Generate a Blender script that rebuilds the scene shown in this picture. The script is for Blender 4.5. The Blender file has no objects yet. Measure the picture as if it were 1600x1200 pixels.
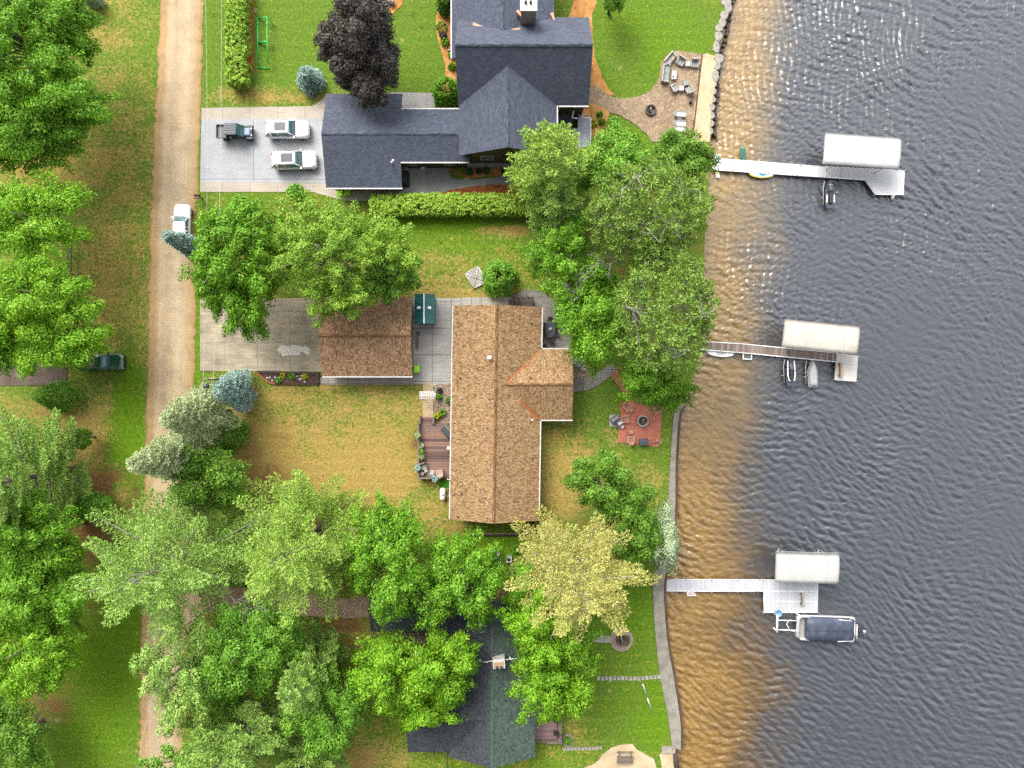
import bpy, bmesh, math, random
import numpy as np
from mathutils import Vector, Matrix

R = math.radians
PI = math.pi
random.seed(7)
rng = np.random.default_rng(7)
S = 1600 / 115.2          # survey scale: drawing units of the plan per metre on the ground
H = 80.0                  # survey height
scene = bpy.context.scene
COL = scene.collection
WL = -0.9                 # water level


def P(px, py, z=0.0):
    k = (1 - z / H) / S
    return Vector(((px - 800) * k, (600 - py) * k, z))


def lin(c):
    c = c / 255.0
    return c / 12.92 if c <= 0.04045 else ((c + 0.055) / 1.055) ** 2.4


def C(r, g, b, k=0.5):
    return (lin(r) * k, lin(g) * k, lin(b) * k, 1.0)


# ------------------------------------------------------------------ materials
class NT:
    def __init__(s, name, rough=0.8):
        s.m = bpy.data.materials.new(name)
        s.m.use_nodes = True
        s.t = s.m.node_tree
        s.b = s.t.nodes['Principled BSDF']
        s.b.inputs['Roughness'].default_value = rough
        s.out = s.t.nodes['Material Output']
        s._co = None

    def n(s, kind, **kw):
        nd = s.t.nodes.new(kind)
        for k, v in kw.items():
            setattr(nd, k, v)
        return nd

    def l(s, a, b):
        s.t.links.new(a, b)

    def co(s):
        if s._co is None:
            s._co = s.n('ShaderNodeTexCoord')
        return s._co.outputs['Object']

    def mapping(s, src, scale=(1, 1, 1), rot=(0, 0, 0)):
        mp = s.n('ShaderNodeMapping')
        mp.inputs['Scale'].default_value = scale
        mp.inputs['Rotation'].default_value = rot
        s.l(src, mp.inputs['Vector'])
        return mp.outputs['Vector']

    def noise(s, scale, detail=4, rough=0.6, src=None):
        nd = s.n('ShaderNodeTexNoise')
        nd.inputs['Scale'].default_value = scale
        nd.inputs['Detail'].default_value = detail
        nd.inputs['Roughness'].default_value = rough
        s.l(src if src is not None else s.co(), nd.inputs['Vector'])
        return nd.outputs['Fac']

    def ramp(s, fac, stops, interp='LINEAR'):
        nd = s.n('ShaderNodeValToRGB')
        cr = nd.color_ramp
        cr.interpolation = interp
        while len(cr.elements) > 1:
            cr.elements.remove(cr.elements[-1])
        cr.elements[0].position, cr.elements[0].color = stops[0]
        for p, c in stops[1:]:
            e = cr.elements.new(p)
            e.color = c
        if fac is not None:
            s.l(fac, nd.inputs['Fac'])
        return nd.outputs['Color']

    def mix(s, fac, a, b, mode='MIX'):
        nd = s.n('ShaderNodeMix', data_type='RGBA', blend_type=mode)
        for v, i in ((fac, 0), (a, 6), (b, 7)):
            if isinstance(v, (int, float)):
                nd.inputs[i].default_value = v
            elif isinstance(v, tuple):
                nd.inputs[i].default_value = v
            else:
                s.l(v, nd.inputs[i])
        return nd.outputs[2]

    def math(s, op, a, b=0.0, clamp=False):
        nd = s.n('ShaderNodeMath', operation=op, use_clamp=clamp)
        for v, i in ((a, 0), (b, 1)):
            if isinstance(v, (int, float)):
                nd.inputs[i].default_value = v
            else:
                s.l(v, nd.inputs[i])
        return nd.outputs[0]

    def step(s, v, lo, hi):
        nd = s.n('ShaderNodeMapRange', interpolation_type='SMOOTHSTEP')
        nd.inputs[1].default_value = lo
        nd.inputs[2].default_value = hi
        s.l(v, nd.inputs[0])
        return nd.outputs[0]

    def color(s, c):
        if isinstance(c, tuple):
            s.b.inputs['Base Color'].default_value = c
        else:
            s.l(c, s.b.inputs['Base Color'])
        return s

    def bump(s, fac, strength=0.3, dist=0.05):
        nd = s.n('ShaderNodeBump')
        nd.inputs['Strength'].default_value = strength
        nd.inputs['Distance'].default_value = dist
        s.l(fac, nd.inputs['Height'])
        s.l(nd.outputs[0], s.b.inputs['Normal'])
        return s


def mnoise(name, cols, scale=3.0, rough=0.8, bump=0.0, detail=5, lo=0.3, hi=0.7, fine=0.0, spec=0.3, metal=0.0):
    t = NT(name, rough)
    f = t.noise(scale, detail)
    n = len(cols)
    c = t.ramp(f, [(lo + (hi - lo) * i / max(1, n - 1), k) for i, k in enumerate(cols)])
    if fine:
        g = t.noise(scale * 14, 3)
        c = t.mix(1.0, c, t.ramp(g, [(0.3, (1 - fine,) * 3 + (1,)), (0.7, (1 + fine * .6,) * 3 + (1,))]), 'MULTIPLY')
    t.color(c)
    t.b.inputs['Specular IOR Level'].default_value = spec
    t.b.inputs['Metallic'].default_value = metal
    if bump:
        t.bump(t.noise(scale * 8, 4), bump)
    return t.m


def mplain(name, c, rough=0.5, metal=0.0, coat=0.0, spec=0.5):
    t = NT(name, rough)
    f = t.noise(2.5, 5)
    t.color(t.mix(1.0, c, t.ramp(f, [(0.3, (.90, .90, .90, 1)), (0.7, (1.06, 1.06, 1.06, 1))]), 'MULTIPLY'))
    t.b.inputs['Metallic'].default_value = metal
    t.b.inputs['Coat Weight'].default_value = coat
    t.b.inputs['Specular IOR Level'].default_value = spec
    return t.m


def mboards(name, cols, pitch, axis='x', gap=C(40, 35, 32), rough=0.7, rot=0.0):
    """boards laid side by side along axis, each a tone of its own with grain"""
    t = NT(name, rough)
    v = t.mapping(t.co(), (1, 1, 1), (0, 0, rot))
    sp = t.n('ShaderNodeSeparateXYZ')
    t.l(v, sp.inputs[0])
    a = sp.outputs['X' if axis == 'x' else 'Y']
    q = t.math('MULTIPLY', a, 1 / pitch)
    fl = t.math('FLOOR', q)
    fr = t.math('FRACT', q)
    wn = t.n('ShaderNodeTexWhiteNoise', noise_dimensions='1D')
    t.l(fl, wn.inputs['W'])
    sc = (3, 30, 3) if axis == 'y' else (30, 3, 3)
    g = t.noise(1.0, 4, src=t.mapping(v, sc))
    f = t.math('ADD', t.math('MULTIPLY', wn.outputs['Value'], 0.75), t.math('MULTIPLY', g, 0.35))
    n = len(cols)
    c = t.ramp(f, [(0.1 + 0.8 * i / max(1, n - 1), k) for i, k in enumerate(cols)])
    c = t.mix(t.math('LESS_THAN', fr, 0.09), c, gap)
    t.color(c)
    return t.m


def mshingle(name, cols, w=0.30, h=0.36, big=0.0, rough=0.9, row=0.30):
    """laminated shingles: a tone per tab, faint course lines, broad weathering"""
    t = NT(name, rough)
    tc = t.n('ShaderNodeTexCoord')
    uv = tc.outputs['UV']
    vo = t.n('ShaderNodeTexVoronoi', feature='F1')
    vo.inputs['Scale'].default_value = 1.0
    vo.inputs['Randomness'].default_value = 0.85
    t.l(t.mapping(uv, (1 / w, 1 / h, 1)), vo.inputs['Vector'])
    sx = t.n('ShaderNodeSeparateColor')
    t.l(vo.outputs['Color'], sx.inputs[0])
    n2 = t.noise(1.6, 5, src=uv)
    f = t.math('ADD', t.math('MULTIPLY', sx.outputs[0], 0.86), t.math('MULTIPLY', n2, 0.2))
    n = len(cols)
    c = t.ramp(f, [(0.14 + 0.78 * i / max(1, n - 1), k) for i, k in enumerate(cols)])
    sp = t.n('ShaderNodeSeparateXYZ')
    t.l(uv, sp.inputs[0])
    rw = t.math('FRACT', t.math('MULTIPLY', sp.outputs['Y'], 1 / row))
    c = t.mix(t.math('MULTIPLY', t.math('LESS_THAN', rw, 0.2), 0.18), c, cols[0])
    if big:
        n3 = t.noise(0.3, 5, src=uv)
        c = t.mix(1.0, c, t.ramp(n3, [(0.3, (1 - big,) * 3 + (1,)), (0.7, (1 + big,) * 3 + (1,))]), 'MULTIPLY')
    t.color(c)
    t.b.inputs['Specular IOR Level'].default_value = 0.2
    return t.m


def mleaf(name, cols, patch=0.35, trans=0.3, k=0.5, rough=0.55):
    """foliage: a tone per leaf spray plus broader drifts of tone through the crown"""
    t = NT(name, rough)
    cols = [C(*c, k=k) for c in cols]
    g = t.n('ShaderNodeNewGeometry')
    nz = t.noise(0.55, 3)
    f = t.math('ADD', t.math('MULTIPLY', g.outputs['Random Per Island'], 1 - patch), t.math('MULTIPLY', t.math('SUBTRACT', nz, 0.22), patch * 1.7))
    n = len(cols)
    c = t.ramp(f, [(0.05 + 0.9 * i / max(1, n - 1), q) for i, q in enumerate(cols)])
    t.color(c)
    t.b.inputs['Specular IOR Level'].default_value = 0.25
    tr = t.n('ShaderNodeBsdfTranslucent')
    t.l(t.mix(1.0, c, (1.1, 1.1, 0.7, 1), 'MULTIPLY'), tr.inputs['Color'])
    ms = t.n('ShaderNodeMixShader')
    ms.inputs[0].default_value = trans
    t.l(t.b.outputs[0], ms.inputs[1])
    t.l(tr.outputs[0], ms.inputs[2])
    t.l(ms.outputs[0], t.out.inputs['Surface'])
    return t.m


# ------------------------------------------------------------------ mesh builder
class MB:
    def __init__(s):
        s.v, s.f, s.uv, s.sm = [], [], [], []

    def add(s, vs, fs, uv=None, smooth=False):
        o = len(s.v)
        s.v += [tuple(v) for v in vs]
        for i, f in enumerate(fs):
            s.f.append(tuple(o + k for k in f))
            s.uv.append(uv[i] if uv else None)
            s.sm.append(smooth)
        return s

    def box(s, c, size, rz=0.0, rx=0.0, ry=0.0, top=1.0):
        """box centred at c; top scales the upper face"""
        M = Matrix.Translation(Vector(c)) @ Matrix.Rotation(rz, 4, 'Z') @ Matrix.Rotation(ry, 4, 'Y') @ Matrix.Rotation(rx, 4, 'X')
        a, b, h = size[0] / 2, size[1] / 2, size[2] / 2
        vs = [M @ Vector(p) for p in ((-a, -b, -h), (a, -b, -h), (a, b, -h), (-a, b, -h),
                                      (-a * top, -b * top, h), (a * top, -b * top, h), (a * top, b * top, h), (-a * top, b * top, h))]
        return s.add(vs, [(3, 2, 1, 0), (4, 5, 6, 7), (0, 1, 5, 4), (1, 2, 6, 5), (2, 3, 7, 6), (3, 0, 4, 7)])

    def prism(s, poly, z0, z1, smooth=False):
        n = len(poly)
        a = sum(poly[i][0] * poly[(i + 1) % n][1] - poly[(i + 1) % n][0] * poly[i][1] for i in range(n))
        if a < 0:
            poly = poly[::-1]
        vs = [(p[0], p[1], z0) for p in poly] + [(p[0], p[1], z1) for p in poly]
        fs = [tuple(range(n - 1, -1, -1)), tuple(range(n, 2 * n))] + [(i, (i + 1) % n, n + (i + 1) % n, n + i) for i in range(n)]
        return s.add(vs, fs)

    def tube(s, pts, rad, n=8, cap=True):
        pts = [Vector(p) for p in pts]
        if not isinstance(rad, (list, tuple)):
            rad = [rad] * len(pts)
        vs = []
        for i, p in enumerate(pts):
            d = (pts[min(i + 1, len(pts) - 1)] - pts[max(i - 1, 0)])
            d = d.normalized() if d.length > 1e-9 else Vector((0, 0, 1))
            u = d.cross(Vector((0, 0, 1)) if abs(d.z) < 0.9 else Vector((1, 0, 0))).normalized()
            w = d.cross(u)
            vs += [p + (u * math.cos(2 * PI * k / n) + w * math.sin(2 * PI * k / n)) * rad[i] for k in range(n)]
        fs = []
        for i in range(len(pts) - 1):
            for k in range(n):
                a, b = i * n + k, i * n + (k + 1) % n
                fs.append((a, b, b + n, a + n))
        s.add(vs, fs, smooth=True)
        if cap:
            o = len(s.v) - len(vs)
            s.f += [tuple(o + k for k in range(n - 1, -1, -1)), tuple(o + len(vs) - n + k for k in range(n))]
            s.uv += [None, None]
            s.sm += [False, False]
        return s

    def lathe(s, c, prof, n=24):
        vs = [(c[0] + r * math.cos(2 * PI * k / n), c[1] + r * math.sin(2 * PI * k / n), c[2] + z) for r, z in prof for k in range(n)]
        fs = []
        for i in range(len(prof) - 1):
            for k in range(n):
                a, b = i * n + k, i * n + (k + 1) % n
                fs.append((a, b, b + n, a + n))
        return s.add(vs, fs, smooth=True)

    def loft(s, rings, smooth=True, cap=True):
        n = len(rings[0])
        vs = [p for r in rings for p in r]
        fs = []
        for i in range(len(rings) - 1):
            for k in range(n):
                a, b = i * n + k, i * n + (k + 1) % n
                fs.append((a, b, b + n, a + n))
        s.add(vs, fs, smooth=smooth)
        if cap:
            o = len(s.v) - len(vs)
            s.f += [tuple(o + k for k in range(n - 1, -1, -1)), tuple(o + len(vs) - n + k for k in range(n))]
            s.uv += [None, None]
            s.sm += [False, False]
        return s

    def build(s, name, mat, parent=None, world=True, loc=None, smooth=None, subsurf=0):
        vs = [Vector(v) for v in s.v]
        if parent is not None and world:
            M = Matrix.Identity(4)
            o = parent
            while o is not None:
                M = o.matrix_basis @ M
                o = o.parent
            Mi = M.inverted()
            vs = [Mi @ v for v in vs]
        elif loc is not None:
            vs = [v - Vector(loc) for v in vs]
        me = bpy.data.meshes.new(name)
        me.from_pydata([tuple(v) for v in vs], [], s.f)
        me.polygons.foreach_set('use_smooth', [bool(x) if smooth is None else smooth for x in s.sm])
        if any(u is not None for u in s.uv):
            ul = me.uv_layers.new(name='UVMap')
            for p, u in zip(me.polygons, s.uv):
                if u is not None:
                    for li, q in zip(p.loop_indices, u):
                        ul.data[li].uv = q
        me.materials.append(mat)
        me.update()
        ob = bpy.data.objects.new(name, me)
        COL.objects.link(ob)
        if parent is not None:
            ob.parent = parent
        elif loc is not None:
            ob.location = loc
        if subsurf:
            md = ob.modifiers.new('subdivision', 'SUBSURF')
            md.levels = md.render_levels = subsurf
        return ob


def tag(o, label, cat, group=None, kind=None):
    if label:
        o['label'] = label
    if cat:
        o['category'] = cat
    if group:
        o['group'] = group
    if kind:
        o['kind'] = kind
    return o


def thing(name, label, cat, loc=(0, 0, 0), rz=0.0, group=None):
    o = bpy.data.objects.new(name, None)
    o.empty_display_size = 0.3
    COL.objects.link(o)
    o.location = loc
    o.rotation_euler = (0, 0, rz)
    return tag(o, label, cat, group)


def struct(o):
    o['kind'] = 'structure'
    return o


KIDS = {}


def copy_tree(src, loc, rz, label, scale=None):
    c = src.copy()
    COL.objects.link(c)
    c.location = loc
    c.rotation_euler = (0, 0, rz)
    if label:
        c['label'] = label
    if scale:
        c.scale = scale

    def rec(a, b):
        for ch in [k for k in a.children]:
            d = ch.copy()
            COL.objects.link(d)
            d.parent = b
            rec(ch, d)
    rec(src, c)
    return c


def crom(pts, closed=True, n=6):
    """smooth curve through plan points"""
    out = []
    m = len(pts)
    rngi = range(m) if closed else range(m - 1)
    for i in rngi:
        g = lambda k: np.array(pts[k % m] if closed else pts[min(max(k, 0), m - 1)], float)
        p0, p1, p2, p3 = g(i - 1), g(i), g(i + 1), g(i + 2)
        for j in range(n):
            t = j / n
            out.append(tuple(0.5 * (2 * p1 + (p2 - p0) * t + (2 * p0 - 5 * p1 + 4 * p2 - p3) * t * t + (3 * p1 - p0 - 3 * p2 + p3) * t ** 3)))
    if not closed:
        out.append(tuple(pts[-1]))
    return out


def jag(poly, amp, step=6.0, closed=True):
    out = []
    m = len(poly)
    for i in range(m if closed else m - 1):
        a, b = np.array(poly[i], float), np.array(poly[(i + 1) % m], float)
        L = np.linalg.norm(b - a)
        k = max(1, int(L / step))
        for j in range(k):
            p = a + (b - a) * j / k
            out.append(tuple(p + (rng.normal(0, amp, 2) if j else 0)))
    if not closed:
        out.append(tuple(poly[-1]))
    return out


def wpoly(pxpts, z=0.0):
    return [tuple(P(x, y, z)[:2]) for x, y in pxpts]


NSHEET = [0]


def sheet(name, pxpts, z, mat, smooth=False, rough=0.0, thick=0.12):
    NSHEET[0] += 1
    z += 0.0013 * NSHEET[0]        # no two sheets share a plane
    pts = crom(pxpts) if smooth else list(pxpts)
    if rough:
        pts = jag(pts, rough)
    return struct(MB().prism(wpoly(pts), z - thick, z).build(name, mat))


def rrect(x0, x1, y0, y1, z, r, k=4):
    """rounded rectangle ring"""
    out = []
    for cx, cy, a0 in ((x1 - r, y1 - r, 0), (x0 + r, y1 - r, 90), (x0 + r, y0 + r, 180), (x1 - r, y0 + r, 270)):
        for j in range(k + 1):
            a = R(a0 + 90 * j / k)
            out.append((cx + r * math.cos(a), cy + r * math.sin(a), z))
    return out
# ------------------------------------------------------------------ camera, sky, sun
cam_d = bpy.data.cameras.new('camera')
cam = bpy.data.objects.new('camera', cam_d)
COL.objects.link(cam)
cam.location = (0, 0, H)
cam.rotation_euler = (0, 0, 0)
cam_d.sensor_width = 36.0
cam_d.lens = 36.0 * H / 115.2
cam_d.clip_end = 2000
scene.camera = cam

SUN_EL, SUN_AZ = 48.0, -32.0     # high veiled sun, from the upper left of the plan
w = bpy.data.worlds.new('World')
scene.world = w
w.use_nodes = True
wt = w.node_tree
bg = wt.nodes['Background']
sky = wt.nodes.new('ShaderNodeTexSky')
sky.sky_type = 'NISHITA'
sky.sun_disc = False
sky.sun_elevation = R(SUN_EL)
sky.sun_rotation = R(SUN_AZ)
sky.air_density = 1.0
sky.dust_density = 4.0
sky.ozone_density = 1.0
hs = wt.nodes.new('ShaderNodeHueSaturation')
hs.inputs['Saturation'].default_value = 0.28
wt.links.new(sky.outputs[0], hs.inputs['Color'])
# overcast with light and dark cloud banks added, so the ripples reflect contrast
wc = wt.nodes.new('ShaderNodeTexCoord')
wn = wt.nodes.new('ShaderNodeTexNoise')
wn.inputs['Scale'].default_value = 5.0
wn.inputs['Detail'].default_value = 5
wn.inputs['Roughness'].default_value = 0.55
wt.links.new(wc.outputs['Generated'], wn.inputs['Vector'])
wr_ = wt.nodes.new('ShaderNodeValToRGB')
wr_.color_ramp.elements[0].position = 0.36
wr_.color_ramp.elements[0].color = (0.34, 0.35, 0.37, 1)
wr_.color_ramp.elements[1].position = 0.66
wr_.color_ramp.elements[1].color = (1.85, 1.84, 1.82, 1)
wd = wt.nodes.new('ShaderNodeVectorMath')      # sky made brighter towards the upper right, added to give the waves relief
wd.operation = 'DOT_PRODUCT'
wd.inputs[1].default_value = (0.55, 0.78, 0.0)
wt.links.new(wc.outputs['Generated'], wd.inputs[0])
wa = wt.nodes.new('ShaderNodeMath')
wa.operation = 'MULTIPLY_ADD'
wt.links.new(wd.outputs['Value'], wa.inputs[0])
wa.inputs[1].default_value = 0.34
wt.links.new(wn.outputs['Fac'], wa.inputs[2])
wt.links.new(wa.outputs[0], wr_.inputs['Fac'])
wm = wt.nodes.new('ShaderNodeMix')
wm.data_type = 'RGBA'
wm.blend_type = 'MULTIPLY'
wm.inputs[0].default_value = 1.0
wt.links.new(hs.outputs[0], wm.inputs[6])
wt.links.new(wr_.outputs['Color'], wm.inputs[7])
wt.links.new(wm.outputs[2], bg.inputs['Color'])
bg.inputs['Strength'].default_value = 0.15
sd = bpy.data.lights.new('sun', 'SUN')
sd.energy = 1.3
sd.angle = R(36)
sd.color = (1.0, 0.95, 0.87)
so = bpy.data.objects.new('sun', sd)
COL.objects.link(so)
az = R(SUN_AZ)
dirv = Vector((math.sin(az) * math.cos(R(SUN_EL)), math.cos(az) * math.cos(R(SUN_EL)), math.sin(R(SUN_EL))))
so.rotation_euler = dirv.to_track_quat('Z', 'Y').to_euler()
so.location = dirv * 150
scene.view_settings.view_transform = 'Standard'
scene.view_settings.look = 'None'
scene.view_settings.gamma = 1.0
scene.view_settings.exposure = 1.22
scene.render.engine = 'CYCLES'
scene.cycles.max_bounces = 6
scene.cycles.diffuse_bounces = 4
scene.cycles.glossy_bounces = 3
scene.cycles.transmission_bounces = 3
scene.cycles.use_denoising = False

# ------------------------------------------------------------------ materials
t = NT('turf', 0.95)
at = t.n('ShaderNodeAttribute', attribute_name='turf')
sp = t.n('ShaderNodeSeparateColor')
t.l(at.outputs['Color'], sp.inputs[0])
n1 = t.noise(0.45, 5)
n2 = t.noise(2.6, 5)
n3 = t.noise(9.0, 4, 0.7)
n4 = t.noise(26.0, 3, 0.7)
n5 = t.noise(4.5, 3, 0.6)
fine = t.math('ADD', t.math('ADD', t.math('MULTIPLY', n3, 0.3), t.math('MULTIPLY', n4, 0.15)), t.math('ADD', t.math('MULTIPLY', n5, 0.35), t.math('MULTIPLY', n2, 0.2)))
green = t.ramp(fine, [(0.35, C(74, 104, 28)), (0.5, C(112, 144, 48)), (0.65, C(152, 176, 80))])
lush = t.ramp(fine, [(0.35, C(72, 112, 14)), (0.5, C(110, 150, 28)), (0.65, C(154, 188, 60))])
dry = t.ramp(fine, [(0.35, C(142, 120, 54)), (0.5, C(188, 160, 86)), (0.65, C(220, 195, 126))])
soil = t.ramp(fine, [(0.35, C(98, 70, 42)), (0.65, C(176, 134, 86))])
wob = t.math('ADD', t.math('MULTIPLY', t.math('SUBTRACT', n1, 0.5), 1.5), t.math('ADD', t.math('MULTIPLY', t.math('SUBTRACT', n2, 0.5), 1.5), t.math('MULTIPLY', t.math('SUBTRACT', n5, 0.5), 1.1)))
c = t.mix(t.step(t.math('ADD', sp.outputs['Blue'], t.math('MULTIPLY', wob, 0.5)), 0.25, 0.75), green, lush)
c = t.mix(t.step(t.math('ADD', sp.outputs['Red'], t.math('MULTIPLY', wob, 0.75)), 0.2, 0.8), c, dry)
c = t.mix(t.step(t.math('ADD', sp.outputs['Green'], t.math('MULTIPLY', wob, 0.6)), 0.3, 0.8), c, soil)
vw = t.n('ShaderNodeTexVoronoi', feature='F1')
vw.inputs['Scale'].default_value = 0.9
t.l(t.co(), vw.inputs['Vector'])
vs_ = t.n('ShaderNodeSeparateColor')
t.l(vw.outputs['Color'], vs_.inputs[0])
rad_ = t.math('MULTIPLY', t.step(vs_.outputs[0], 0.55, 1.0), 0.30)
weed = t.step(t.math('SUBTRACT', t.math('ADD', rad_, t.math('MULTIPLY', t.math('SUBTRACT', n3, 0.5), 0.3)), vw.outputs['Distance']), 0.0, 0.08)
c = t.mix(t.math('MULTIPLY', weed, 0.55), c, t.ramp(vs_.outputs[1], [(0, C(66, 92, 26)), (0.6, C(90, 122, 38)), (0.8, C(196, 176, 112))]))
sx2 = t.n('ShaderNodeSeparateXYZ')
t.l(t.co(), sx2.inputs[0])
mow = t.math('SINE', t.math('ADD', t.math('MULTIPLY', sx2.outputs['Y'], 5.2), t.math('MULTIPLY', n1, 6.0)))
c = t.mix(t.math('MULTIPLY', n1, 0.8), c, t.ramp(mow, [(0.0, (.86, .88, .86, 1)), (1.0, (1.08, 1.07, 1.05, 1))]), 'MULTIPLY')
t.color(c)
t.b.inputs['Specular IOR Level'].default_value = 0.1
t.bump(fine, 0.6, 0.10)
M_TURF = t.m

t = NT('road_gravel', 0.95)
uvn = t.n('ShaderNodeTexCoord')
sp = t.n('ShaderNodeSeparateXYZ')
t.l(uvn.outputs['UV'], sp.inputs[0])
nn = t.noise(1.1, 5)
u = t.math('ADD', sp.outputs['X'], t.math('MULTIPLY', t.math('SUBTRACT', nn, 0.5), 0.10))
rc = t.ramp(u, [(0.0, C(172, 142, 92)), (0.05, C(206, 168, 114)), (0.13, C(200, 164, 116)), (0.25, C(218, 194, 156)), (0.4, C(208, 184, 148)), (0.5, C(216, 190, 152)),
                (0.65, C(222, 199, 162)), (0.8, C(209, 183, 144)), (0.92, C(202, 168, 118)), (1.0, C(174, 146, 90))])
st = t.noise(1.0, 5, src=t.mapping(t.co(), (4.0, 0.25, 1)))
rc = t.mix(1.0, rc, t.ramp(st, [(0.3, (.91, .90, .89, 1)), (0.7, (1.05, 1.05, 1.05, 1))]), 'MULTIPLY')
rc = t.mix(1.0, rc, t.ramp(t.noise(14, 4, .7), [(0.3, (.86, .86, .85, 1)), (0.7, (1.1, 1.1, 1.1, 1))]), 'MULTIPLY')
rc = t.mix(1.0, rc, t.ramp(t.noise(0.5, 6, .65), [(0.36, (.84, .83, .80, 1)), (0.5, (1, 1, 1, 1)), (0.66, (1.07, 1.07, 1.06, 1))]), 'MULTIPLY')
t.color(rc)
t.bump(t.noise(30, 3), 0.4, 0.03)
M_ROAD = t.m


def mconcrete(name, cols, slabx, slaby, joint, ox=0.0, oy=0.0, stain=0.18):
    t = NT(name, 0.9)
    v = t.co()
    sp = t.n('ShaderNodeSeparateXYZ')
    t.l(v, sp.inputs[0])
    c = t.ramp(t.noise(0.5, 6), [(0.3 + 0.4 * i / (len(cols) - 1), k) for i, k in enumerate(cols)])
    c = t.mix(1.0, c, t.ramp(t.noise(1.0, 5, src=t.mapping(v, (0.5, 3, 1))), [(0.3, (1 - stain,) * 3 + (1,)), (0.65, (1.04,) * 3 + (1,))]), 'MULTIPLY')
    c = t.mix(1.0, c, t.ramp(t.noise(18, 3), [(0.3, (.93,) * 3 + (1,)), (0.7, (1.05,) * 3 + (1,))]), 'MULTIPLY')
    if slabx:
        fx = t.math('FRACT', t.math('MULTIPLY', t.math('ADD', sp.outputs['X'], 200 + ox), 1 / slabx))
        fy = t.math('FRACT', t.math('MULTIPLY', t.math('ADD', sp.outputs['Y'], 200 + oy), 1 / slaby))
        g = t.math('MAXIMUM', t.math('LESS_THAN', fx, 0.07 / slabx), t.math('LESS_THAN', fy, 0.07 / slaby))
        wn = t.n('ShaderNodeTexWhiteNoise', noise_dimensions='2D')
        cb = t.n('ShaderNodeCombineXYZ')
        t.l(t.math('FLOOR', t.math('MULTIPLY', t.math('ADD', sp.outputs['X'], 200 + ox), 1 / slabx)), cb.inputs[0])
        t.l(t.math('FLOOR', t.math('MULTIPLY', t.math('ADD', sp.outputs['Y'], 200 + oy), 1 / slaby)), cb.inputs[1])
        t.l(cb.outputs[0], wn.inputs['Vector'])
        c = t.mix(1.0, c, t.ramp(wn.outputs['Value'], [(0, (.90, .90, .91, 1)), (1, (1.05, 1.05, 1.04, 1))]), 'MULTIPLY')
        c = t.mix(t.math('MULTIPLY', g, 0.75), c, joint)
    t.color(c)
    t.b.inputs['Specular IOR Level'].default_value = 0.25
    return t.m


M_CONC = mconcrete('grey_concrete', [C(188, 190, 192), C(212, 214, 216)], 9.6, 7.2, C(130, 130, 132), 1.9, 0.2, 0.07)
M_STRIP = mconcrete('tan_concrete', [C(202, 190, 172), C(222, 210, 192)], 3.1, 50, C(160, 150, 135), 0, 0, 0.08)
M_OLDC = mconcrete('old_concrete', [C(174, 163, 142), C(208, 194, 166), C(226, 210, 178)], 3.65, 3.5, C(150, 138, 118), 0.2, 1.9, 0.32)
M_SLAB = mconcrete('path_slabs', [C(196, 193, 186), C(220, 217, 210)], 2.15, 3.0, C(96, 92, 84), 0.35, 0.75, 0.2)
M_WALK = mconcrete('walk_concrete', [C(186, 180, 168), C(212, 206, 194)], 1.15, 40, C(110, 104, 94), 0.1, 0, 0.15)
M_GWALK = mconcrete('grey_walk', [C(182, 180, 178), C(204, 202, 198)], 3.4, 40, C(150, 148, 144), 0.0, 0.0, 0.10)
M_PATIOC = mconcrete('patio_concrete', [C(146, 142, 132), C(182, 176, 162)], 3.2, 4.4, C(92, 88, 80), 0.0, 0.8, 0.25)
M_ASPH = mnoise('worn_asphalt', [C(88, 76, 68), C(120, 104, 92), C(138, 120, 104)], 0.7, 0.9, 0.2)
M_DIRT = mnoise('dirt_drive', [C(172, 144, 116), C(200, 172, 142), C(218, 192, 162)], 0.6, 0.95, 0.3, fine=.2)
M_MULCH = mnoise('cedar_mulch', [C(196, 128, 62), C(228, 164, 92), C(240, 186, 118)], 1.2, 0.95, 0.6, fine=.35)
M_RMULCH = mnoise('red_mulch', [C(176, 92, 48), C(206, 124, 70), C(222, 150, 96)], 2.0, 0.95, 0.6, fine=.4)
M_SAND = mnoise('beach_sand', [C(216, 186, 144), C(234, 208, 168), C(240, 220, 186)], 0.8, 0.95, 0.2, fine=.1)
M_FLAG = None
t = NT('flagstone', 0.9)
vo = t.n('ShaderNodeTexVoronoi', feature='F1')
vo.inputs['Scale'].default_value = 3.3
t.l(t.co(), vo.inputs['Vector'])
ve = t.n('ShaderNodeTexVoronoi', feature='DISTANCE_TO_EDGE')
ve.inputs['Scale'].default_value = 3.3
t.l(t.co(), ve.inputs['Vector'])
sx = t.n('ShaderNodeSeparateColor')
t.l(vo.outputs['Color'], sx.inputs[0])
c = t.ramp(sx.outputs[0], [(0.0, C(166, 140, 112)), (0.4, C(190, 164, 134)), (0.7, C(200, 178, 148)), (1, C(180, 160, 138))])
c = t.mix(t.math('LESS_THAN', ve.outputs['Distance'], 0.06), c, C(152, 130, 104))
c = t.mix(1.0, c, t.ramp(t.noise(0.5, 4), [(0.3, (.88, .84, .78, 1)), (0.7, (1.06, 1.05, 1.02, 1))]), 'MULTIPLY')
t.color(c)
M_FLAG = t.m
t = NT('river_rock', 0.85)
vo = t.n('ShaderNodeTexVoronoi', feature='F1')
vo.inputs['Scale'].default_value = 6.5
t.l(t.co(), vo.inputs['Vector'])
sx = t.n('ShaderNodeSeparateColor')
t.l(vo.outputs['Color'], sx.inputs[0])
c = t.ramp(sx.outputs[0], [(0.0, C(132, 106, 88)), (0.4, C(176, 148, 126)), (0.8, C(204, 180, 158)), (1, C(150, 132, 118))])
t.color(c)
t.bump(vo.outputs['Distance'], 0.8, 0.08)
M_ROCKBED = t.m
t = NT('red_paver', 0.9)
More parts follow.
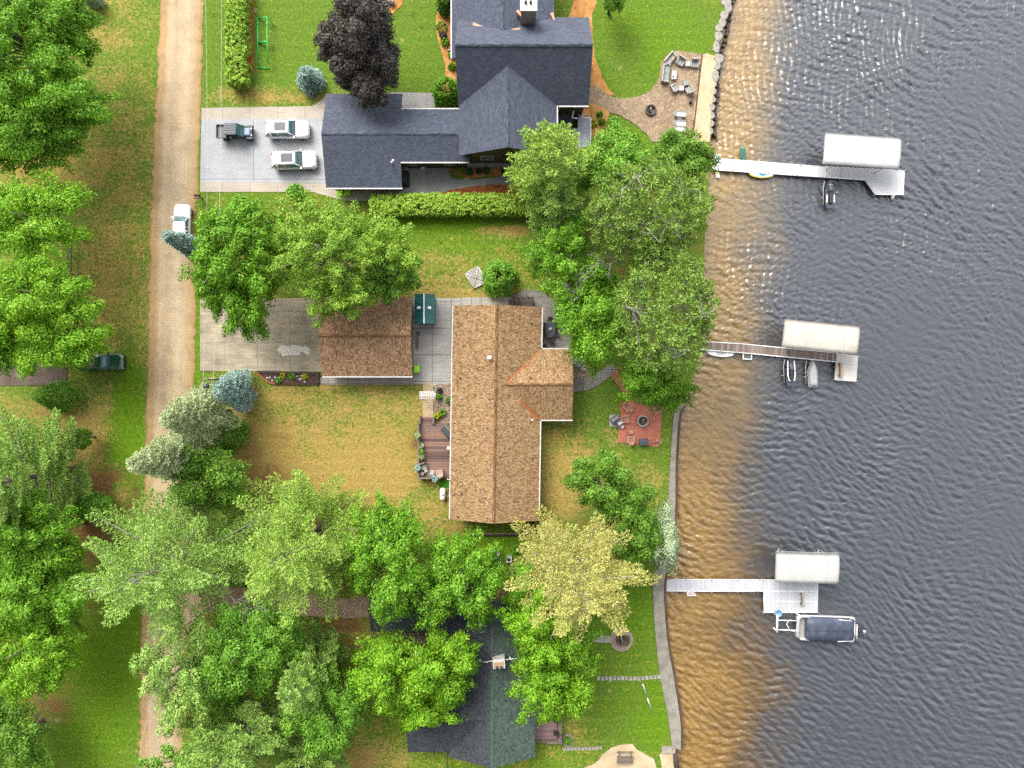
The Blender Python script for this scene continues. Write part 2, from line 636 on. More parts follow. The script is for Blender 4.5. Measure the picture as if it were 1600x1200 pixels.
br = t.n('ShaderNodeTexBrick')
br.inputs['Scale'].default_value = 1.0
br.inputs['Brick Width'].default_value = 0.42
br.inputs['Row Height'].default_value = 0.22
br.inputs['Mortar Size'].default_value = 0.012
br.inputs['Color1'].default_value = C(200, 116, 90)
br.inputs['Color2'].default_value = C(224, 140, 112)
br.inputs['Mortar'].default_value = C(158, 88, 66)
t.l(t.co(), br.inputs['Vector'])
t.color(t.mix(1.0, br.outputs['Color'], t.ramp(t.noise(0.7, 5), [(0.3, (.86, .88, .9, 1)), (0.7, (1.1, 1.08, 1.06, 1))]), 'MULTIPLY'))
M_PAVER = t.m

M_WHITE = mplain('white_paint', C(238, 238, 236, .75), 0.35)
M_GUTTER = mplain('white_gutter', C(236, 232, 226), 0.4)
M_VINYL = mnoise('white_vinyl', [C(216, 216, 214), C(234, 234, 233), C(240, 240, 239)], 0.7, 0.5, fine=.05)
M_CREAM = mnoise('cream_vinyl', [C(208, 200, 184), C(224, 218, 204), C(230, 224, 212)], 0.7, 0.55, fine=.05)
M_IVORY = mnoise('ivory_vinyl', [C(204, 204, 196), C(218, 218, 211), C(224, 224, 218)], 0.7, 0.55, fine=.05)
M_ALU = mplain('aluminium', (0.45, 0.46, 0.47, 1), 0.35, 0.7)
M_CARW = mplain('white_car_paint', (0.62, 0.62, 0.62, 1), 0.25, 0.0, 0.8)
M_CARK = mplain('dark_green_car_paint', (0.012, 0.055, 0.026, 1), 0.15, 0.0, 1.0)  # dark green, with the green of the reflected trees put into the paint
M_GLASS = mplain('dark_teal_glass', (0.035, 0.10, 0.11, 1), 0.06, 0.0, 0.0, 0.8)
M_SUNROOF = mplain('sunroof_glass', (0.075, 0.08, 0.09, 1), 0.2, 0, 0, 0.2)
M_TYRE = mnoise('tyre_rubber', [(0.012, 0.012, 0.012, 1), (0.03, 0.03, 0.03, 1)], 6, 0.9)
M_RIM = mplain('alloy_rim', (0.3, 0.3, 0.31, 1), 0.3, 0.8)
M_BLACK = mplain('black_plastic', (0.014, 0.014, 0.016, 1), 0.5)
M_DGREY = mplain('dark_grey_plastic', (0.045, 0.048, 0.055, 1), 0.5)
M_MGREY = mplain('grey_metal', (0.085, 0.09, 0.10, 1), 0.5, 0.0, 0.0, 0.3)
M_LGREY = mplain('pale_grey_wicker', C(196, 190, 184), 0.8)
M_CUSH = mplain('grey_green_cushion', C(168, 176, 168), 0.9)
M_LAMP = mplain('clear_lamp', (0.5, 0.5, 0.48, 1), 0.1)
M_TAIL = mplain('red_lamp', (0.25, 0.01, 0.01, 1), 0.2)
M_NAVY = mnoise('navy_canvas', [C(60, 68, 86), C(80, 89, 108), C(106, 114, 132)], 0.9, 0.6, 0.1)
M_PWC = mplain('charcoal_hull', (0.035, 0.045, 0.065, 1), 0.25, 0.0, 0.6)
M_PWCS = mplain('silver_cover', C(196, 198, 202), 0.55)
M_SLATE = mplain('slate_cover', (0.06, 0.07, 0.09, 1), 0.5)
M_LIME = mplain('lime_plastic', C(160, 226, 24, .7), 0.45)
M_GREENTUBE = mplain('green_tube', C(40, 206, 90), 0.4)
M_TEAL = mplain('teal_kayak', C(16, 128, 108), 0.3)
M_YELLOW = mplain('yellow_board', C(222, 214, 60), 0.35)
M_BLUE = mplain('blue_pad', C(40, 160, 205), 0.5)
M_STONE = mnoise('limestone', [C(150, 142, 130), C(188, 180, 168), C(208, 202, 192)], 2.5, 0.9, 0.5, fine=.15)
M_DSTONE = mnoise('wet_stone', [C(70, 56, 42), C(110, 92, 72), C(150, 132, 108)], 2.0, 0.7, 0.6)
M_CHAR = mnoise('ash', [(0.01, 0.01, 0.01, 1), (0.05, 0.045, 0.04, 1), (0.18, 0.17, 0.16, 1)], 5, 0.95)
M_WALL = mnoise('seawall_concrete', [C(138, 132, 120), C(168, 162, 148), C(186, 180, 166)], 0.9, 0.9, 0.3, fine=.18)
M_SHEETP = mnoise('rusty_piling', [C(92, 68, 46), C(128, 100, 74)], 2.0, 0.9)
M_BARK = mnoise('grey_bark', [C(96, 86, 76), C(140, 130, 118), C(168, 160, 148)], 3, 0.95, 0.5)
M_TWIG = mnoise('pale_bark', [C(138, 130, 120), C(176, 170, 160), C(200, 194, 184)], 3, 0.95)
M_DARKB = mnoise('dark_bark', [C(66, 54, 46), C(104, 90, 78)], 3, 0.95, 0.5)
M_WOODPOST = mnoise('weathered_wood', [C(120, 108, 96), C(156, 142, 126)], 2.5, 0.9)
M_TANWOOD = mnoise('tan_wood', [C(196, 158, 118), C(218, 184, 146)], 2.5, 0.8)
M_PINKWOOD = mnoise('faded_red_wood', [C(206, 150, 126), C(226, 176, 152)], 3, 0.8)
M_DKWOOD = mboards('dark_deck_boards', [C(70, 56, 54), C(108, 88, 84), C(138, 116, 108)], 0.14, 'y')
M_DECK = mboards('brown_deck_boards', [C(88, 64, 58), C(122, 90, 80), C(152, 118, 104), C(166, 122, 98)], 0.28, 'y')
M_PDECK = mboards('mauve_deck_boards', [C(150, 118, 118), C(176, 142, 140)], 0.16, 'y')
M_GDECK = mboards('grey_deck_boards', [C(176, 178, 190), C(198, 198, 208)], 0.18, 'x', C(140, 140, 150))
M_KDECK = mplain('dark_deck', C(96, 98, 108), 0.6)
M_DOCKW = mboards('white_dock_panels', [C(222, 222, 223), C(236, 236, 236)], 0.32, 'x', C(196, 198, 202), 0.5, R(3))
M_DOCK3 = mboards('ribbed_dock_panels', [C(206, 208, 212), C(224, 226, 228)], 0.24, 'x', C(168, 172, 180), 0.5)
M_DOCKWOOD = mboards('weathered_dock_planks', [C(126, 108, 96), C(158, 138, 124), C(176, 160, 148)], 0.34, 'x', C(92, 80, 72), 0.85, R(4.5))
M_DOCKP = mboards('pale_dock_panels', [C(220, 214, 206), C(234, 230, 224)], 0.4, 'y', C(206, 200, 192), 0.5, R(4.5))
M_TANBOARD = mboards('tan_walk_boards', [C(204, 180, 140), C(222, 200, 160)], 0.3, 'y', C(176, 152, 116), 0.8)
M_TANSH = mshingle('tan_shingles', [C(124, 92, 64), C(156, 121, 84), C(172, 138, 97), C(183, 150, 108), C(198, 172, 130)], 0.10, 0.21, 0.05)
M_TANSH2 = mshingle('brown_shingles', [C(122, 90, 66), C(156, 120, 90), C(176, 140, 106), C(196, 164, 128)], 0.10, 0.21, 0.05)
M_TANCAP = mshingle('tan_ridge_cap', [C(112, 80, 56), C(146, 106, 74), C(172, 132, 94)], 0.45, 0.3)
M_RUST = mnoise('rust_valley', [C(170, 96, 54), C(196, 124, 78)], 2.0, 0.8)
M_SLSH = mshingle('slate_shingles', [C(82, 88, 103), C(89, 95, 110), C(95, 101, 116), C(103, 109, 124)], 0.3, 0.18, 0.04, row=0.42)
M_SLCAP = mshingle('slate_ridge_cap', [C(66, 72, 88), C(90, 96, 112), C(112, 118, 132)], 0.45, 0.3)
M_GRSH = mshingle('green_grey_shingles', [C(70, 86, 78), C(84, 102, 92), C(94, 112, 102), C(106, 124, 114)], 0.2, 0.2, 0.10)
M_BKSH = mshingle('charcoal_shingles', [C(64, 69, 73), C(74, 80, 84), C(82, 88, 92), C(92, 98, 102)], 0.2, 0.2, 0.10)
M_OLIVE = mboards('olive_siding', [C(84, 72, 46), C(98, 84, 56)], 0.2, 'x', C(60, 50, 34))
M_TANSIDE = mplain('tan_siding', C(186, 160, 128), 0.7)
M_BRSIDE = mplain('brown_siding', C(112, 82, 62), 0.7)
M_WINP = mplain('window_glass', (0.03, 0.04, 0.05, 1), 0.05, 0, 0, 0.8)
M_GMETAL = mboards('green_metal_roof', [C(34, 112, 106), C(42, 124, 118)], 0.3, 'y', C(26, 88, 84), 0.4)
M_CHIMST = mnoise('chimney_stone', [C(128, 118, 104), C(178, 168, 152), C(206, 198, 184)], 5, 0.9, 0.5)
M_WIRE = mplain('pale_wire', (0.42, 0.42, 0.40, 1), 0.5)
M_DWIRE = mplain('dark_wire', (0.04, 0.04, 0.04, 1), 0.5)
M_COPPER = mplain('bare_flashing', C(226, 170, 138), 0.6)
M_ASTRO = mplain('green_mat', C(70, 150, 20), 0.9)
M_PTHRES = mplain('grey_pad', C(196, 190, 178), 0.9)
# ------------------------------------------------------------------ lawn with a shore edge, lake
SHORE = [(1152, -400), (1140, -40), (1139, 0), (1129, 45), (1119, 88), (1111, 200), (1106, 300), (1100, 400), (1098, 520), (1092, 560), (1072, 620), (1057, 645),
         (1051, 720), (1046, 800), (1038, 870), (1026, 910), (1027, 960), (1031, 1010), (1037, 1060), (1048, 1110), (1055, 1160), (1057, 1200), (1060, 1260), (1075, 1600)]


def shore_x(py):
    for (x0, y0), (x1, y1) in zip(SHORE, SHORE[1:]):
        if y0 <= py <= y1:
            return x0 + (x1 - x0) * (py - y0) / (y1 - y0)
    return SHORE[0][0] if py < SHORE[0][1] else SHORE[-1][0]


# patches of turf: (px, py, rx, ry, dry, soil, lush)
TURF = [
    (700, 600, 1200, 900, .30, .05, .25),
    (180, 110, 70, 160, .58, .02, .30), (150, 140, 45, 45, .4, .3, .3), (140, 250, 60, 40, .55, .2, .3), (60, 280, 70, 50, .75, .3, .2), (222, 240, 26, 230, .46, .0, .4),  # second patch: brown soil tone that also paints in the corner maple's shade
    (180, 430, 60, 110, .62, .0, .35), (205, 430, 18, 200, .5, .0, .5), (185, 530, 30, 35, .6, .25, .2), (150, 690, 70, 70, .72, .02, .3), (40, 640, 60, 30, .5, .35, .4), (200, 690, 26, 130, .0, .0, 1.0),
    (165, 780, 60, 50, .2, .95, .2), (130, 850, 50, 60, .1, 1., .0), (190, 770, 14, 20, .6, .0, .8), (150, 1050, 110, 150, .05, .0, 1.0), (70, 1090, 60, 60, .2, .65, .4), (130, 950, 40, 40, .1, .55, .6), (40, 1010, 60, 60, .2, .4, .5),
    (460, 80, 220, 110, .05, .0, .35), (420, 150, 120, 14, .6, .0, .3), (620, 160, 60, 10, .7, .0, .2), (650, 100, 60, 80, .06, .0, .35),
    (1020, 70, 110, 90, .04, .0, .55), (960, 110, 40, 60, .0, .0, .35), (1000, 215, 50, 30, .05, 0, .5),
    (308, 300, 14, 30, .1, .1, .5), (308, 345, 20, 25, .7, .1, .3), (400, 310, 120, 16, .25, .05, .5), (560, 320, 60, 20, .4, .2, .4),
    (710, 350, 140, 20, .05, .02, .85), (700, 385, 140, 20, .2, .0, .6), (660, 420, 60, 30, .45, .0, .4), (700, 440, 70, 30, .5, .0, .4), (800, 360, 50, 8, .85, .35, .0), (790, 425, 50, 30, .4, .0, .6), (720, 462, 90, 10, .75, .1, .2),
    (305, 540, 8, 200, .05, .0, .7), (350, 600, 40, 20, .05, .0, .6), (430, 615, 60, 14, .55, .0, .5),
    (510, 690, 150, 100, .74, .24, .05), (520, 640, 70, 40, .52, .0, .2), (500, 715, 50, 30, .55, .05, .1), (420, 720, 50, 40, .9, .42, 0), (600, 640, 60, 50, .6, .0, .2), (610, 730, 40, 40, .9, .3, 0), (450, 770, 80, 40, .75, .75, .0), (390, 690, 20, 60, .75, .45, .1), (560, 745, 90, 40, .95, .12, .0), (640, 680, 20, 60, .6, .2, .3), (655, 690, 12, 12, .6, .9, .0),
    (680, 800, 30, 40, .55, .05, .3), (720, 830, 60, 20, .6, .35, .1), (790, 825, 50, 10, .3, .2, .2), (780, 852, 70, 16, .0, .0, .8),
    (865, 720, 35, 100, .68, .04, .2), (900, 670, 60, 60, .4, .1, .15), (960, 720, 60, 40, .45, .0, .2), (940, 620, 60, 40, .1, .15, .2), (880, 760, 40, 60, .75, .05, .2), (1000, 715, 60, 20, .15, .0, .4), (1020, 760, 40, 40, .5, .0, .35), (1043, 690, 10, 80, .2, 0, .5), (930, 830, 60, 40, .3, .5, .1),
    (985, 960, 60, 80, .05, .0, .6), (985, 1060, 70, 50, .2, .0, .5), (900, 1130, 30, 40, .55, .0, .6), (985, 1130, 60, 50, .02, .0, .5), (1025, 1110, 20, 60, .05, 0, .9), (870, 1180, 60, 16, .35, .0, .6), (1060, 1195, 30, 20, .3, .0, .6),
    (545, 970, 40, 40, .75, .65, .0), (600, 1140, 50, 50, .35, .05, .6), (730, 1190, 200, 14, .35, .0, .7), (560, 1190, 60, 30, .75, .3, .2), (300, 940, 60, 40, .4, .4, .1), (330, 1090, 110, 120, .3, .35, .3),
    (1085, 470, 24, 160, .1, .4, .1), (1000, 400, 100, 130, .1, .45, .1), (880, 340, 60, 50, .2, .6, .1),
]


def build_lawn():
    ys = list(np.arange(-46, 46.01, 0.5))
    ys = [-300, -200, -120, -80, -60, -50] + ys + [50, 60, 80, 120, 200, 300]
    U = np.concatenate([[-300, -200, -130, -90, -70], np.arange(-62, 12.01, 0.5)])
    nx = len(U) + 8
    vs, col = [], []
    for y in ys:
        py = 600 - y * S
        xs = shore_x(py) / S - 800 / S
        row = list(U) + [12 + (xs - 12) * k / 8 for k in range(1, 9)]
        for x in row:
            vs.append((x, y, 0.0))
    V = np.array(vs)
    pxy = np.stack([V[:, 0] * S + 800, 600 - V[:, 1] * S], 1)
    val = np.zeros((len(V), 3))
    for (px, py, rx, ry, d, so_, lu) in TURF:
        q = ((pxy[:, 0] - px) / rx) ** 2 + ((pxy[:, 1] - py) / ry) ** 2
        wgt = np.exp(-(q ** 1.3) * 0.8)[:, None]
        val = val * (1 - wgt) + np.array([d, so_, lu]) * wgt
    ny = len(ys)
    fs = []
    for j in range(ny - 1):
        for i in range(nx - 1):
            a = j * nx + i
            fs.append((a, a + 1, a + nx + 1, a + nx))
    # bank below the shore edge
    o = len(vs)
    for j in range(ny):
        p = vs[j * nx + nx - 1]
        vs.append((p[0] + 0.25, p[1], -1.6))
    for j in range(ny - 1):
        a = j * nx + nx - 1
        fs.append((a, o + j, o + j + 1, a + nx))
    me = bpy.data.meshes.new('lawn')
    me.from_pydata(vs, [], fs)
    ca = me.color_attributes.new('turf', 'FLOAT_COLOR', 'POINT')
    data = np.ones((len(vs), 4))
    data[:len(val), :3] = val
    data[len(val):, :3] = (0.3, 0.9, 0.0)
    ca.data.foreach_set('color', data.ravel())
    me.materials.append(M_TURF)
    me.update()
    ob = bpy.data.objects.new('lawn', me)
    COL.objects.link(ob)
    struct(ob)


build_lawn()

# lake: real waves over a bottom that shelves from pale sand to deep
t = NT('lake_water', 0.20)
v = t.co()
sp = t.n('ShaderNodeSeparateXYZ')
t.l(v, sp.inputs[0])
big = t.noise(0.09, 3)
mid = t.noise(0.5, 4)
small = t.noise(1.6, 4, src=t.mapping(v, (1, 2.0, 1), (0, 0, R(-35))))
at = t.n('ShaderNodeAttribute', attribute_name='depth')
dep = at.outputs['Fac']
dd = t.math('ADD', dep, t.math('ADD', t.math('MULTIPLY', t.math('SUBTRACT', big, .5), 8.0), t.math('ADD', t.math('MULTIPLY', t.math('SUBTRACT', mid, .5), 4.6), t.math('MULTIPLY', t.math('SUBTRACT', small, .5), 3.6))))
yy = t.step(sp.outputs['Y'], -38.0, 24.0)
sandc = t.mix(yy, t.ramp(small, [(0.3, C(132, 96, 30)), (0.7, C(184, 146, 72))]), t.ramp(small, [(0.3, C(142, 110, 48)), (0.7, C(188, 154, 86))]))
wd_ = t.step(t.noise(0.42, 5, .6), 0.54, 0.66)
sandc = t.mix(t.math('MULTIPLY', wd_, 0.3), sandc, C(92, 70, 30))
midc = t.mix(yy, C(104, 78, 36), C(122, 108, 84))
deep = t.ramp(small, [(0.3, C(66, 70, 76)), (0.7, C(82, 86, 92))])
c = t.mix(t.step(dd, 1.5, 8.5), sandc, midc)
c = t.mix(t.step(dd, 4.6, 11.0), c, deep)
t.color(c)
t.b.inputs['IOR'].default_value = 1.8
t.bump(t.noise(4.0, 4, src=t.mapping(v, (1, 1.8, 1), (0, 0, R(-35)))), 0.3, 0.12)
M_WATER = t.m


def build_lake():
    xs = np.concatenate([np.arange(14, 60.01, 0.11), [64, 70, 80, 100, 150, 220, 320]])
    ys = np.concatenate([[-320, -200, -120, -80, -60, -50], np.arange(-45, 45.01, 0.11), [50, 60, 80, 120, 200, 320]])
    X, Y = np.meshgrid(xs, ys)
    Z = np.zeros_like(X)
    r2 = np.random.default_rng(5)
    WX = X + 0.5 * np.sin(Y * 0.21 + 1) + 0.35 * np.sin(Y * 0.53 + X * .3)
    WY = Y + 0.5 * np.sin(X * 0.26 + 2) + 0.35 * np.sin(X * 0.47 - Y * .23)
    mixw = 1 / (1 + np.exp(-(Y + 0.25 * X - 16) / 9))
    for part, (a0, sp_, wgt) in enumerate(((62, 24, 1 - mixw), (38, 20, mixw), (70, 45, np.full_like(X, .8)))):
        for k in range(24):
            lam = (0.55 + 0.8 * r2.random() ** 1.6) if part < 2 else 0.38 + .4 * r2.random()
            a = R(a0 + r2.normal(0, sp_))
            kk = 2 * PI / lam
            amp = (0.0112 if part < 2 else 0.0062) * lam
            ph = kk * (WX * math.cos(a) + WY * math.sin(a)) + r2.random() * 2 * PI
            env = np.maximum(0, 0.7 + 0.7 * np.sin(X * r2.uniform(.1, .6) + Y * r2.uniform(-.6, .6) + r2.random() * 6))
            Z += wgt * amp * env * (np.sin(ph) + 0.3 * np.cos(2 * ph))
    gust = 1 + .22 * np.sin(X * .21 + Y * .13 + 1.1) + .20 * np.sin(X * -.11 + Y * .27 + 2.3) + .14 * np.sin(X * .43 - Y * .31)
    Z *= np.clip(gust, .45, 1.6)
    fade = ((np.abs(Y) < 48) & (X < 62)).astype(float)
    Z = Z * fade + WL
    ny, nx = X.shape
    co = np.stack([X, Y, Z], -1).reshape(-1, 3)
    idx = np.arange(ny * nx).reshape(ny, nx)
    q = np.stack([idx[:-1, :-1], idx[:-1, 1:], idx[1:, 1:], idx[1:, :-1]], -1).reshape(-1, 4)
    me = bpy.data.meshes.new('lake')
    me.vertices.add(len(co))
    me.vertices.foreach_set('co', co.ravel())
    me.loops.add(q.size)
    me.loops.foreach_set('vertex_index', q.ravel().astype(np.int32))
    me.polygons.add(len(q))
    me.polygons.foreach_set('loop_start', np.arange(0, q.size, 4, dtype=np.int32))
    me.polygons.foreach_set('use_smooth', np.ones(len(q), bool))
    # metres off the shore, stretched where the sandy shelf is narrow
    edge = [(0, 1222), (150, 1210), (300, 1205), (450, 1200), (600, 1185), (760, 1172), (900, 1196), (1050, 1205), (1200, 1200)]
    py = 600 - co[:, 1] * S
    ex = np.interp(py, [e[0] for e in edge], [e[1] for e in edge])
    shx = np.interp(py, [q_[1] for q_ in SHORE], [q_[0] for q_ in SHORE])
    d = (co[:, 0] * S + 800 - shx) / np.maximum(ex - shx, 20) * 7.5
    at = me.attributes.new('depth', 'FLOAT', 'POINT')
    at.data.foreach_set('value', d.astype(np.float32))
    me.materials.append(M_WATER)
    me.update(calc_edges=True)
    ob = bpy.data.objects.new('lake', me)
    COL.objects.link(ob)
    struct(ob)


build_lake()

# ------------------------------------------------------------------ road, drives, walks, beds
RL = [(262, -300), (252, -20), (246, 120), (240, 220), (236, 330), (233, 470), (230, 600), (227, 720), (224, 860), (221, 1000), (219, 1110), (217, 1230), (212, 1500)]
RR = [(326, -300), (318, -20), (316, 120), (313, 200), (308, 300), (303, 380), (306, 450), (306, 530), (303, 590), (298, 650), (296, 740), (294, 860), (291, 1000), (288, 1110), (286, 1230), (282, 1500)]


def build_road():
    yy = list(range(-300, 1501, 6))
    mb = MB()
    rows = []
    for y in yy:
        xl = np.interp(y, [p[1] for p in RL], [p[0] for p in RL]) + rng.normal(0, 1.4)
        xr = np.interp(y, [p[1] for p in RR], [p[0] for p in RR]) + rng.normal(0, 1.4)
        rows.append([(xl + (xr - xl) * k / 4, y) for k in range(5)])
    vs = [tuple(P(x, y)[:2]) + (0.03 + (0.05 if 0 < k < 4 else 0),) for r in rows for k, (x, y) in enumerate(r)]
    fs, uv = [], []
    for j in range(len(rows) - 1):
        for k in range(4):
            a = j * 5 + k
            fs.append((a, a + 5, a + 6, a + 1))
            uv.append([(k / 4, j), (k / 4, j + 1), ((k + 1) / 4, j + 1), ((k + 1) / 4, j)])
    mb.add(vs, fs, uv, True)
    struct(mb.build('road', M_ROAD))


build_road()

sheet('driveway', [(315, 187), (505, 185), (512, 287), (313, 284)], .044, M_CONC)
sheet('driveway_border', [(315, 169), (488, 166), (500, 158), (512, 148), (540, 148), (540, 190), (315, 187.3)], .04, M_STRIP)
sheet('driveway_border', [(313, 284), (560, 288), (640, 292), (640, 262), (735, 262), (735, 290), (690, 306), (612, 306), (585, 314), (540, 314), (512, 307), (490, 300), (313, 300)], .04, M_STRIP)
sheet('path', [(612, 144), (691, 146), (700, 172), (612, 172)], .04, M_GWALK)
sheet('walkway', [(630, 262), (700, 262), (705, 270), (716, 280), (740, 281), (775, 277), (800, 272), (860, 262), (930, 250), (930, 262), (850, 285), (790, 291), (740, 300), (690, 306), (612, 308), (612, 270)], .048, M_GWALK)
sheet('mulch_bed', [(698, 262), (702, 270), (716, 279), (740, 279), (775, 275), (800, 270), (830, 262), (830, 250), (698, 250)], .06, M_MULCH, rough=.5)
sheet('mulch_bed', [(680, 305), (700, 298), (735, 292), (770, 288), (800, 289), (845, 295), (845, 312), (690, 312)], .064, M_RMULCH, rough=.6)
sheet('mulch_bed', [(696, -20), (683, 14), (681, 40), (684, 62), (691, 84), (696, 102), (696, 118), (691, 138), (688, 150), (720, 152), (724, -20)], .05, M_MULCH, smooth=False, rough=.5)
sheet('mulch_bed', [(585, -30), (593, 15), (589, 30), (600, 29), (615, 21), (628, 8), (640, -30)], .05, M_MULCH, rough=.4)
sheet('mulch_bed', [(905, -30), (928, -20), (932, 6), (925, 22), (926, 60), (930, 92), (940, 120), (950, 138), (962, 150), (920, 142), (880, 150), (880, 60)], .05, M_MULCH, rough=.4)
sheet('mulch_bed', [(912, 160), (930, 163), (952, 174), (950, 186), (945, 200), (920, 220), (900, 220)], .055, M_MULCH, rough=.5)
sheet('mulch_bed', [(350, -60), (395, -60), (396, 60), (395, 112), (390, 128), (380, 137), (368, 136), (361, 126), (357, 100)], .05, M_RMULCH, rough=.4)
sheet('garden_bed', [(562, -30), (562, 10), (575, 18), (594, 18), (592, -30)], .045, M_PTHRES)
# stone terrace and sand strip by the upper shore
TERR = [(918, 130), (940, 140), (956, 152), (975, 154), (1000, 150), (1016, 142), (1026, 130), (1031, 112), (1034, 96), (1044, 84), (1056, 80), (1097, 84), (1088, 140), (1081, 215), (1020, 222), (1008, 208), (990, 193), (970, 181), (950, 174), (930, 165), (912, 162)]
sheet('patio', TERR, .05, M_FLAG, rough=.5)
sheet('sand', [(1098, 86), (1103, 84), (1120, 90), (1117, 130), (1111, 170), (1108, 222), (1081, 222), (1086, 160), (1092, 120)], .06, M_SAND, rough=.4)
sheet('patio_edging', [(1096, 84), (1098, 84), (1082.5, 222), (1080, 222)], .09, M_SHEETP)

# drive and paths of the brown house
sheet('driveway', [(313, 468), (520, 465), (520, 581), (313, 579.5)], .042, M_OLDC)
st = sheet('driveway_patch', crom([(434, 546), (440, 540), (450, 541), (460, 539), (466, 540), (473, 543), (478, 541), (485, 547), (483, 553), (480, 556), (478, 553), (471, 550), (466, 555), (452, 555), (446, 556), (442, 557), (440, 553), (436, 550)]), .05, mnoise('pale_patch', [C(226, 218, 200, .62), C(236, 228, 212, .62)], 2, .9))
st = sheet('driveway_patch', crom([(425, 507), (432, 504), (438, 506), (437, 513), (431, 514), (426, 511)]), .05, mnoise('tan_patch', [C(206, 182, 150), C(218, 196, 164)], 2, .9))
sheet('walkway', [(643, 466), (720, 466), (720, 604), (679, 604), (670, 600), (650, 600), (643, 596)], .045, M_SLAB)
sheet('walkway', [(719, 465), (800, 464), (800, 482), (719, 482)], .05, M_WALK)
sheet('walkway', [(500, 590), (652, 590), (652, 601), (500, 601)], .04, M_WALK)
sheet('path', [(661, 598), (677, 598), (677, 652), (661, 652)], .055, M_TANBOARD)
sheet('gravel_bed', [(679, 601), (712, 598), (712, 662), (675, 662), (677, 652)], .045, M_ROCKBED, rough=.4)
sheet('patio', [(800, 462), (820, 452), (846, 455), (866, 470), (880, 495), (890, 520), (900, 548), (840, 548), (840, 482), (800, 482)], .05, M_PATIOC)
sheet('walkway', [(888, 592), (905, 592), (922, 588), (938, 580), (952, 570), (964, 576), (954, 588), (938, 600), (918, 610), (888, 614)], .05, M_PATIOC)
sheet('gravel_bed', [(888, 566), (905, 560), (925, 562), (930, 580), (922, 588), (905, 592), (888, 593)], .042, M_ROCKBED, rough=.4)
sheet('path', [(951, 583), (962, 576), (978, 598), (988, 620), (992, 630), (984, 630), (974, 614), (962, 598)], .046, M_PAVER)
sheet('patio', [(971, 626), (985, 629), (1010, 634), (1033, 634), (1034, 660), (1029, 698), (965, 691), (966, 672)], .05, M_PAVER)
sheet('patio_pad', [(952, 648), (966, 648), (966, 667), (952, 666)], .046, M_PTHRES)
sheet('dirt_drive', [(288, 900), (340, 918), (420, 920), (480, 930), (540, 935), (600, 930), (600, 962), (540, 966), (470, 962), (400, 962), (340, 958), (288, 990)], .02, M_DIRT, rough=.7)
sheet('dirt_drive', [(318, 955), (356, 958), (350, 966), (318, 966)], .03, M_RMULCH)
sheet('driveway', [(-120, 569), (60, 567), (105, 568), (105, 600), (60, 602), (-120, 604)], .03, M_ASPH, rough=.3)
sheet('patio', [(855, 1040), (860, 1000), (640, 985), (610, 990), (620, 1020), (730, 1040)], .02, M_ASPH)
# lower right garden
sheet('sand', [(905, 1240), (912, 1200), (930, 1192), (940, 1180), (955, 1168), (972, 1163), (988, 1162), (996, 1172), (1008, 1178), (1022, 1186), (1026, 1200), (1024, 1240)], .045, M_SAND, rough=.6)
sheet('sand', [(1030, 1178), (1048, 1174), (1056, 1185), (1054, 1220), (1034, 1200)], .04, M_SAND, rough=.6)
sheet('path', [(926, 992), (956, 994), (956, 1004), (926, 1003)], .05, M_WALK)
sheet('fire_circle', crom([(971 + 18.5 * math.cos(a), 999 + 18.5 * math.sin(a)) for a in np.linspace(0, 2 * PI, 17)[:-1]], n=3), .056, mnoise('paver_ring', [C(168, 152, 130), C(196, 180, 158)], 5, .9, .4, fine=.2))
# ------------------------------------------------------------------ trees, shrubs, hedges
def unit(v):
    return v / np.maximum(np.linalg.norm(v, axis=-1, keepdims=True), 1e-9)


def leaf_mesh(name, pos, d, nrm, L, W, mat, parent):
    """many leaf sprays as separate small faces"""
    d = unit(d)
    nrm = unit(nrm)
    side = unit(np.cross(nrm, d))
    L = np.asarray(L)[:, None]
    W = np.asarray(W)[:, None]
    up = np.cross(d, side)
    a = pos
    b = pos + d * L * 0.45 + side * W * 0.5 - up * W * 0.12
    c = pos + d * L
    e = pos + d * L * 0.45 - side * W * 0.5 - up * W * 0.12
    co = np.stack([a, b, c, e], 1).reshape(-1, 3)
    n = len(pos)
    me = bpy.data.meshes.new(name)
    me.vertices.add(4 * n)
    me.vertices.foreach_set('co', co.astype(np.float32).ravel())
    me.loops.add(4 * n)
    me.loops.foreach_set('vertex_index', np.arange(4 * n, dtype=np.int32))
    me.polygons.add(n)
    me.polygons.foreach_set('loop_start', np.arange(0, 4 * n, 4, dtype=np.int32))
    me.materials.append(mat)
    me.update(calc_edges=True)
    ob = bpy.data.objects.new(name, me)
    COL.objects.link(ob)
    ob.parent = parent
    return ob


def sphere_dirs(n, r, zmin=-0.35):
    i = np.arange(n) + 0.5
    z = 1 - (1 - zmin) * i / n
    a = i * 2.399963 + r.random() * 6.28
    q = np.sqrt(np.maximum(0, 1 - z * z))
    return np.stack([q * np.cos(a), q * np.sin(a), z], 1)


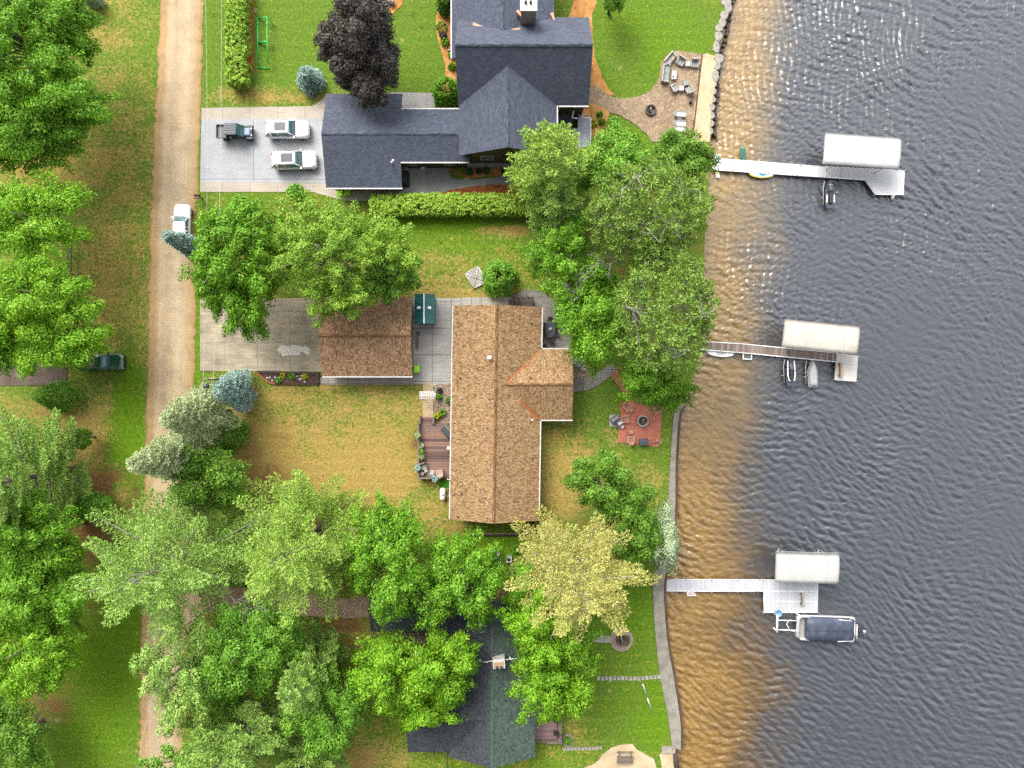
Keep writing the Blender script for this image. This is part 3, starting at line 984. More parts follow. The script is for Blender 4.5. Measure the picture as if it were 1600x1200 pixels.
def gen_broad(r, h, zlo, rad, ncl=150, per=112, leaf=.25, wid=.6, lobes=9, crad=.72, droop=.3, gap=.16, finger=0.0, rough=.32, nc=6, arch=.16):
    """broadleaf crown: boughs fan out from the trunk, each a plume of leaf clusters with gaps between"""
    nb = max(19, int(ncl / nc * 1.2))
    bd = unit(sphere_dirs(nb, r, -.28) + r.normal(0, .13, (nb, 3)))
    lob = unit(sphere_dirs(lobes, r, -0.1) + r.normal(0, .25, (lobes, 3)))
    amp = r.uniform(.1, 1.0, lobes)
    bf = (.78 + rough * np.max(amp * np.maximum(0, bd @ lob.T) ** 6, 1)) * r.uniform(.80, 1.08, nb)
    keep = r.random(nb) > gap
    bd, bf = bd[keep], bf[keep]
    nb = len(bd)
    j = np.repeat(np.arange(nb), nc)
    sft = np.tile(np.linspace(.60, 1.0, nc), nb) + r.normal(0, .03, nb * nc)
    n = len(j)
    dirs = bd[j]
    zc, rz = (zlo + h) / 2, (h - zlo) / 2
    ax = np.array([rad, rad, rz])
    tang = unit(np.cross(dirs, np.array([0, 0, 1.0]) + r.normal(0, .05, (n, 3))))
    lat = r.normal(0, .085, n) * (1.15 - .5 * (sft - .6) / .4)
    cen = (dirs * (bf[j] * sft)[:, None] + tang * lat[:, None]) * ax + np.array([0, 0, zc])
    cen[:, 2] += -arch * droop * rad * (sft - .6) ** 2 * 6 * np.linalg.norm(dirs[:, :2], axis=1) + r.normal(0, .12, n)
    cr = crad * (1.25 - .55 * (sft - .6) / .4) * r.uniform(.75, 1.2, n)
    ni = int(n * .14)
    ii = r.choice(n, ni, replace=False)
    cen[ii] = (cen[ii] - np.array([0, 0, zc])) * r.uniform(.45, .8, (ni, 1)) + np.array([0, 0, zc])
    cnt = (per * (cr / crad) ** 1.6).astype(int) + 8
    k = np.repeat(np.arange(n), cnt)
    m = len(k)
    g = unit(r.normal(0, 1, (m, 3)))
    g[:, 2] = np.where(g[:, 2] < -0.25, -g[:, 2], g[:, 2])
    rr = r.random(m) ** .45
    outd = unit(dirs[k] * np.array([1, 1, .4]) + 1e-6)
    off = g * rr[:, None] * cr[k][:, None] * np.array([1, 1, .6])
    al = np.sum(off * outd, 1)[:, None]
    off = off + outd * al * (.3 + finger)
    hor = np.linalg.norm(off[:, :2], axis=1)
    off[:, 2] -= droop * hor ** 1.5 / crad * .5
    pos = cen[k] + off
    nrm = unit(off / cr[k][:, None] * 1.15 + np.array([0, 0, .5]) + dirs[k] * .25 + r.normal(0, .34, (m, 3)))
    d0 = outd + off / cr[k][:, None] * .8 + r.normal(0, .45, (m, 3)) + np.array([0, 0, -droop])
    d = d0 - np.sum(d0 * nrm, 1)[:, None] * nrm
    L = leaf * r.uniform(.7, 1.35, m)
    limbs = []
    for q in range(0, nb):
        if r.random() < .7:
            z0 = r.uniform(.22, .6) * h
            tip = bd[q] * bf[q] * .86 * ax + np.array([0, 0, zc])
            z0 = min(z0, tip[2])
            limbs.append((np.array([0, 0, z0]), tip * np.array([.5, .5, 0]) + np.array([0, 0, (z0 + tip[2]) / 2 + .25]), tip, .010 * h * r.uniform(.5, 1)))
    return pos, d, nrm, L, L * wid, limbs


def gen_pine(r, h, zlo, rad, nb=64, prof='white', needle=.27, nw=.10, slope=(.02, .5), tw=13, per=8, dens=1.0, fan=.34):
    """conifer: whorled boughs carrying flat sprays of needle tufts"""
    pos, dd, nn, LL = [], [], [], []
    limbs = []
    for i in range(nb):
        tt = (i + .5) / nb
        z = zlo + (h - zlo) * tt
        if prof == 'spruce':
            L = rad * (1 - tt) ** .85 * r.uniform(.88, 1.1) + .25
        elif prof == 'white':
            L = rad * (1 - tt ** 1.7) ** .7 * r.uniform(.62, 1.15) + .5
        else:
            L = rad * math.sqrt(max(0.03, 1 - (2 * tt - .9) ** 2 / 1.3)) * r.uniform(.8, 1.08)
        az = i * 2.399963 + r.normal(0, .22)
        sl = slope[0] + (slope[1] - slope[0]) * tt + r.normal(0, .06)
        o = np.array([math.cos(az), math.sin(az), 0])
        sd = np.array([-o[1], o[0], 0])
        bend = r.normal(0, .10)

        def bp(s):
            zz = sl * s * L + (.16 * s * s * L if prof == 'white' else -.12 * s * s * L + .1 * s ** 3 * L)
            return np.array([0, 0, z + zz]) + o * s * L + sd * bend * s * s * L
        if i % 2 == 0:
            limbs.append((bp(0.0), bp(.45), bp(.9), .018 * L + .01))
        nt = max(4, int(tw * (L / rad) ** .8 * dens) + 2)
        for s in np.linspace(.25 if prof == 'white' else .15, 1.0, nt):
            for sg in (-1, 1, 0):
                tl = (fan * L * (1.08 - s) + .28) * r.uniform(.7, 1.2) if sg else .05
                b = bp(s)
                td = unit(o * .75 + sd * sg * .85 + np.array([0, 0, .06])) if sg else o
                nk = max(1, int(tl / .26))
                for q in range(nk):
                    p = b + td * tl * (q + .8) / nk + np.array([0, 0, r.normal(0, .05)])
                    m = per
                    g = unit(td * 1.1 + r.normal(0, .62, (m, 3)) + np.array([0, 0, .25]))
                    pos.append(np.repeat(p[None], m, 0) + r.normal(0, .06, (m, 3)))
                    dd.append(g)
                    nn.append(r.normal(0, .55, (m, 3)) + np.array([0, 0, 1.0]) + o * .2)
                    LL.append(needle * r.uniform(.7, 1.25, m))
    # leader
    pos, dd, nn, LL = map(np.concatenate, (pos, dd, nn, LL))
    nn = nn - np.sum(nn * dd, 1)[:, None] * dd
    return pos, dd, nn, LL, np.full(len(LL), nw) * r.uniform(.8, 1.3, len(LL)), limbs


def gen_tuft(r, h, zlo, rad, ncl=580, per=36, needle=.3, nw=.11, cr=.42, gap=.25):
    """red pine: separate brushes of needles at the ends of bare limbs, the limbs showing between"""
    dirs = unit(sphere_dirs(ncl, r, -.2) + r.normal(0, .12, (ncl, 3)))
    lob = unit(sphere_dirs(8, r, 0) + r.normal(0, .2, (8, 3)))
    f = .72 + .26 * np.max(r.uniform(.3, 1, 8) * np.maximum(0, dirs @ lob.T) ** 6, 1)
    f *= r.uniform(.62, 1.04, ncl)
    zc, rz = (zlo + h) / 2, (h - zlo) / 2
    cen = dirs * f[:, None] * np.array([rad, rad, rz]) + np.array([0, 0, zc])
    k = np.repeat(np.arange(ncl), per)
    m = len(k)
    g = unit(r.normal(0, 1, (m, 3)) + dirs[k] * .45 + np.array([0, 0, .25]))
    scl = cr * r.uniform(.75, 1.3, ncl)
    pos = cen[k] + g * (r.random(m) * .55)[:, None] * scl[k][:, None]
    nrm = r.normal(0, .7, (m, 3)) + np.array([0, 0, .8])
    nrm = nrm - np.sum(nrm * g, 1)[:, None] * g
    L = needle * r.uniform(.7, 1.3, m)
    limbs = []
    nm = 11
    mains = []
    for q in range(nm):
        az = q * 2.399963 + r.normal(0, .2)
        z0 = r.uniform(.42, .72) * h
        out = rad * r.uniform(.5, .72)
        bow = r.normal(0, .22, 2) * rad * .5
        p0 = np.array([0, 0, z0])
        p2 = np.array([math.cos(az) * out, math.sin(az) * out, min(h * .93, z0 + r.uniform(.1, .28) * h)])
        p1 = (p0 + p2) / 2 + np.array([bow[0], bow[1], -.2])
        limbs.append((p0, p1, p2, .075 * r.uniform(.7, 1.2)))
        mains += [p0 * .25 + p1 * .75, p1, p1 * .5 + p2 * .5, p2]
    mains = np.array(mains)
    for j in range(ncl):
        if r.random() < .34:
            dd = np.linalg.norm(mains - cen[j], axis=1)
            s0 = mains[r.choice(np.argsort(dd)[:3])]
            limbs.append((s0, (s0 + cen[j]) / 2 + r.normal(0, .18, 3), cen[j], .030 * r.uniform(.6, 1.3)))
    return pos, g, nrm, L, np.full(m, nw) * r.uniform(.8, 1.3, m), limbs


def gen_cone(r, h, zlo, rad, ncl=150, per=42, leaf=.22, wid=.5, prof=1.0):
    """small dense evergreen or rounded shrub: upright sprays over a cone or dome"""
    t = r.random(ncl) ** (.62 if prof < 1 else .8)
    t = 1 - t
    a = np.arange(ncl) * 2.399963
    rr = (1 - t) ** prof * r.uniform(.82, 1.05, ncl)
    cen = np.stack([rr * rad * np.cos(a), rr * rad * np.sin(a), zlo + (h - zlo) * t], 1)
    k = np.repeat(np.arange(ncl), per)
    m = len(k)
    o = np.stack([np.cos(a), np.sin(a), np.full(ncl, .45)], 1)
    cr = .34 * r.uniform(.7, 1.3, ncl) * max(.5, min(1.3, rad / 1.3))
    g = unit(r.normal(0, 1, (m, 3)) + o[k] * .7)
    off = g * (r.random(m) ** .5)[:, None] * cr[k][:, None]
    nrm = unit(off / cr[k][:, None] + np.array([0, 0, .4]) + r.normal(0, .35, (m, 3)))
    d0 = o[k] + off + r.normal(0, .5, (m, 3))
    d = d0 - np.sum(d0 * nrm, 1)[:, None] * nrm
    L = leaf * r.uniform(.7, 1.3, m)
    return cen[k] + off, d, nrm, L, L * wid, []


LEAFM = {
    'bright': mleaf('bright_maple_leaves', [(66, 118, 16), (98, 156, 28), (136, 190, 48), (172, 214, 80)], k=0.67),
    'lime': mleaf('lime_maple_leaves', [(78, 134, 16), (114, 172, 26), (148, 200, 46), (180, 220, 78)], k=0.67),
    'mid': mleaf('mid_green_leaves', [(70, 124, 26), (104, 160, 42), (138, 192, 62), (172, 214, 90)], k=0.67),
    'deep': mleaf('deep_green_leaves', [(60, 98, 22), (92, 138, 36), (126, 174, 54), (158, 200, 80)], k=0.67),
    'oak': mleaf('oak_leaves', [(90, 132, 28), (126, 170, 46), (158, 198, 70), (186, 216, 98)], k=0.67),
    'white': mleaf('white_pine_needles', [(98, 138, 50), (130, 170, 70), (162, 198, 94), (190, 216, 118)], trans=.2, k=0.73),
    'whitelime': mleaf('young_pine_needles', [(106, 146, 48), (140, 178, 66), (170, 202, 88), (194, 216, 112)], trans=.2, k=0.73),
    'yellow': mleaf('yellowing_needles', [(146, 146, 70), (180, 178, 92), (204, 202, 116), (222, 218, 144)], trans=.2, k=0.73),
    'red': mleaf('red_pine_needles', [(80, 114, 34), (112, 148, 52), (146, 180, 76), (180, 206, 106)], trans=.15, k=0.71),
    'pale': mleaf('pale_spruce_needles', [(126, 144, 94), (158, 174, 120), (184, 198, 142), (206, 216, 168)], trans=.15, k=0.71),
    'blue': mleaf('blue_spruce_needles', [(120, 158, 150), (154, 188, 178), (184, 210, 200), (208, 226, 216)], trans=.15, k=0.67),
    'willow': mleaf('silver_leaves', [(142, 164, 118), (172, 194, 146), (196, 214, 168), (214, 226, 188)], trans=.2, k=0.69),
    'purple': mleaf('purple_leaves', [(36, 33, 31), (58, 52, 48), (92, 84, 77), (132, 122, 112)], trans=.1, k=.7),
    'cedar': mleaf('cedar_foliage', [(104, 150, 34), (142, 184, 52), (174, 208, 76), (202, 224, 108)], trans=.2, k=0.71),
    'dark': mleaf('dark_evergreen', [(40, 88, 34), (66, 122, 50), (94, 152, 70)], trans=.15, k=.6),
    'gold': mleaf('golden_shrub', [(150, 160, 24), (190, 192, 40), (214, 212, 70)], k=0.71),
}

GEN = {
    'broad': (gen_broad, {}), 'droop': (gen_broad, dict(finger=.8, droop=.75, crad=.64, leaf=.28, wid=.5, gap=.16, rough=.4)), 'open': (gen_broad, dict(crad=.56, gap=.3, per=84, ncl=230, leaf=.235, rough=.42)),
    'white': (gen_pine, {}), 'spruce': (gen_pine, dict(prof='spruce', slope=(-.25, .12), nb=64, needle=.22, nw=.12, tw=11, per=5)), 'round': (gen_pine, dict(prof='round', nb=80, needle=.28, nw=.13)),
    'tuft': (gen_tuft, {}), 'cone': (gen_cone, {}), 'dome': (gen_cone, dict(prof=.5)),
}
LEAN = 0.0


def fit(fn, kws, kind, box, h, zlo, r):
    """leaf cloud of one crown mass, in ground coordinates, filling a plan box as seen from the survey point"""
    kws = dict(kws)
    if zlo is None:
        zlo = .28 * h if kind in ('broad', 'droop', 'open', 'tuft') else .12 * h
    x0, y0, x1, y1 = box
    zm = zlo + .55 * (h - zlo)
    rad = .5 * min(x1 - x0, y1 - y0) / S * (1 - zm / H)
    if kind in ('broad', 'droop', 'open'):
        area = (x1 - x0) * (y1 - y0) / S / S
        kws['ncl'] = int(kws.get('ncl', 150) * max(.3, min(2.2, area / 95)))
    pos, d, nrm, L, W, limbs = fn(r, h, zlo, rad, **kws)
    base = np.array([((x0 + x1) / 2 - 800) * (1 - zm / H) / S, (600 - (y0 + y1) / 2) * (1 - zm / H) / S])
    sc = np.array([1.0, 1.0])
    for _ in range(7):
        q = pos[:, :2] * sc + base
        k = S / (1 - pos[:, 2] / H)
        qx, qy = q[:, 0] * k + 800, 600 - q[:, 1] * k
        bx = np.percentile(qx, [.6, 99.4])
        by = np.percentile(qy, [.6, 99.4])
        sc = sc * np.clip([(x1 - x0) / (bx[1] - bx[0]), (y1 - y0) / (by[1] - by[0])], .6, 1.6) ** .8
        sc = np.clip(sc, .45, 2.6)
        base = base + np.array([(x0 + x1) / 2 - bx.mean(), by.mean() - (y0 + y1) / 2]) * (1 - zm / H) / S
    pos = pos.copy()
    pos[:, :2] *= sc
    s3 = np.array([sc[0], sc[1], 1])
    return base, pos, d, nrm, L, W, [(a * s3, b * s3, c_ * s3, q) for a, b, c_, q in limbs]


def tree(name, label, cat, kind, mat, box, h, zlo=None, seed=1, bark=None, group=None, trunk=True, more=(), **kw):
    """grows a plant; box is its crown in plan as seen from the survey point, more adds further crown masses (box, h, zlo)"""
    fn, kws = GEN[kind]
    kws = dict(kws)
    kws.update(kw)
    r = np.random.default_rng(seed * 101 + 3)
    res = [fit(fn, kws, kind, box, h, zlo, r)]
    for bx, hh, zz in more:
        res.append(fit(fn, kws, kind, bx, hh, zz, r))
    base = res[0][0]
    loc = (float(base[0]), float(base[1]), 0.0)
    o = thing(name, label, cat, loc, 0, group)
    bark = bark or M_BARK
    for q in range(1, len(res)):
        off = np.array([res[q][0][0] - base[0], res[q][0][1] - base[1], 0.0])
        mid = off + np.array([0, 0, more[q - 1][1] * .55])
        lb_ = [(np.array([0, 0, .3 * h]), mid * np.array([.6, .6, .8]), mid, .010 * h)]
        for a, b, c_, w_ in res[q][6]:
            lb_.append((mid, (mid + c_ + off) / 2 + np.array([0, 0, .2]), c_ + off, w_ * .7))
        res[q] = (res[q][0], res[q][1] + off) + res[q][2:6] + (lb_,)
    if trunk:
        mb = MB()
        tr = .016 * h + .05
        mb.tube([(0, 0, -.1), (0, 0, .15 * h), (.06, .04, .5 * h), (0, 0, .92 * h)], [tr * 1.25, tr, tr * .7, .04], 9)
        for rs in res:
            for p0, p1, p2, rr in rs[6]:
                mb.tube([p0, p1, p2], [rr, rr * .7, rr * .3], 5, False)
        mb.build('trunk', bark, o, world=False)
    cat_ = [np.concatenate([rs[q] for rs in res]) for q in range(1, 6)]
    leaf_mesh('crown', cat_[0], cat_[1], cat_[2], cat_[3], cat_[4], LEAFM[mat], o)
    return o


TREES = [
    # left edge
    ('maple_tree', 'huge bright green maple at the top left corner with gaps between its layered boughs', 'broad', 'bright', (-70, -40, 130, 160), 15, dict(seed=1, ncl=190, gap=.2, rough=.5, more=(((-40, 110, 168, 212), 13, 4), ((30, -30, 152, 96), 12, 4), ((-60, 150, 122, 268), 12, 3)))),
    ('maple_tree', 'lime green maple directly below the huge corner maple, on the left edge', 'broad', 'lime', (-40, 276, 132, 408), 12, dict(seed=2)),
    ('maple_tree', 'lime green maple spreading over the tail of the black pickup truck', 'broad', 'lime', (-10, 404, 150, 520), 13, dict(seed=3, rough=.4, more=(((30, 470, 168, 572), 11, 3.5), ((-20, 480, 100, 584), 10, 3)))),
    ('maple_tree', 'lime maple cut by the left edge beside the dark asphalt drive', 'broad', 'lime', (-90, 440, 24, 590), 12, dict(seed=4)),
    ('pine_tree', 'pale green pine with upswept plumes on the left edge, above the bright leafy trees', 'white', 'white', (-70, 652, 132, 850), 17, dict(seed=5, nb=58, per=10)),
    ('maple_tree', 'bright green leafy tree below the pale plumed pine on the left edge', 'broad', 'bright', (-60, 770, 120, 900), 14, dict(seed=6, ncl=190, rough=.45, more=(((-40, 860, 132, 985), 13, 4),))),
    ('maple_tree', 'mid green leafy tree on the left edge below two larger trees', 'broad', 'lime', (-50, 935, 122, 1090), 12, dict(seed=7)),
    ('leafy_tree', 'dark green tree at the bottom left corner behind bare dead branches', 'broad', 'deep', (-60, 1090, 70, 1240), 9, dict(seed=8)),
    ('evergreen_shrub', 'cone shaped dark evergreen shrub beside the end of the dark asphalt drive', 'cone', 'mid', (53, 597, 124, 642), 5, dict(seed=9, ncl=220, leaf=.2)),
    ('leafy_tree', 'low dark green sapling between the plumed pine and the brown soil patch', 'broad', 'deep', (110, 672, 140, 700), 4, dict(seed=10, crad=.5, leaf=.22)),
    ('leafy_shrub', 'low spreading green brush between the left trees and the star shaped roadside pine', 'broad', 'mid', (112, 770, 172, 812), 3, dict(seed=11, crad=.6, leaf=.22)),
    ('leafy_shrub', 'grey leaved bush at the top edge beside the huge corner maple', 'dome', 'willow', (128, -14, 160, 10), 2.5, dict(seed=12)),
    # along the road
    ('blue_spruce', 'small blue spruce leaning over the back of the white roadside car', 'spruce', 'blue', (263, 364, 310, 404), 8, dict(seed=13)),
    ('maple_tree', 'vivid green maple overhanging the left end of the stained concrete drive', 'droop', 'bright', (298, 316, 446, 470), 14, dict(seed=14, ncl=190, finger=.5, gap=.2, more=(((345, 420, 430, 530), 11, 4), ((306, 400, 370, 496), 10, 3)))),
    ('oak_tree', 'yellowish oak with pale bare limbs showing, over the brown roofed garage', 'open', 'oak', (424, 308, 590, 470), 14, dict(seed=15, bark=M_TWIG, ncl=250, more=(((565, 338, 652, 440), 12, 4), ((480, 420, 590, 506), 11, 4)))),
    ('leafy_tree', 'dense dark green tree at the right end of the yellowish oak above the green shed', 'broad', 'deep', (575, 390, 655, 470), 10, dict(seed=16)),
    ('blue_spruce', 'blue spruce beside the brick edged flower bed and stained drive', 'spruce', 'blue', (337, 580, 394, 640), 8, dict(seed=17)),
    ('spruce_tree', 'pale grey green spruce leaning over the road, upper of two beside the blue spruce', 'spruce', 'pale', (256, 604, 364, 690), 15, dict(seed=18, nb=80, tw=13, zlo=4.5)),
    ('spruce_tree', 'pale grey green spruce reaching across the road, lower of two above the dark maple', 'spruce', 'pale', (205, 668, 332, 748), 17, dict(seed=19, nb=84, tw=13, zlo=5)),
    ('leafy_shrub', 'dark rounded shrub between the two grey spruce trunks', 'dome', 'deep', (330, 650, 386, 704), 4, dict(seed=20, ncl=200)),
    ('maple_tree', 'dark green round maple at the lower left corner of the dry lawn', 'broad', 'deep', (250, 700, 386, 798), 11, dict(seed=21, gap=.06)),
    ('pine_tree', 'star shaped white pine spreading its long boughs over the road', 'white', 'white', (140, 760, 420, 975), 19, dict(seed=22, nb=56, tw=18, fan=.28, per=9, bark=M_TWIG)),
    ('pine_tree', 'yellow green pine between the star shaped pine and vivid maples', 'white', 'whitelime', (385, 748, 592, 955), 17, dict(seed=23, nb=56, tw=16, per=9)),
    ('maple_tree', 'vivid dark green maple at the upper left corner of the dark lower roof', 'droop', 'bright', (545, 782, 686, 966), 14, dict(seed=24, finger=.4, ncl=175)),
    ('maple_tree', 'vivid green maple hanging over the middle of the dark lower roof, beside the cooling unit', 'droop', 'bright', (655, 832, 790, 980), 13, dict(seed=25)),
    ('pine_tree', 'thin pale pine at the road edge by the dirt drive, below the star shaped pine', 'open', 'white', (210, 950, 345, 1150), 15, dict(seed=26, ncl=150, gap=.38)),
    ('oak_tree', 'large green oak in the middle of the lower left grove', 'broad', 'mid', (310, 940, 440, 1090), 14, dict(seed=27, more=(((385, 950, 472, 1050), 12, 4), ((290, 1010, 390, 1130), 11, 3)), gap=.18, rough=.45)),
    ('pine_tree', 'pale pine between the large grove oak and the light branched maple', 'white', 'white', (440, 980, 535, 1110), 14, dict(seed=28, nb=46)),
    ('maple_tree', 'green maple with yellow leaves mixed in at the right side of the lower left grove', 'broad', 'mid', (445, 1055, 565, 1185), 11, dict(seed=29)),
    ('pine_tree', 'broad pale pine at the bottom edge of the lower left grove', 'white', 'white', (290, 1080, 470, 1235), 16, dict(seed=30, nb=64, tw=15)),
    ('leafy_tree', 'leafy dark green tree at the bottom edge beside the road', 'open', 'mid', (218, 1160, 330, 1260), 11, dict(seed=31, gap=.28)),
    ('pine_tree', 'small pale pine on the bottom edge right of the broad pale pine', 'white', 'white', (430, 1140, 540, 1250), 12, dict(seed=32, nb=44)),
    ('maple_tree', 'lime green maple covering the left wing of the green roofed house', 'droop', 'lime', (545, 990, 690, 1110), 13, dict(seed=33, ncl=185, more=(((620, 985, 745, 1100), 12, 4), ((600, 1060, 720, 1140), 10, 3)))),
    ('maple_tree', 'tall green maple over the right side of the green roofed house', 'droop', 'lime', (785, 910, 930, 1040), 14, dict(seed=34, ncl=190, more=(((800, 1000, 932, 1128), 12, 3.5),))),
    ('leafy_tree', 'green tree under the yellow pine beside the cooling unit', 'broad', 'bright', (790, 885, 862, 960), 9, dict(seed=35)),
    ('pine_tree', 'yellowing pine with long starry boughs near the seawall', 'white', 'yellow', (798, 808, 1006, 986), 18, dict(seed=36, nb=54, tw=20, fan=.24, per=8, bark=M_TWIG)),
    ('maple_tree', 'rounded deep green tree on the lawn between the brown house and the lake', 'broad', 'deep', (887, 706, 985, 800), 11, dict(seed=37, ncl=190, crad=.66, more=(((940, 750, 1024, 850), 10, 3),))),
    ('leafy_tree', 'deep green tree between the rounded lawn tree and the silver leaved tree', 'broad', 'deep', (940, 790, 1034, 890), 9, dict(seed=38)),
    ('willow_tree', 'silver green willow leaning out over the seawall', 'droop', 'willow', (1008, 786, 1060, 892), 7, dict(seed=39, crad=.6, leaf=.3, wid=.35, ncl=170)),
    # upper right grove by the shore
    ('white_pine', 'light green white pine beside the dark sided gable of the grey roofed house', 'white', 'whitelime', (800, 200, 928, 340), 17, dict(seed=40, nb=60, tw=14, per=10)),
    ('white_pine', 'white pine sapling below the light green pine, at the end of the clipped hedge', 'white', 'white', (828, 290, 920, 370), 12, dict(seed=41, nb=44)),
    ('leafy_tree', 'fresh green tree between the grey deck and the red pine', 'broad', 'mid', (905, 190, 1012, 300), 12, dict(seed=42)),
    ('leafy_tree', 'deep green tree at the shore end of the white dock', 'broad', 'deep', (1005, 204, 1120, 296), 10, dict(seed=43)),
    ('red_pine', 'olive red pine with bare grey twigs in its middle, upper of two on the shore', 'tuft', 'red', (922, 252, 1106, 410), 18, dict(seed=44, bark=M_TWIG)),
    ('red_pine', 'olive red pine on the shore by the wooden dock, lower of two', 'tuft', 'red', (962, 384, 1114, 578), 18, dict(seed=45, bark=M_TWIG)),
    ('leafy_tree', 'fresh green tree above the patio dining set, with bleached dead twigs beside it', 'open', 'bright', (818, 338, 948, 474), 12, dict(seed=46, bark=M_TWIG, ncl=240)),
    ('leafy_tree', 'bright green tree between the dining patio and the lower red pine', 'broad', 'bright', (872, 430, 990, 578), 12, dict(seed=47)),
    ('ash_tree', 'vivid drooping ash tree above the red paver patio', 'droop', 'bright', (966, 560, 1086, 640), 10, dict(seed=48, finger=.9)),
    ('leafy_shrub', 'round green shrub beside the square grey platform', 'dome', 'mid', (756, 408, 806, 462), 4, dict(seed=49, ncl=200, leaf=.24)),
    # by the grey roofed house
    ('purple_maple', 'dark purple maple overhanging the grey garage roof', 'broad', 'purple', (524, -40, 610, 108), 14, dict(seed=50, ncl=230, droop=.2, more=(((495, 22, 560, 92), 10, 4), ((568, 52, 622, 138), 10, 4), ((518, 86, 566, 136), 9, 3.5), ((551, 112, 602, 165), 9, 4)))),
    ('leafy_shrub', 'bright green shrub in the inner corner of the grey roofed house', 'dome', 'bright', (678, 122, 718, 168), 3, dict(seed=51, ncl=160)),
    ('leafy_shrub', 'dark green shrub at the top edge against the grey roofed house', 'dome', 'deep', (683, -14, 708, 24), 3, dict(seed=52)),
    ('blue_spruce', 'small round blue spruce standing alone on the upper lawn', 'spruce', 'blue', (466, 105, 505, 148), 3.2, dict(seed=53, nb=60, needle=.16, nw=.09)),
    ('leafy_tree', 'pale green tree tip cut by the top edge above the lakeside lawn', 'broad', 'mid', (946, -50, 976, 12), 7, dict(seed=54, crad=.6)),
]
CATS = {'evergreen_shrub': 'shrub', 'leafy_shrub': 'shrub'}
for nm, lb, kd, mt, bx, hh, kw in TREES:
    tree(nm, lb, CATS.get(nm, 'tree'), kd, mt, bx, hh, **kw)


def hedge(label, x0, y0, x1, y1, h, seed, n):
    """clipped row of arborvitae: upright plumes packed side by side"""
    r = np.random.default_rng(seed)
    z = h
    a, b = P(x0, y1, z * .6), P(x1, y0, z * .6)
    W, D = b.x - a.x, b.y - a.y
    cx, cy = (a.x + b.x) / 2, (a.y + b.y) / 2
    per = 60
    ux, uy = r.random(n) - .5, r.random(n) - .5
    edge = np.maximum(np.abs(ux), np.abs(uy)) * 2
    top = h * (1 - .25 * np.maximum(0, edge - .55) / .45) * r.uniform(.88, 1.06, n)
    cen = np.stack([ux * W, uy * D, top], 1)
    side = r.random(n) < .35
    cen[side, 2] *= r.uniform(.15, .95, side.sum())
    e = r.integers(0, 4, n)
    for q, (ax, sg) in enumerate(((0, 1), (0, -1), (1, 1), (1, -1))):
        mk = side & (e == q)
        cen[mk, ax] = sg * .5 * (W, D)[ax] * r.uniform(.92, 1.03, mk.sum())
    k = np.repeat(np.arange(n), per)
    m = len(k)
    o = np.array([0, 0, .8]) + np.stack([ux, uy, 0 * ux], 1) * 1.2
    g = unit(r.normal(0, 1, (m, 3)) + o[k] * .7)
    off = g * (r.random(m) ** .6)[:, None] * np.array([.26, .26, .34])
    nrm = unit(g + np.array([0, 0, .3]) + r.normal(0, .4, (m, 3)))
    d0 = o[k] + r.normal(0, .5, (m, 3))
    d = d0 - np.sum(d0 * nrm, 1)[:, None] * nrm
    L = .2 * r.uniform(.7, 1.3, m)
    o_ = thing('hedge', label, 'hedge', (cx, cy, 0))
    mb = MB()
    nst = int(max(W, D) / .9)
    for i in range(nst):
        q = (i + .5) / nst - .5
        p = (q * W, 0) if W > D else (0, q * D)
        mb.tube([(p[0], p[1], -.1), (p[0], p[1], h * .8)], [.06, .02], 6)
    mb.build('stems', M_DARKB, o_, world=False)
    leaf_mesh('foliage', cen[k] + off, d, nrm, L, L * .6, LEAFM['cedar'], o_)
    return o_


hedge('long clipped hedge of bright evergreens below the red mulch bed', 583, 306, 838, 335, 1.9, 5, 1500)
hedge('tall clipped evergreen hedge beside the green goal frame', 357, -30, 385, 130, 2.3, 6, 900)


def shrub(label, px, py, d, mat, h=.8, seed=0, name='garden_plant', kind='dome', group=None):
    return tree(name, label, 'plant', kind, mat, (px - d / 2, py - d / 2, px + d / 2, py + d / 2), h, seed=seed, trunk=False, zlo=.05, ncl=26, per=26, leaf=.16, group=group)


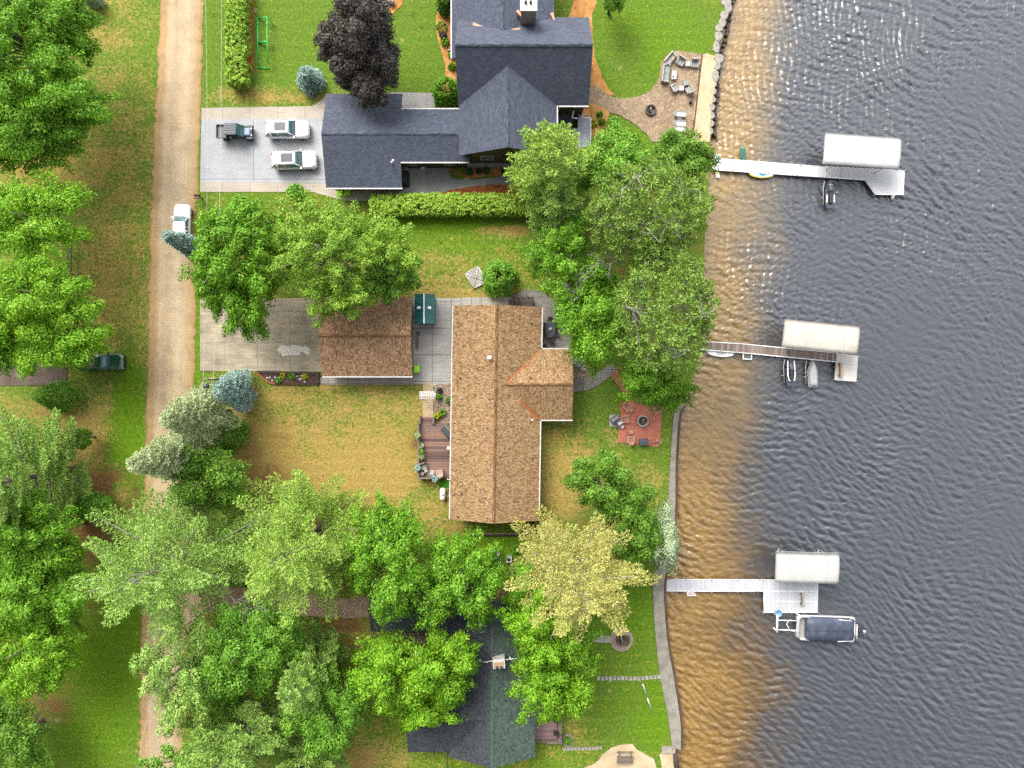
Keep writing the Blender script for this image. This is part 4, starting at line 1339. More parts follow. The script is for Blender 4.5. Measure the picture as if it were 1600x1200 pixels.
PL = [
    ('green plant at the upper end of the cedar bed left of the grey roofed house', 690, 42, 16, 'mid'),
    ('reddish plant below the topmost green plant of the cedar bed', 693, 56, 11, 'purple'),
    ('yellow green plant above the pale stone in the cedar bed', 695, 66, 12, 'lime'),
    ('green plant below the pale stone in the cedar bed', 706, 86, 11, 'lime'),
    ('green plant just above the bright corner shrub in the cedar bed', 706, 104, 11, 'lime'),
    ('green mound at the left end of the bed below the dark gable', 715, 270, 20, 'mid'),
    ('dark green upright plant second from the left in the bed below the dark gable', 734, 269, 9, 'dark'),
    ('small rusty plant in the middle of the bed below the dark gable', 748, 268, 7, 'purple'),
    ('dark round plant right of the small rusty one below the dark gable', 760, 267, 10, 'dark'),
    ('dark green plant nearest the white pine in the bed below the dark gable', 789, 266, 9, 'dark'),
    ('yellow shrub against the right side of the grey deck', 926, 193, 12, 'gold'),
    ('green plant in the cedar bed near the stone terrace', 937, 178, 8, 'mid'),
    ('green plant in the cedar bed beside the yellow shrub', 941, 190, 9, 'mid'),
    ('yellow flowering shrub at the tip of the cedar bed by the purple maple', 588, 24, 11, 'gold'),
    ('rusty plant in the cedar bed by the purple maple', 598, 14, 9, 'purple'),
    ('golden shrub left in the brick edged flower bed', 443, 586, 8, 'gold'),
    ('golden shrub right in the brick edged flower bed', 477, 589, 8, 'gold'),
    ('low green plant below the left golden shrub in the brick edged flower bed', 436, 594, 8, 'mid'),
    ('green mound between the golden shrubs in the brick edged flower bed', 456, 587, 11, 'mid'),
    ('green plant right of the white arbor in the rock bed', 686, 620, 8, 'mid'),
    ('dark green bush under the eave in the rock bed', 703, 626, 11, 'deep'),
    ('pale yellow grass clump above the deck in the rock bed', 683, 651, 9, 'gold'),
    ('olive grass clump beside the pale yellow one', 691, 645, 10, 'oak'),
    ('rusty plant at the top of the rock bed', 687, 610, 7, 'purple'),
    ('teal green shrub at the right corner of the brown house wing', 901, 566, 14, 'blue'),
    ('small round green plant ringed with stones beside the mauve deck', 887, 1158, 10, 'mid'),
    ('light green sapling on the lawn above the cooling unit', 804, 858, 11, 'mid'),
]
for i, (lb, px, py, dm, mt) in enumerate(PL):
    shrub(lb, px, py, dm, mt, .5 + dm * .035, seed=200 + i)
# light saplings on the strip of lawn below the grey drive
for i, (px, py, dm, lb) in enumerate([(462, 302, 26, 'light green sapling on the grass below the white cars'), (378, 320, 26, 'light green sapling on the grass strip left of the one below the white cars')]):
    tree('sapling', lb, 'tree', 'broad', 'mid', (px - dm / 2, py - dm / 2, px + dm / 2, py + dm / 2), 3.5, seed=240 + i, crad=.5, leaf=.24, ncl=60, per=40)


def dead_twigs(label, px, py, z, n, L, seed, name='dead_branches', az0=0, spread=PI):
    r = np.random.default_rng(seed)
    b = P(px, py, z)
    mb = MB()
    if z > 3:
        mb.tube([(b.x, b.y, -.1), (b.x + .1, b.y, z * .5), (b.x, b.y, z)], [.13, .1, .05], 7)
    ax_ = az0 if spread < 2 else r.uniform(0, 6.3)
    spine = [Vector((b.x + math.cos(ax_) * L * q_, b.y + math.sin(ax_) * L * q_, z + .25 * q_ * L)) + Vector((r.normal(0, .2), r.normal(0, .2), 0)) for q_ in (-.5, -.2, .15, .5, .8)]
    mb.tube(spine, [.05, .05, .04, .03, .012], 5)
    for i in range(n):
        s0 = spine[i % 4].lerp(spine[i % 4 + 1], r.random())
        a = ax_ + (1 if i % 2 else -1) * r.uniform(.35, 1.2) * (1 if spread > 2 else .5)
        l = L * r.uniform(.3, .75)
        e = s0 + Vector((math.cos(a) * l, math.sin(a) * l, r.uniform(.05, .5) * l))
        m = s0.lerp(e, .5) + Vector((r.normal(0, .15), r.normal(0, .15), .1))
        mb.tube([s0, m, e], [.03, .022, .01], 5)
        for q in range(3):
            s = m.lerp(e, r.uniform(0, .8))
            a2 = a + r.choice([-1, 1]) * r.uniform(.4, .9)
            mb.tube([s, s + Vector((math.cos(a2), math.sin(a2), r.uniform(0, .5))) * l * .4], [.016, .007], 4)
    return tag(mb.build(name, M_TWIG, None, loc=(b.x, b.y, 0)), label, 'dead tree')


dead_twigs('bleached bare branches between the red pines and the dining patio tree', 955, 412, 10.5, 16, 2.6, 1)
dead_twigs('bleached bare twigs above the dining patio, left of the lower red pine', 898, 456, 9.5, 12, 2.2, 2)
dead_twigs('bare pale dead branches on the ground near the bottom left corner', 44, 1152, 2.2, 13, 5.0, 3, az0=R(50), spread=.8)
dead_twigs('bare grey snag beside the star shaped pine at the dirt drive', 372, 938, 9, 12, 2.4, 4)
# ------------------------------------------------------------------ buildings
def roof_face(mb, pts, eave, thick=.16):
    """one roof slope as a slab with shingle courses running along the eave"""
    pts = [Vector(p) for p in pts]
    n = (pts[1] - pts[0]).cross(pts[2] - pts[0])
    if n.z < 0:
        pts = pts[::-1]
        n = -n
    n.normalize()
    e = Vector(eave).normalized()
    up = n.cross(e)
    k = len(pts)
    dn = Vector((0, 0, -thick))
    vs = pts + [p + dn for p in pts]
    fs = [tuple(range(k)), tuple(range(2 * k - 1, k - 1, -1))] + [(k + i, k + (i + 1) % k, (i + 1) % k, i) for i in range(k)]
    o = pts[0]
    q = lambda p: (p.dot(e), p.dot(up))
    uv = [[q(p) for p in pts]] + [None] * (k + 1)
    uv[1] = [q(vs[i]) for i in fs[1]]
    for i in range(k):
        uv[2 + i] = [q(vs[j]) for j in fs[2 + i]]
    mb.add(vs, fs, uv)


def ridge_cap(mb, a, b, w=.17, hgt=.05, drop=.09):
    a, b = Vector(a), Vector(b)
    d = (b - a).normalized()
    s = Vector((-d.y, d.x, 0)).normalized() * w
    vs = []
    for p in (a, b):
        vs += [p + s + Vector((0, 0, -drop + hgt)), p + Vector((0, 0, hgt)), p - s + Vector((0, 0, -drop + hgt))]
    L = (b - a).length
    mb.add(vs, [(0, 1, 4, 3), (1, 2, 5, 4)], [[(0, 0), (0, .4), (L, .4), (L, 0)], [(0, .4), (0, .8), (L, .8), (L, .4)]])


class Gable:
    """gabled volume: local x runs along the ridge, y across; M places it"""

    def __init__(s, M, x0, x1, yc, hw0, hw1, ze0, ze1, zr):
        s.M = M
        s.x0, s.x1, s.yc, s.h0, s.h1, s.e0, s.e1, s.zr = x0, x1, yc, hw0, hw1, ze0, ze1, zr

    def w(s, x, y, z):
        return s.M @ Vector((x, y, z))

    def slopes(s, mb, which=(0, 1)):
        ev = s.M.to_3x3() @ Vector((1, 0, 0))
        r0, r1 = s.w(s.x0, s.yc, s.zr), s.w(s.x1, s.yc, s.zr)
        if 0 in which:
            roof_face(mb, [s.w(s.x0, s.yc - s.h0, s.e0), s.w(s.x1, s.yc - s.h0, s.e0), r1, r0], ev)
        if 1 in which:
            roof_face(mb, [s.w(s.x0, s.yc + s.h1, s.e1), s.w(s.x1, s.yc + s.h1, s.e1), r1, r0], ev)

    def cap(s, mb):
        ridge_cap(mb, s.w(s.x0, s.yc, s.zr), s.w(s.x1, s.yc, s.zr))

    def walls(s, mb, ox=.35, oy=.45, z0=-.1):
        a, b = s.x0 + ox, s.x1 - ox
        d = .17
        lo = s.e0 + (s.zr - s.e0) * oy / s.h0 - d
        hi = s.e1 + (s.zr - s.e1) * oy / s.h1 - d
        prof = [(s.yc - s.h0 + oy, z0), (s.yc + s.h1 - oy, z0), (s.yc + s.h1 - oy, hi), (s.yc, s.zr - d), (s.yc - s.h0 + oy, lo)]
        vs = [s.w(a, y, z) for y, z in prof] + [s.w(b, y, z) for y, z in prof]
        mb.add(vs, [(4, 3, 2, 1, 0), (5, 6, 7, 8, 9)] + [(i, (i + 1) % 5, 5 + (i + 1) % 5, 5 + i) for i in range(5)])

    def gutter(s, mb, side, t=.13):
        y = s.yc - s.h0 - t / 2 if side == 0 else s.yc + s.h1 + t / 2
        z = (s.e0 if side == 0 else s.e1) - .08
        c = s.w((s.x0 + s.x1) / 2, y, z)
        L = (s.x1 - s.x0)
        rz = math.atan2(s.M[1][0], s.M[0][0])
        mb.box(c, (L, t, .16), rz)


def wall_window(parent, c, w, h, rz, mat=M_GUTTER):
    """window hung on a wall face: frame with the pane set in it"""
    mb = MB()
    M = Matrix.Translation(Vector(c)) @ Matrix.Rotation(rz, 4, 'Z')
    for dx, dz, sx, sz in ((-w / 2, 0, .09, h), (w / 2, 0, .09, h), (0, -h / 2, w + .18, .1), (0, h / 2, w + .18, .09), (0, 0, w, .05)):
        mb.box(M @ Vector((dx, 0, dz)), (sx, .09, sz), rz)
    f = mb.build('window', mat, parent)
    MB().box(M @ Vector((0, .0, 0)), (w - .02, .05, h - .02), rz).build('pane', M_WINP, f)


# ---- tan roofed ranch house
RZ = R(-0.9)
o = thing('ranch_house', 'long ranch house with tan shingle roof and short wing facing the lake', 'house', P(775, 645, 0))
ze, zr = 3.0, 5.05
kE, kR = (1 - ze / H) / S, (1 - zr / H) / S
ca = P(706.0, 479, ze)
cb = P(846, 479, ze)
top_y = (600 - 479) * kE
bot_y = (600 - 812.5) * kE
cxm = ((705.3 + 844.2) / 2 - 800) * kE
hw = (844.2 - 705.3) / 2 * kE
ym = (top_y + bot_y) / 2
M = Matrix.Translation((cxm, ym, 0)) @ Matrix.Rotation(PI / 2 + RZ, 4, 'Z')
hl = (top_y - bot_y) / 2
g = Gable(M, -hl, hl, 0, hw, hw, ze, ze, zr)
MR = MB()
g.slopes(MR)
roof = MR.build('roof', M_TANSH, o)
wy0, wy1 = (600 - 656) * kE, (600 - 545.5) * kE
wxr = (894 - 800) * kE
zr2 = ze + (wy1 - wy0) / 2 * (zr - ze) / hw
g2 = Gable(Matrix.Identity(4), cxm + .6, wxr, (wy0 + wy1) / 2, (wy1 - wy0) / 2, (wy1 - wy0) / 2, ze, ze, zr2)
mb = MB()
g2.slopes(mb)
mb.build('wing_roof', M_TANSH, o)
mb = MB()
g.cap(mb)
ridge_cap(mb, g2.w(cxm + .9, g2.yc, zr2), g2.w(wxr, g2.yc, zr2))
mb.build('ridge_cap', M_TANCAP, roof)
for sy in (1, -1):
    mb = MB()
    e1 = g2.w(cxm + hw - .05, g2.yc + sy * g2.h0, ze)
    e0 = g2.w(cxm + hw - (zr2 - ze) / (zr - ze) * hw, g2.yc, zr2)
    a, b = e1.lerp(e0, .04), e1.lerp(e0, .9 if sy > 0 else .55)
    d = (b - a).normalized()
    s = Vector((-d.y, d.x, 0)) * .26
    up = Vector((0, 0, .03))
    ed = Vector((0, 0, .03 + .26 * .30))
    mb.add([a + s + ed, a + up, a - s + ed, b + s * .6 + ed * .75, b + up, b - s * .6 + ed * .75], [(0, 1, 4, 3), (1, 2, 5, 4)])
    mb.build('valley_flashing', M_RUST, o)
mb = MB()
g.walls(mb)
g2.walls(mb)
mb.build('wall', M_TANSIDE, o)
for gg, sd_ in ((g, 1),):
    mb = MB()
    gg.gutter(mb, sd_, .1)
    mb.build('gutter', M_GUTTER, o)
for (u0, u1) in ((-hl, (wy0 - ym) - .05), ((wy1 - ym) + .05, hl)):
    MB().box(g.w((u0 + u1) / 2, -hw - .06, ze - .08), (u1 - u0, .12, .16), PI / 2 + RZ).build('gutter', M_GUTTER, o)
MB().box(((cxm + hw + wxr) / 2 + .05, wy1 + .06, ze - .08), (wxr - cxm - hw, .12, .16)).build('gutter', M_GUTTER, o)
MB().box(((cxm + hw + wxr) / 2 + .05, wy0 - .06, ze - .08), (wxr - cxm - hw, .12, .16)).build('gutter', M_GUTTER, o)


def roof_z(px, py, gg):
    """height of the slope of gg above a plan point"""
    z = 3.5
    for _ in range(6):
        p = P(px, py, z)
        l = gg.M.inverted() @ p
        dy = l.y - gg.yc
        z = gg.zr - (gg.zr - (gg.e0 if dy < 0 else gg.e1)) * abs(dy) / (gg.h0 if dy < 0 else gg.h1)
    return z


z = roof_z(765, 559, g)
p = P(765, 559, z)
MB().lathe(p, [(.0, -.3), (.13, -.3), (.13, .5), (.26, .5), (.26, .58), (.05, .68), (0, .68)], 14).build('flue_cap', M_WHITE, o)
for px, py, gg in ((719, 591, g), (830, 505, g), (829, 590.5, g2), (721, 771, g), (715, 807, g)):
    z = roof_z(px, py, gg)
    MB().lathe(P(px, py, z), [(.0, -.1), (.09, -.1), (.09, .22), (0, .22)], 10).build('vent_pipe', M_BLACK, o)
MB().lathe(P(832, 656, 3.25), [(0, -.1), (.1, -.1), (.1, .15), (0, .15)], 10).build('vent_cap', M_WHITE, o)
for py in (500, 640, 700, 770):
    wall_window(o, g.w((600 - py) * kE - ym, hw - .45, 1.6), 1.5, 1.1, PI / 2 + RZ)
for py in (700, 770):
    wall_window(o, g.w((600 - py) * kE - ym, -hw + .45, 1.6), 1.6, 1.2, PI / 2 + RZ)
wall_window(o, (wxr - .35, g2.yc, 1.5), 2.2, 1.4, PI / 2)
z0 = P(706, 822, 0)
# meter mast at the lower left corner of the roof
mb = MB()
mb.tube([P(704, 751, 2.2), P(704, 751, 3.6), P(698, 748, 3.6)], .05, 6)
mb.build('service_mast', M_ALU, o)

# ---- brown garage
o = thing('garage', 'small garage with brown shingle roof beside the stained concrete drive', 'garage', P(572, 525, 0))
ze, zr = 2.7, 4.2
kE = (1 - ze / H) / S
y0, y1 = (600 - 588) * kE, (600 - 464) * kE
g = Gable(Matrix.Identity(4), (503.5 - 800) * kE, (644.5 - 800) * kE, (y0 + y1) / 2, (y1 - y0) / 2, (y1 - y0) / 2, ze, ze, zr)
mb = MB()
g.slopes(mb)
rf = mb.build('roof', M_TANSH2, o)
mb = MB()
g.cap(mb)
mb.build('ridge_cap', M_TANCAP, rf)
mb = MB()
g.walls(mb)
mb.build('wall', M_TANSIDE, o)
mb = MB()
g.gutter(mb, 0)
mb.build('gutter', M_GUTTER, o)
mb = MB()
mb.box(g.w(g.x0 + .33, g.yc, 1.1), (.06, 4.8, 2.15))
mb.build('overhead_door', M_WHITE, o)

# ---- large slate roofed house
o = thing('lake_house', 'large lake house with slate grey shingle roofs and attached garage', 'house', P(790, 120, 0))
MR = MB()
MC = MB()
MW = MB()
GUT = []
kE = (1 - 5 / H) / S
# main block, ridge along x
zr = 8.95
kR = (1 - zr / H) / S
x0, x1 = (715.5 - 800) * kE, (920 - 800) * kE
ys, yn = (600 - 165) * kE, (600 - 27) * kE
yr = (600 - 69.5) * kR
gm = Gable(Matrix.Identity(4), x0, x1, yr, yr - ys, yn - yr, 5, 5, zr)
gm.slopes(MR)
gm.cap(MC)
gm.walls(MW)
# north wing, ridge along y
MN = Matrix.Rotation(PI / 2, 4, 'Z')
xc = ((706 + 866) / 2 - 800) * kE
hw = (866 - 706) / 2 * kE
gn = Gable(MN, yr + .4, 52.0, -xc, hw, hw, 5.0, 5.0, 7.0)
gn.slopes(MR)
gn.cap(MC)
gn.walls(MW, ox=.3)
# south wing
xc = ((717 + 870) / 2 - 800) * kE
hw = (870 - 717) / 2 * kE
ysw = (600 - 243) * kE
gs = Gable(MN, ysw, ys + 4.2, -xc, hw, hw, 5.0, 5.0, 7.63)
gs.slopes(MR)
gs.cap(MC)
MS = MB()
gs.walls(MS, ox=.4)
# garage wing
ze, zr = 2.8, 4.75
kE2, kR2 = (1 - ze / H) / S, (1 - zr / H) / S
yg = (600 - 209) * kR2
gy0, gy1 = (600 - 293.5) * kE2, (600 - 146.5) * kE2
gg = Gable(Matrix.Identity(4), (509.5 - 800) * kE2, (628.5 - 800) * kE2, yg, yg - gy0, gy1 - yg, ze, ze, zr)
gg.slopes(MR)
gg.walls(MW)
sl = (zr - ze) / (yg - gy0)
hy0, hy1 = (600 - 254) * .956 / S, (600 - 171) * .956 / S
gc = Gable(Matrix.Identity(4), (628.5 - 800) * kE2 - .02, (734 - 800) * kE2, yg, yg - hy0, hy1 - yg, zr - sl * (yg - hy0), zr - sl * (hy1 - yg), zr - .004)
gc.slopes(MR)
gc.walls(MW)
ridge_cap(MC, (gg.x0, yg, zr), (gc.x1, yg, zr))
rf = MR.build('roof', M_SLSH, o)
MC.build('ridge_cap', M_SLCAP, rf)
MW.build('wall', M_OLIVE, o)
MS.build('gable_wall', M_OLIVE, o)
for gq, sd_ in ((gg, 0), (gc, 0), (gc, 1), (gn, 1), (gs, 0)):
    mb = MB()
    if gq is gs:
        L = ys - ysw
        mb.box((xc + hw + .06, ysw + L / 2, 4.92), (.13, L, .16))
    else:
        gq.gutter(mb, sd_)
    mb.build('gutter', M_GUTTER, o)
mb = MB()
mb.box(((xc + hw + x1) / 2 + .1, ys - .07, 4.92), (x1 - xc - hw - .2, .14, .16))
mb.build('gutter', M_GUTTER, o)
# stone base under the dark gable
mb = MB()
mb.box((xc + .3, ysw + .28, .55), (2 * hw - .6, .4, 1.1))
mb.build('stone_base', M_STONE, o)
# bare copper flashing scraps along the valleys
for (pa, pb, hh) in (((739, 37), (754, 42), 6.2), ((800, 47.5), (813, 44.5), 6.72), ((808, 16), (815, 25), 7.0), ((862, 20), (866, 31), 5.3)):
    a, b = P(*pa, hh + .12), P(*pb, hh + .14)
    mb = MB()
    d = (b - a).normalized()
    s = Vector((-d.y, d.x, 0)) * .17
    mb.add([a + s, a - s, b - s * .5, b + s * .5, a + s - Vector((0, 0, .5)), a - s - Vector((0, 0, .5)), b - s * .5 - Vector((0, 0, .5)), b + s * .5 - Vector((0, 0, .5))], [(0, 1, 2, 3), (0, 4, 5, 1), (1, 5, 6, 2), (2, 6, 7, 3), (3, 7, 4, 0)])
    mb.build('flashing', M_COPPER, o)
# chimney
c0 = P(826, 8, 8.9)
mb = MB()
mb.box((c0.x, c0.y, 7.4), (1.5, 1.2, 3.2))
ch = mb.build('chimney', M_CHIMST, o)
mb = MB()
mb.box((c0.x, c0.y, 9.06), (1.7, 1.35, .12))
mb.build('chimney_cap', M_GUTTER, ch)
for dx in (-.3, .2):
    MB().lathe((c0.x + dx, c0.y + .1, 9.12), [(0, 0), (.13, 0), (.13, .3), (0, .3)], 10).build('flue', M_BLACK, ch)
p = P(612, 254, 4.0)
MB().lathe((p.x, p.y, 3.5), [(0, 0), (.09, 0), (.09, .75), (0, .75)], 10).build('vent_pipe', M_WHITE, o)
mb = MB()
mb.box((p.x + .12, p.y + .3, 3.75), (.22, .22, .25))
mb.build('roof_vent', M_GUTTER, o)
MB().box((gg.x0 + .33, yg + .2, 1.15), (.06, 7.2, 2.2)).build('overhead_door', M_WHITE, o)
for px in (760, 825):
    wall_window(o, ((px - 800) / S * .94, ysw + .39, 3.0), 1.3, 1.2, 0)
for px in (640, 700):
    wall_window(o, ((px - 800) / S * .96, hy0 + .44, 1.6), 1.0, 1.1, 0)

# porch and terrace right of the slate house
o = thing('raised_deck', 'dark decked porch with pale grey platform at the slate house corner', 'deck', P(895, 195, 0))
zd = 1.2
kd = (1 - zd / H) / S


def dbox(x0, y0, x1, y1, z0, z1, mb=None):
    a, b = P(x0, y1, z1), P(x1, y0, z1)
    mb = mb or MB()
    return mb.box(((a.x + b.x) / 2, (a.y + b.y) / 2, (z0 + z1) / 2), (b.x - a.x, b.y - a.y, z1 - z0))


dbox(868, 150, 894, 232, 0, 1.2).build('porch_floor', M_KDECK, o)
dbox(894.3, 200, 902.5, 232, 0, 1.26).build('step_landing', M_LGREY, o)
dbox(903, 184, 923, 230, 0, 1.32).build('platform', M_GDECK, o)
dbox(904.5, 150, 911, 183.5, 0, 1.0).build('stair', M_GDECK, o)
mb = MB()
pts = [(903, 184), (923, 184), (923, 230)]
for a, b in zip(pts, pts[1:]):
    mb.tube([P(*a, 2.2), P(*b, 2.2)], .04, 6)
    for q in range(7):
        s = P(*a, 1.3).lerp(P(*b, 1.3), q / 6)
        mb.tube([s, s + Vector((0, 0, .9))], .025, 5)
mb.build('railing', M_WHITE, o)
mb = MB()
for a, b in (((897, 165), (894, 183)), ((893, 184), (902, 185))):
    mb.tube([P(*a, 2.4), P(*b, 2.4)], .09, 6)
mb.tube([P(893.5, 184, 0.1), P(893.5, 184, 2.4)], .09, 6)
mb.build('post_beam', M_WHITE, o)

# ---- green roofed house at the bottom
o = thing('cottage', 'cottage with dark green and charcoal roof under the lime maples', 'house', P(770, 1060, 0))
ze = 2.9
kE = (1 - ze / H) / S
zr = 5.2
kR = (1 - zr / H) / S
xr = (769.5 - 800) * kR
ybot = (600 - 1183) * kE
ytop = (600 - 930) * kE
hl_, hr_ = xr - (702 - 800) * kE, (836 - 800) * kE - xr
MNr = Matrix.Rotation(PI / 2, 4, 'Z')
gA = Gable(MNr, ybot, ytop, -xr, hr_, hl_, ze, ze, zr)
mb = MB()
gA.slopes(mb, (0,))
mb.build('roof', M_GRSH, o)
mb = MB()
gA.slopes(mb, (1,))
mb.build('roof', M_BKSH, o)
mb = MB()
gA.cap(mb)
mb.build('ridge_cap', M_GRSH, o)
zr2 = 4.7
yw = (600 - 1124.5) * (1 - zr2 / H) / S
yw0, yw1 = (600 - 1175) * kE, (600 - 1081) * kE
gW = Gable(Matrix.Identity(4), (637 - 800) * kE, xr - .3, yw, yw - yw0, yw1 - yw, ze, ze, zr2)
mb = MB()
gW.slopes(mb)
wr = mb.build('wing_roof', M_BKSH, o)
mb = MB()
gW.cap(mb)
mb.build('ridge_cap', M_BKSH, wr)
yn0, yn1 = (600 - 987) * kE, (600 - 905) * kE
gN = Gable(Matrix.Identity(4), (580 - 800) * kE, xr - .3, (yn0 + yn1) / 2, (yn1 - yn0) / 2, (yn1 - yn0) / 2, ze, ze, 4.6)
mb = MB()
gN.slopes(mb)
gN.cap(mb)
mb.build('wing_roof', M_BKSH, o)
mb = MB()
for q in (gA, gW, gN):
    q.walls(mb)
mb.build('wall', M_BRSIDE, o)
for pts in (((738, 1100), (752, 1122)), ((797, 1084), (815, 1103))):
    za = 3.9
    a, b = P(*pts[0], za + .1), P(*pts[1], za + .35 if pts[0][0] < 760 else za - .35)
    d = (b - a).normalized()
    s = Vector((-d.y, d.x, 0)) * .16
    mb = MB()
    dn = Vector((0, 0, -.5))
    mb.add([a + s, a - s, b - s * .4, b + s * .4, a + s + dn, a - s + dn, b - s * .4 + dn, b + s * .4 + dn], [(0, 1, 2, 3), (0, 4, 5, 1), (1, 5, 6, 2), (2, 6, 7, 3), (3, 7, 4, 0)])
    mb.build('rust_streak', M_RUST, o)
z = 5.0
c0 = P(779.5, 1037, 5.9)
mb = MB()
mb.box((c0.x, c0.y, 4.9), (1.25, 1.0, 2.1), R(4))
ch = mb.build('chimney', M_GUTTER, o)
mb = MB()
mb.box((c0.x, c0.y - .1, 5.99), (1.0, .55, .08), R(4))
mb.build('chimney_crown', M_TANWOOD, ch)
for dx in (-.2, .25):
    MB().lathe((c0.x + dx, c0.y - .3, 5.95), [(0, 0), (.14, 0), (.14, .25), (0, .25)], 10).build('flue', M_DGREY, ch)
mb = MB()
mb.tube([(c0.x - 1.6, c0.y - .05, 5.35), (c0.x + 1.9, c0.y + .2, 5.0)], .06, 6)
mb.build('support_bar', M_WHITE, o)
for px, py in ((750, 1031), (797, 1028)):
    MB().lathe(P(px, py, 4.6), [(0, -.5), (.08, -.5), (.08, .35), (0, .35)], 10).build('vent_pipe', M_WHITE, o)
mb = MB()
mb.box(P(806, 940, 2.9) + Vector((0, 0, 0)), (1.2, .12, .12))
mb.build('gutter', M_GUTTER, o)
# deck at the right of the cottage
o = thing('small_deck', 'mauve boarded deck tucked against the right side of the cottage', 'deck', P(858, 1150, 0))
dbox(834, 1100, 871, 1158, 0, .5).build('deck_floor', M_PDECK, o)
mb = MB()
dbox(872, 1095, 878, 1160, 0, .95, mb)
dbox(854, 1158.5, 878, 1163, 0, .9, mb)
dbox(834, 1158.5, 853, 1161, 0, .7, mb)
mb.build('railing', M_WOODPOST, o)
o = tag(MB().lathe(P(868, 1120, .5), [(0, 0), (.32, 0), (.38, .5), (.3, .9), (0, .95)], 14).build('covered_grill', M_BLACK, None, loc=P(868, 1120, .5)), 'black covered grill at the upper end of the mauve deck', 'grill')
o = thing('deck_chair', 'black chair standing on the mauve deck against its railing', 'chair', P(868, 1143, .5))
p = P(868, 1143, .5)
MB().box(p + Vector((0, 0, .42)), (.5, .5, .08)).build('seat', M_BLACK, o)
MB().box(p + Vector((.27, 0, .7)), (.08, .5, .6)).build('backrest', M_BLACK, o)
for dx in (-.22, .22):
    for dy in (-.22, .22):
        MB().tube([p + Vector((dx, dy, 0)), p + Vector((dx, dy, .4))], .03, 6).build('leg', M_BLACK, o)

# ---- green roofed garden shed
o = thing('garden_shed', 'narrow shed with green metal roof, white ridge and two white skylights', 'shed', P(665, 486, 0))
zs = 2.3
kE = (1 - zs / H) / S
x0, x1, y0, y1 = (647.5 - 800) * kE, (679.5 - 800) * kE, (600 - 506) * kE, (600 - 459.5) * kE
gS = Gable(MNr, y0, y1, -(x0 + x1) / 2, (x1 - x0) / 2, (x1 - x0) / 2, zs, zs, 2.85)
mb = MB()
gS.slopes(mb)
mb.build('roof', M_GMETAL, o)
mb = MB()
mb.box(((x0 + x1) / 2, (y0 + y1) / 2, 2.88), (.14, y1 - y0, .06))
mb.build('ridge_strip', M_WHITE, o)
mb = MB()
gS.walls(mb, .2, .15)
mb.build('wall', M_DGREY, o)
for dx in (-.58, .56):
    mb = MB()
    mb.box(((x0 + x1) / 2 + dx, (y0 + y1) / 2 + .1, 2.66), (.38, .3, .12), ry=R(26) * (1 if dx > 0 else -1) * .9)
    mb.build('skylight', M_WHITE, o)
mb = MB()
mb.box(((x0 + x1) / 2, y0 + .17, 1.0), (1.5, .06, 1.9))
mb.build('door', M_MGREY, o)
# ------------------------------------------------------------------ vehicles (local: +x is forward)
def wheel(parent, x, y, r=.36, w=.24):
    mb = MB()
    M = Matrix.Translation((x, y, r)) @ Matrix.Rotation(PI / 2, 4, 'X')
    prof = [(r * .62, -w / 2), (r * .95, -w / 2), (r, -w / 2 + .04), (r, w / 2 - .04), (r * .95, w / 2), (r * .62, w / 2)]
    n = 20
    vs = [M @ Vector((a * math.cos(2 * PI * k / n), a * math.sin(2 * PI * k / n), b)) for a, b in prof for k in range(n)]
    fs = [(i * n + k, i * n + (k + 1) % n, (i + 1) * n + (k + 1) % n, (i + 1) * n + k) for i in range(len(prof) - 1) for k in range(n)]
    wq = MB().add(vs, fs, smooth=True).build('wheel', M_TYRE, parent, world=False)
    mb = MB()
    for sg in (-1, 1):
        vs = [M @ Vector((r * .64 * math.cos(2 * PI * k / n), r * .64 * math.sin(2 * PI * k / n), sg * w * .42)) for k in range(n)]
        mb.add(vs, [tuple(range(n))])
        for k in range(5):
            a = 2 * PI * k / 5
            mb.box(M @ Vector((r * .3 * math.cos(a), r * .3 * math.sin(a), sg * w * .44)), (r * .14, .03, r * .14))
    mb.build('rim', M_RIM, wq, world=False)


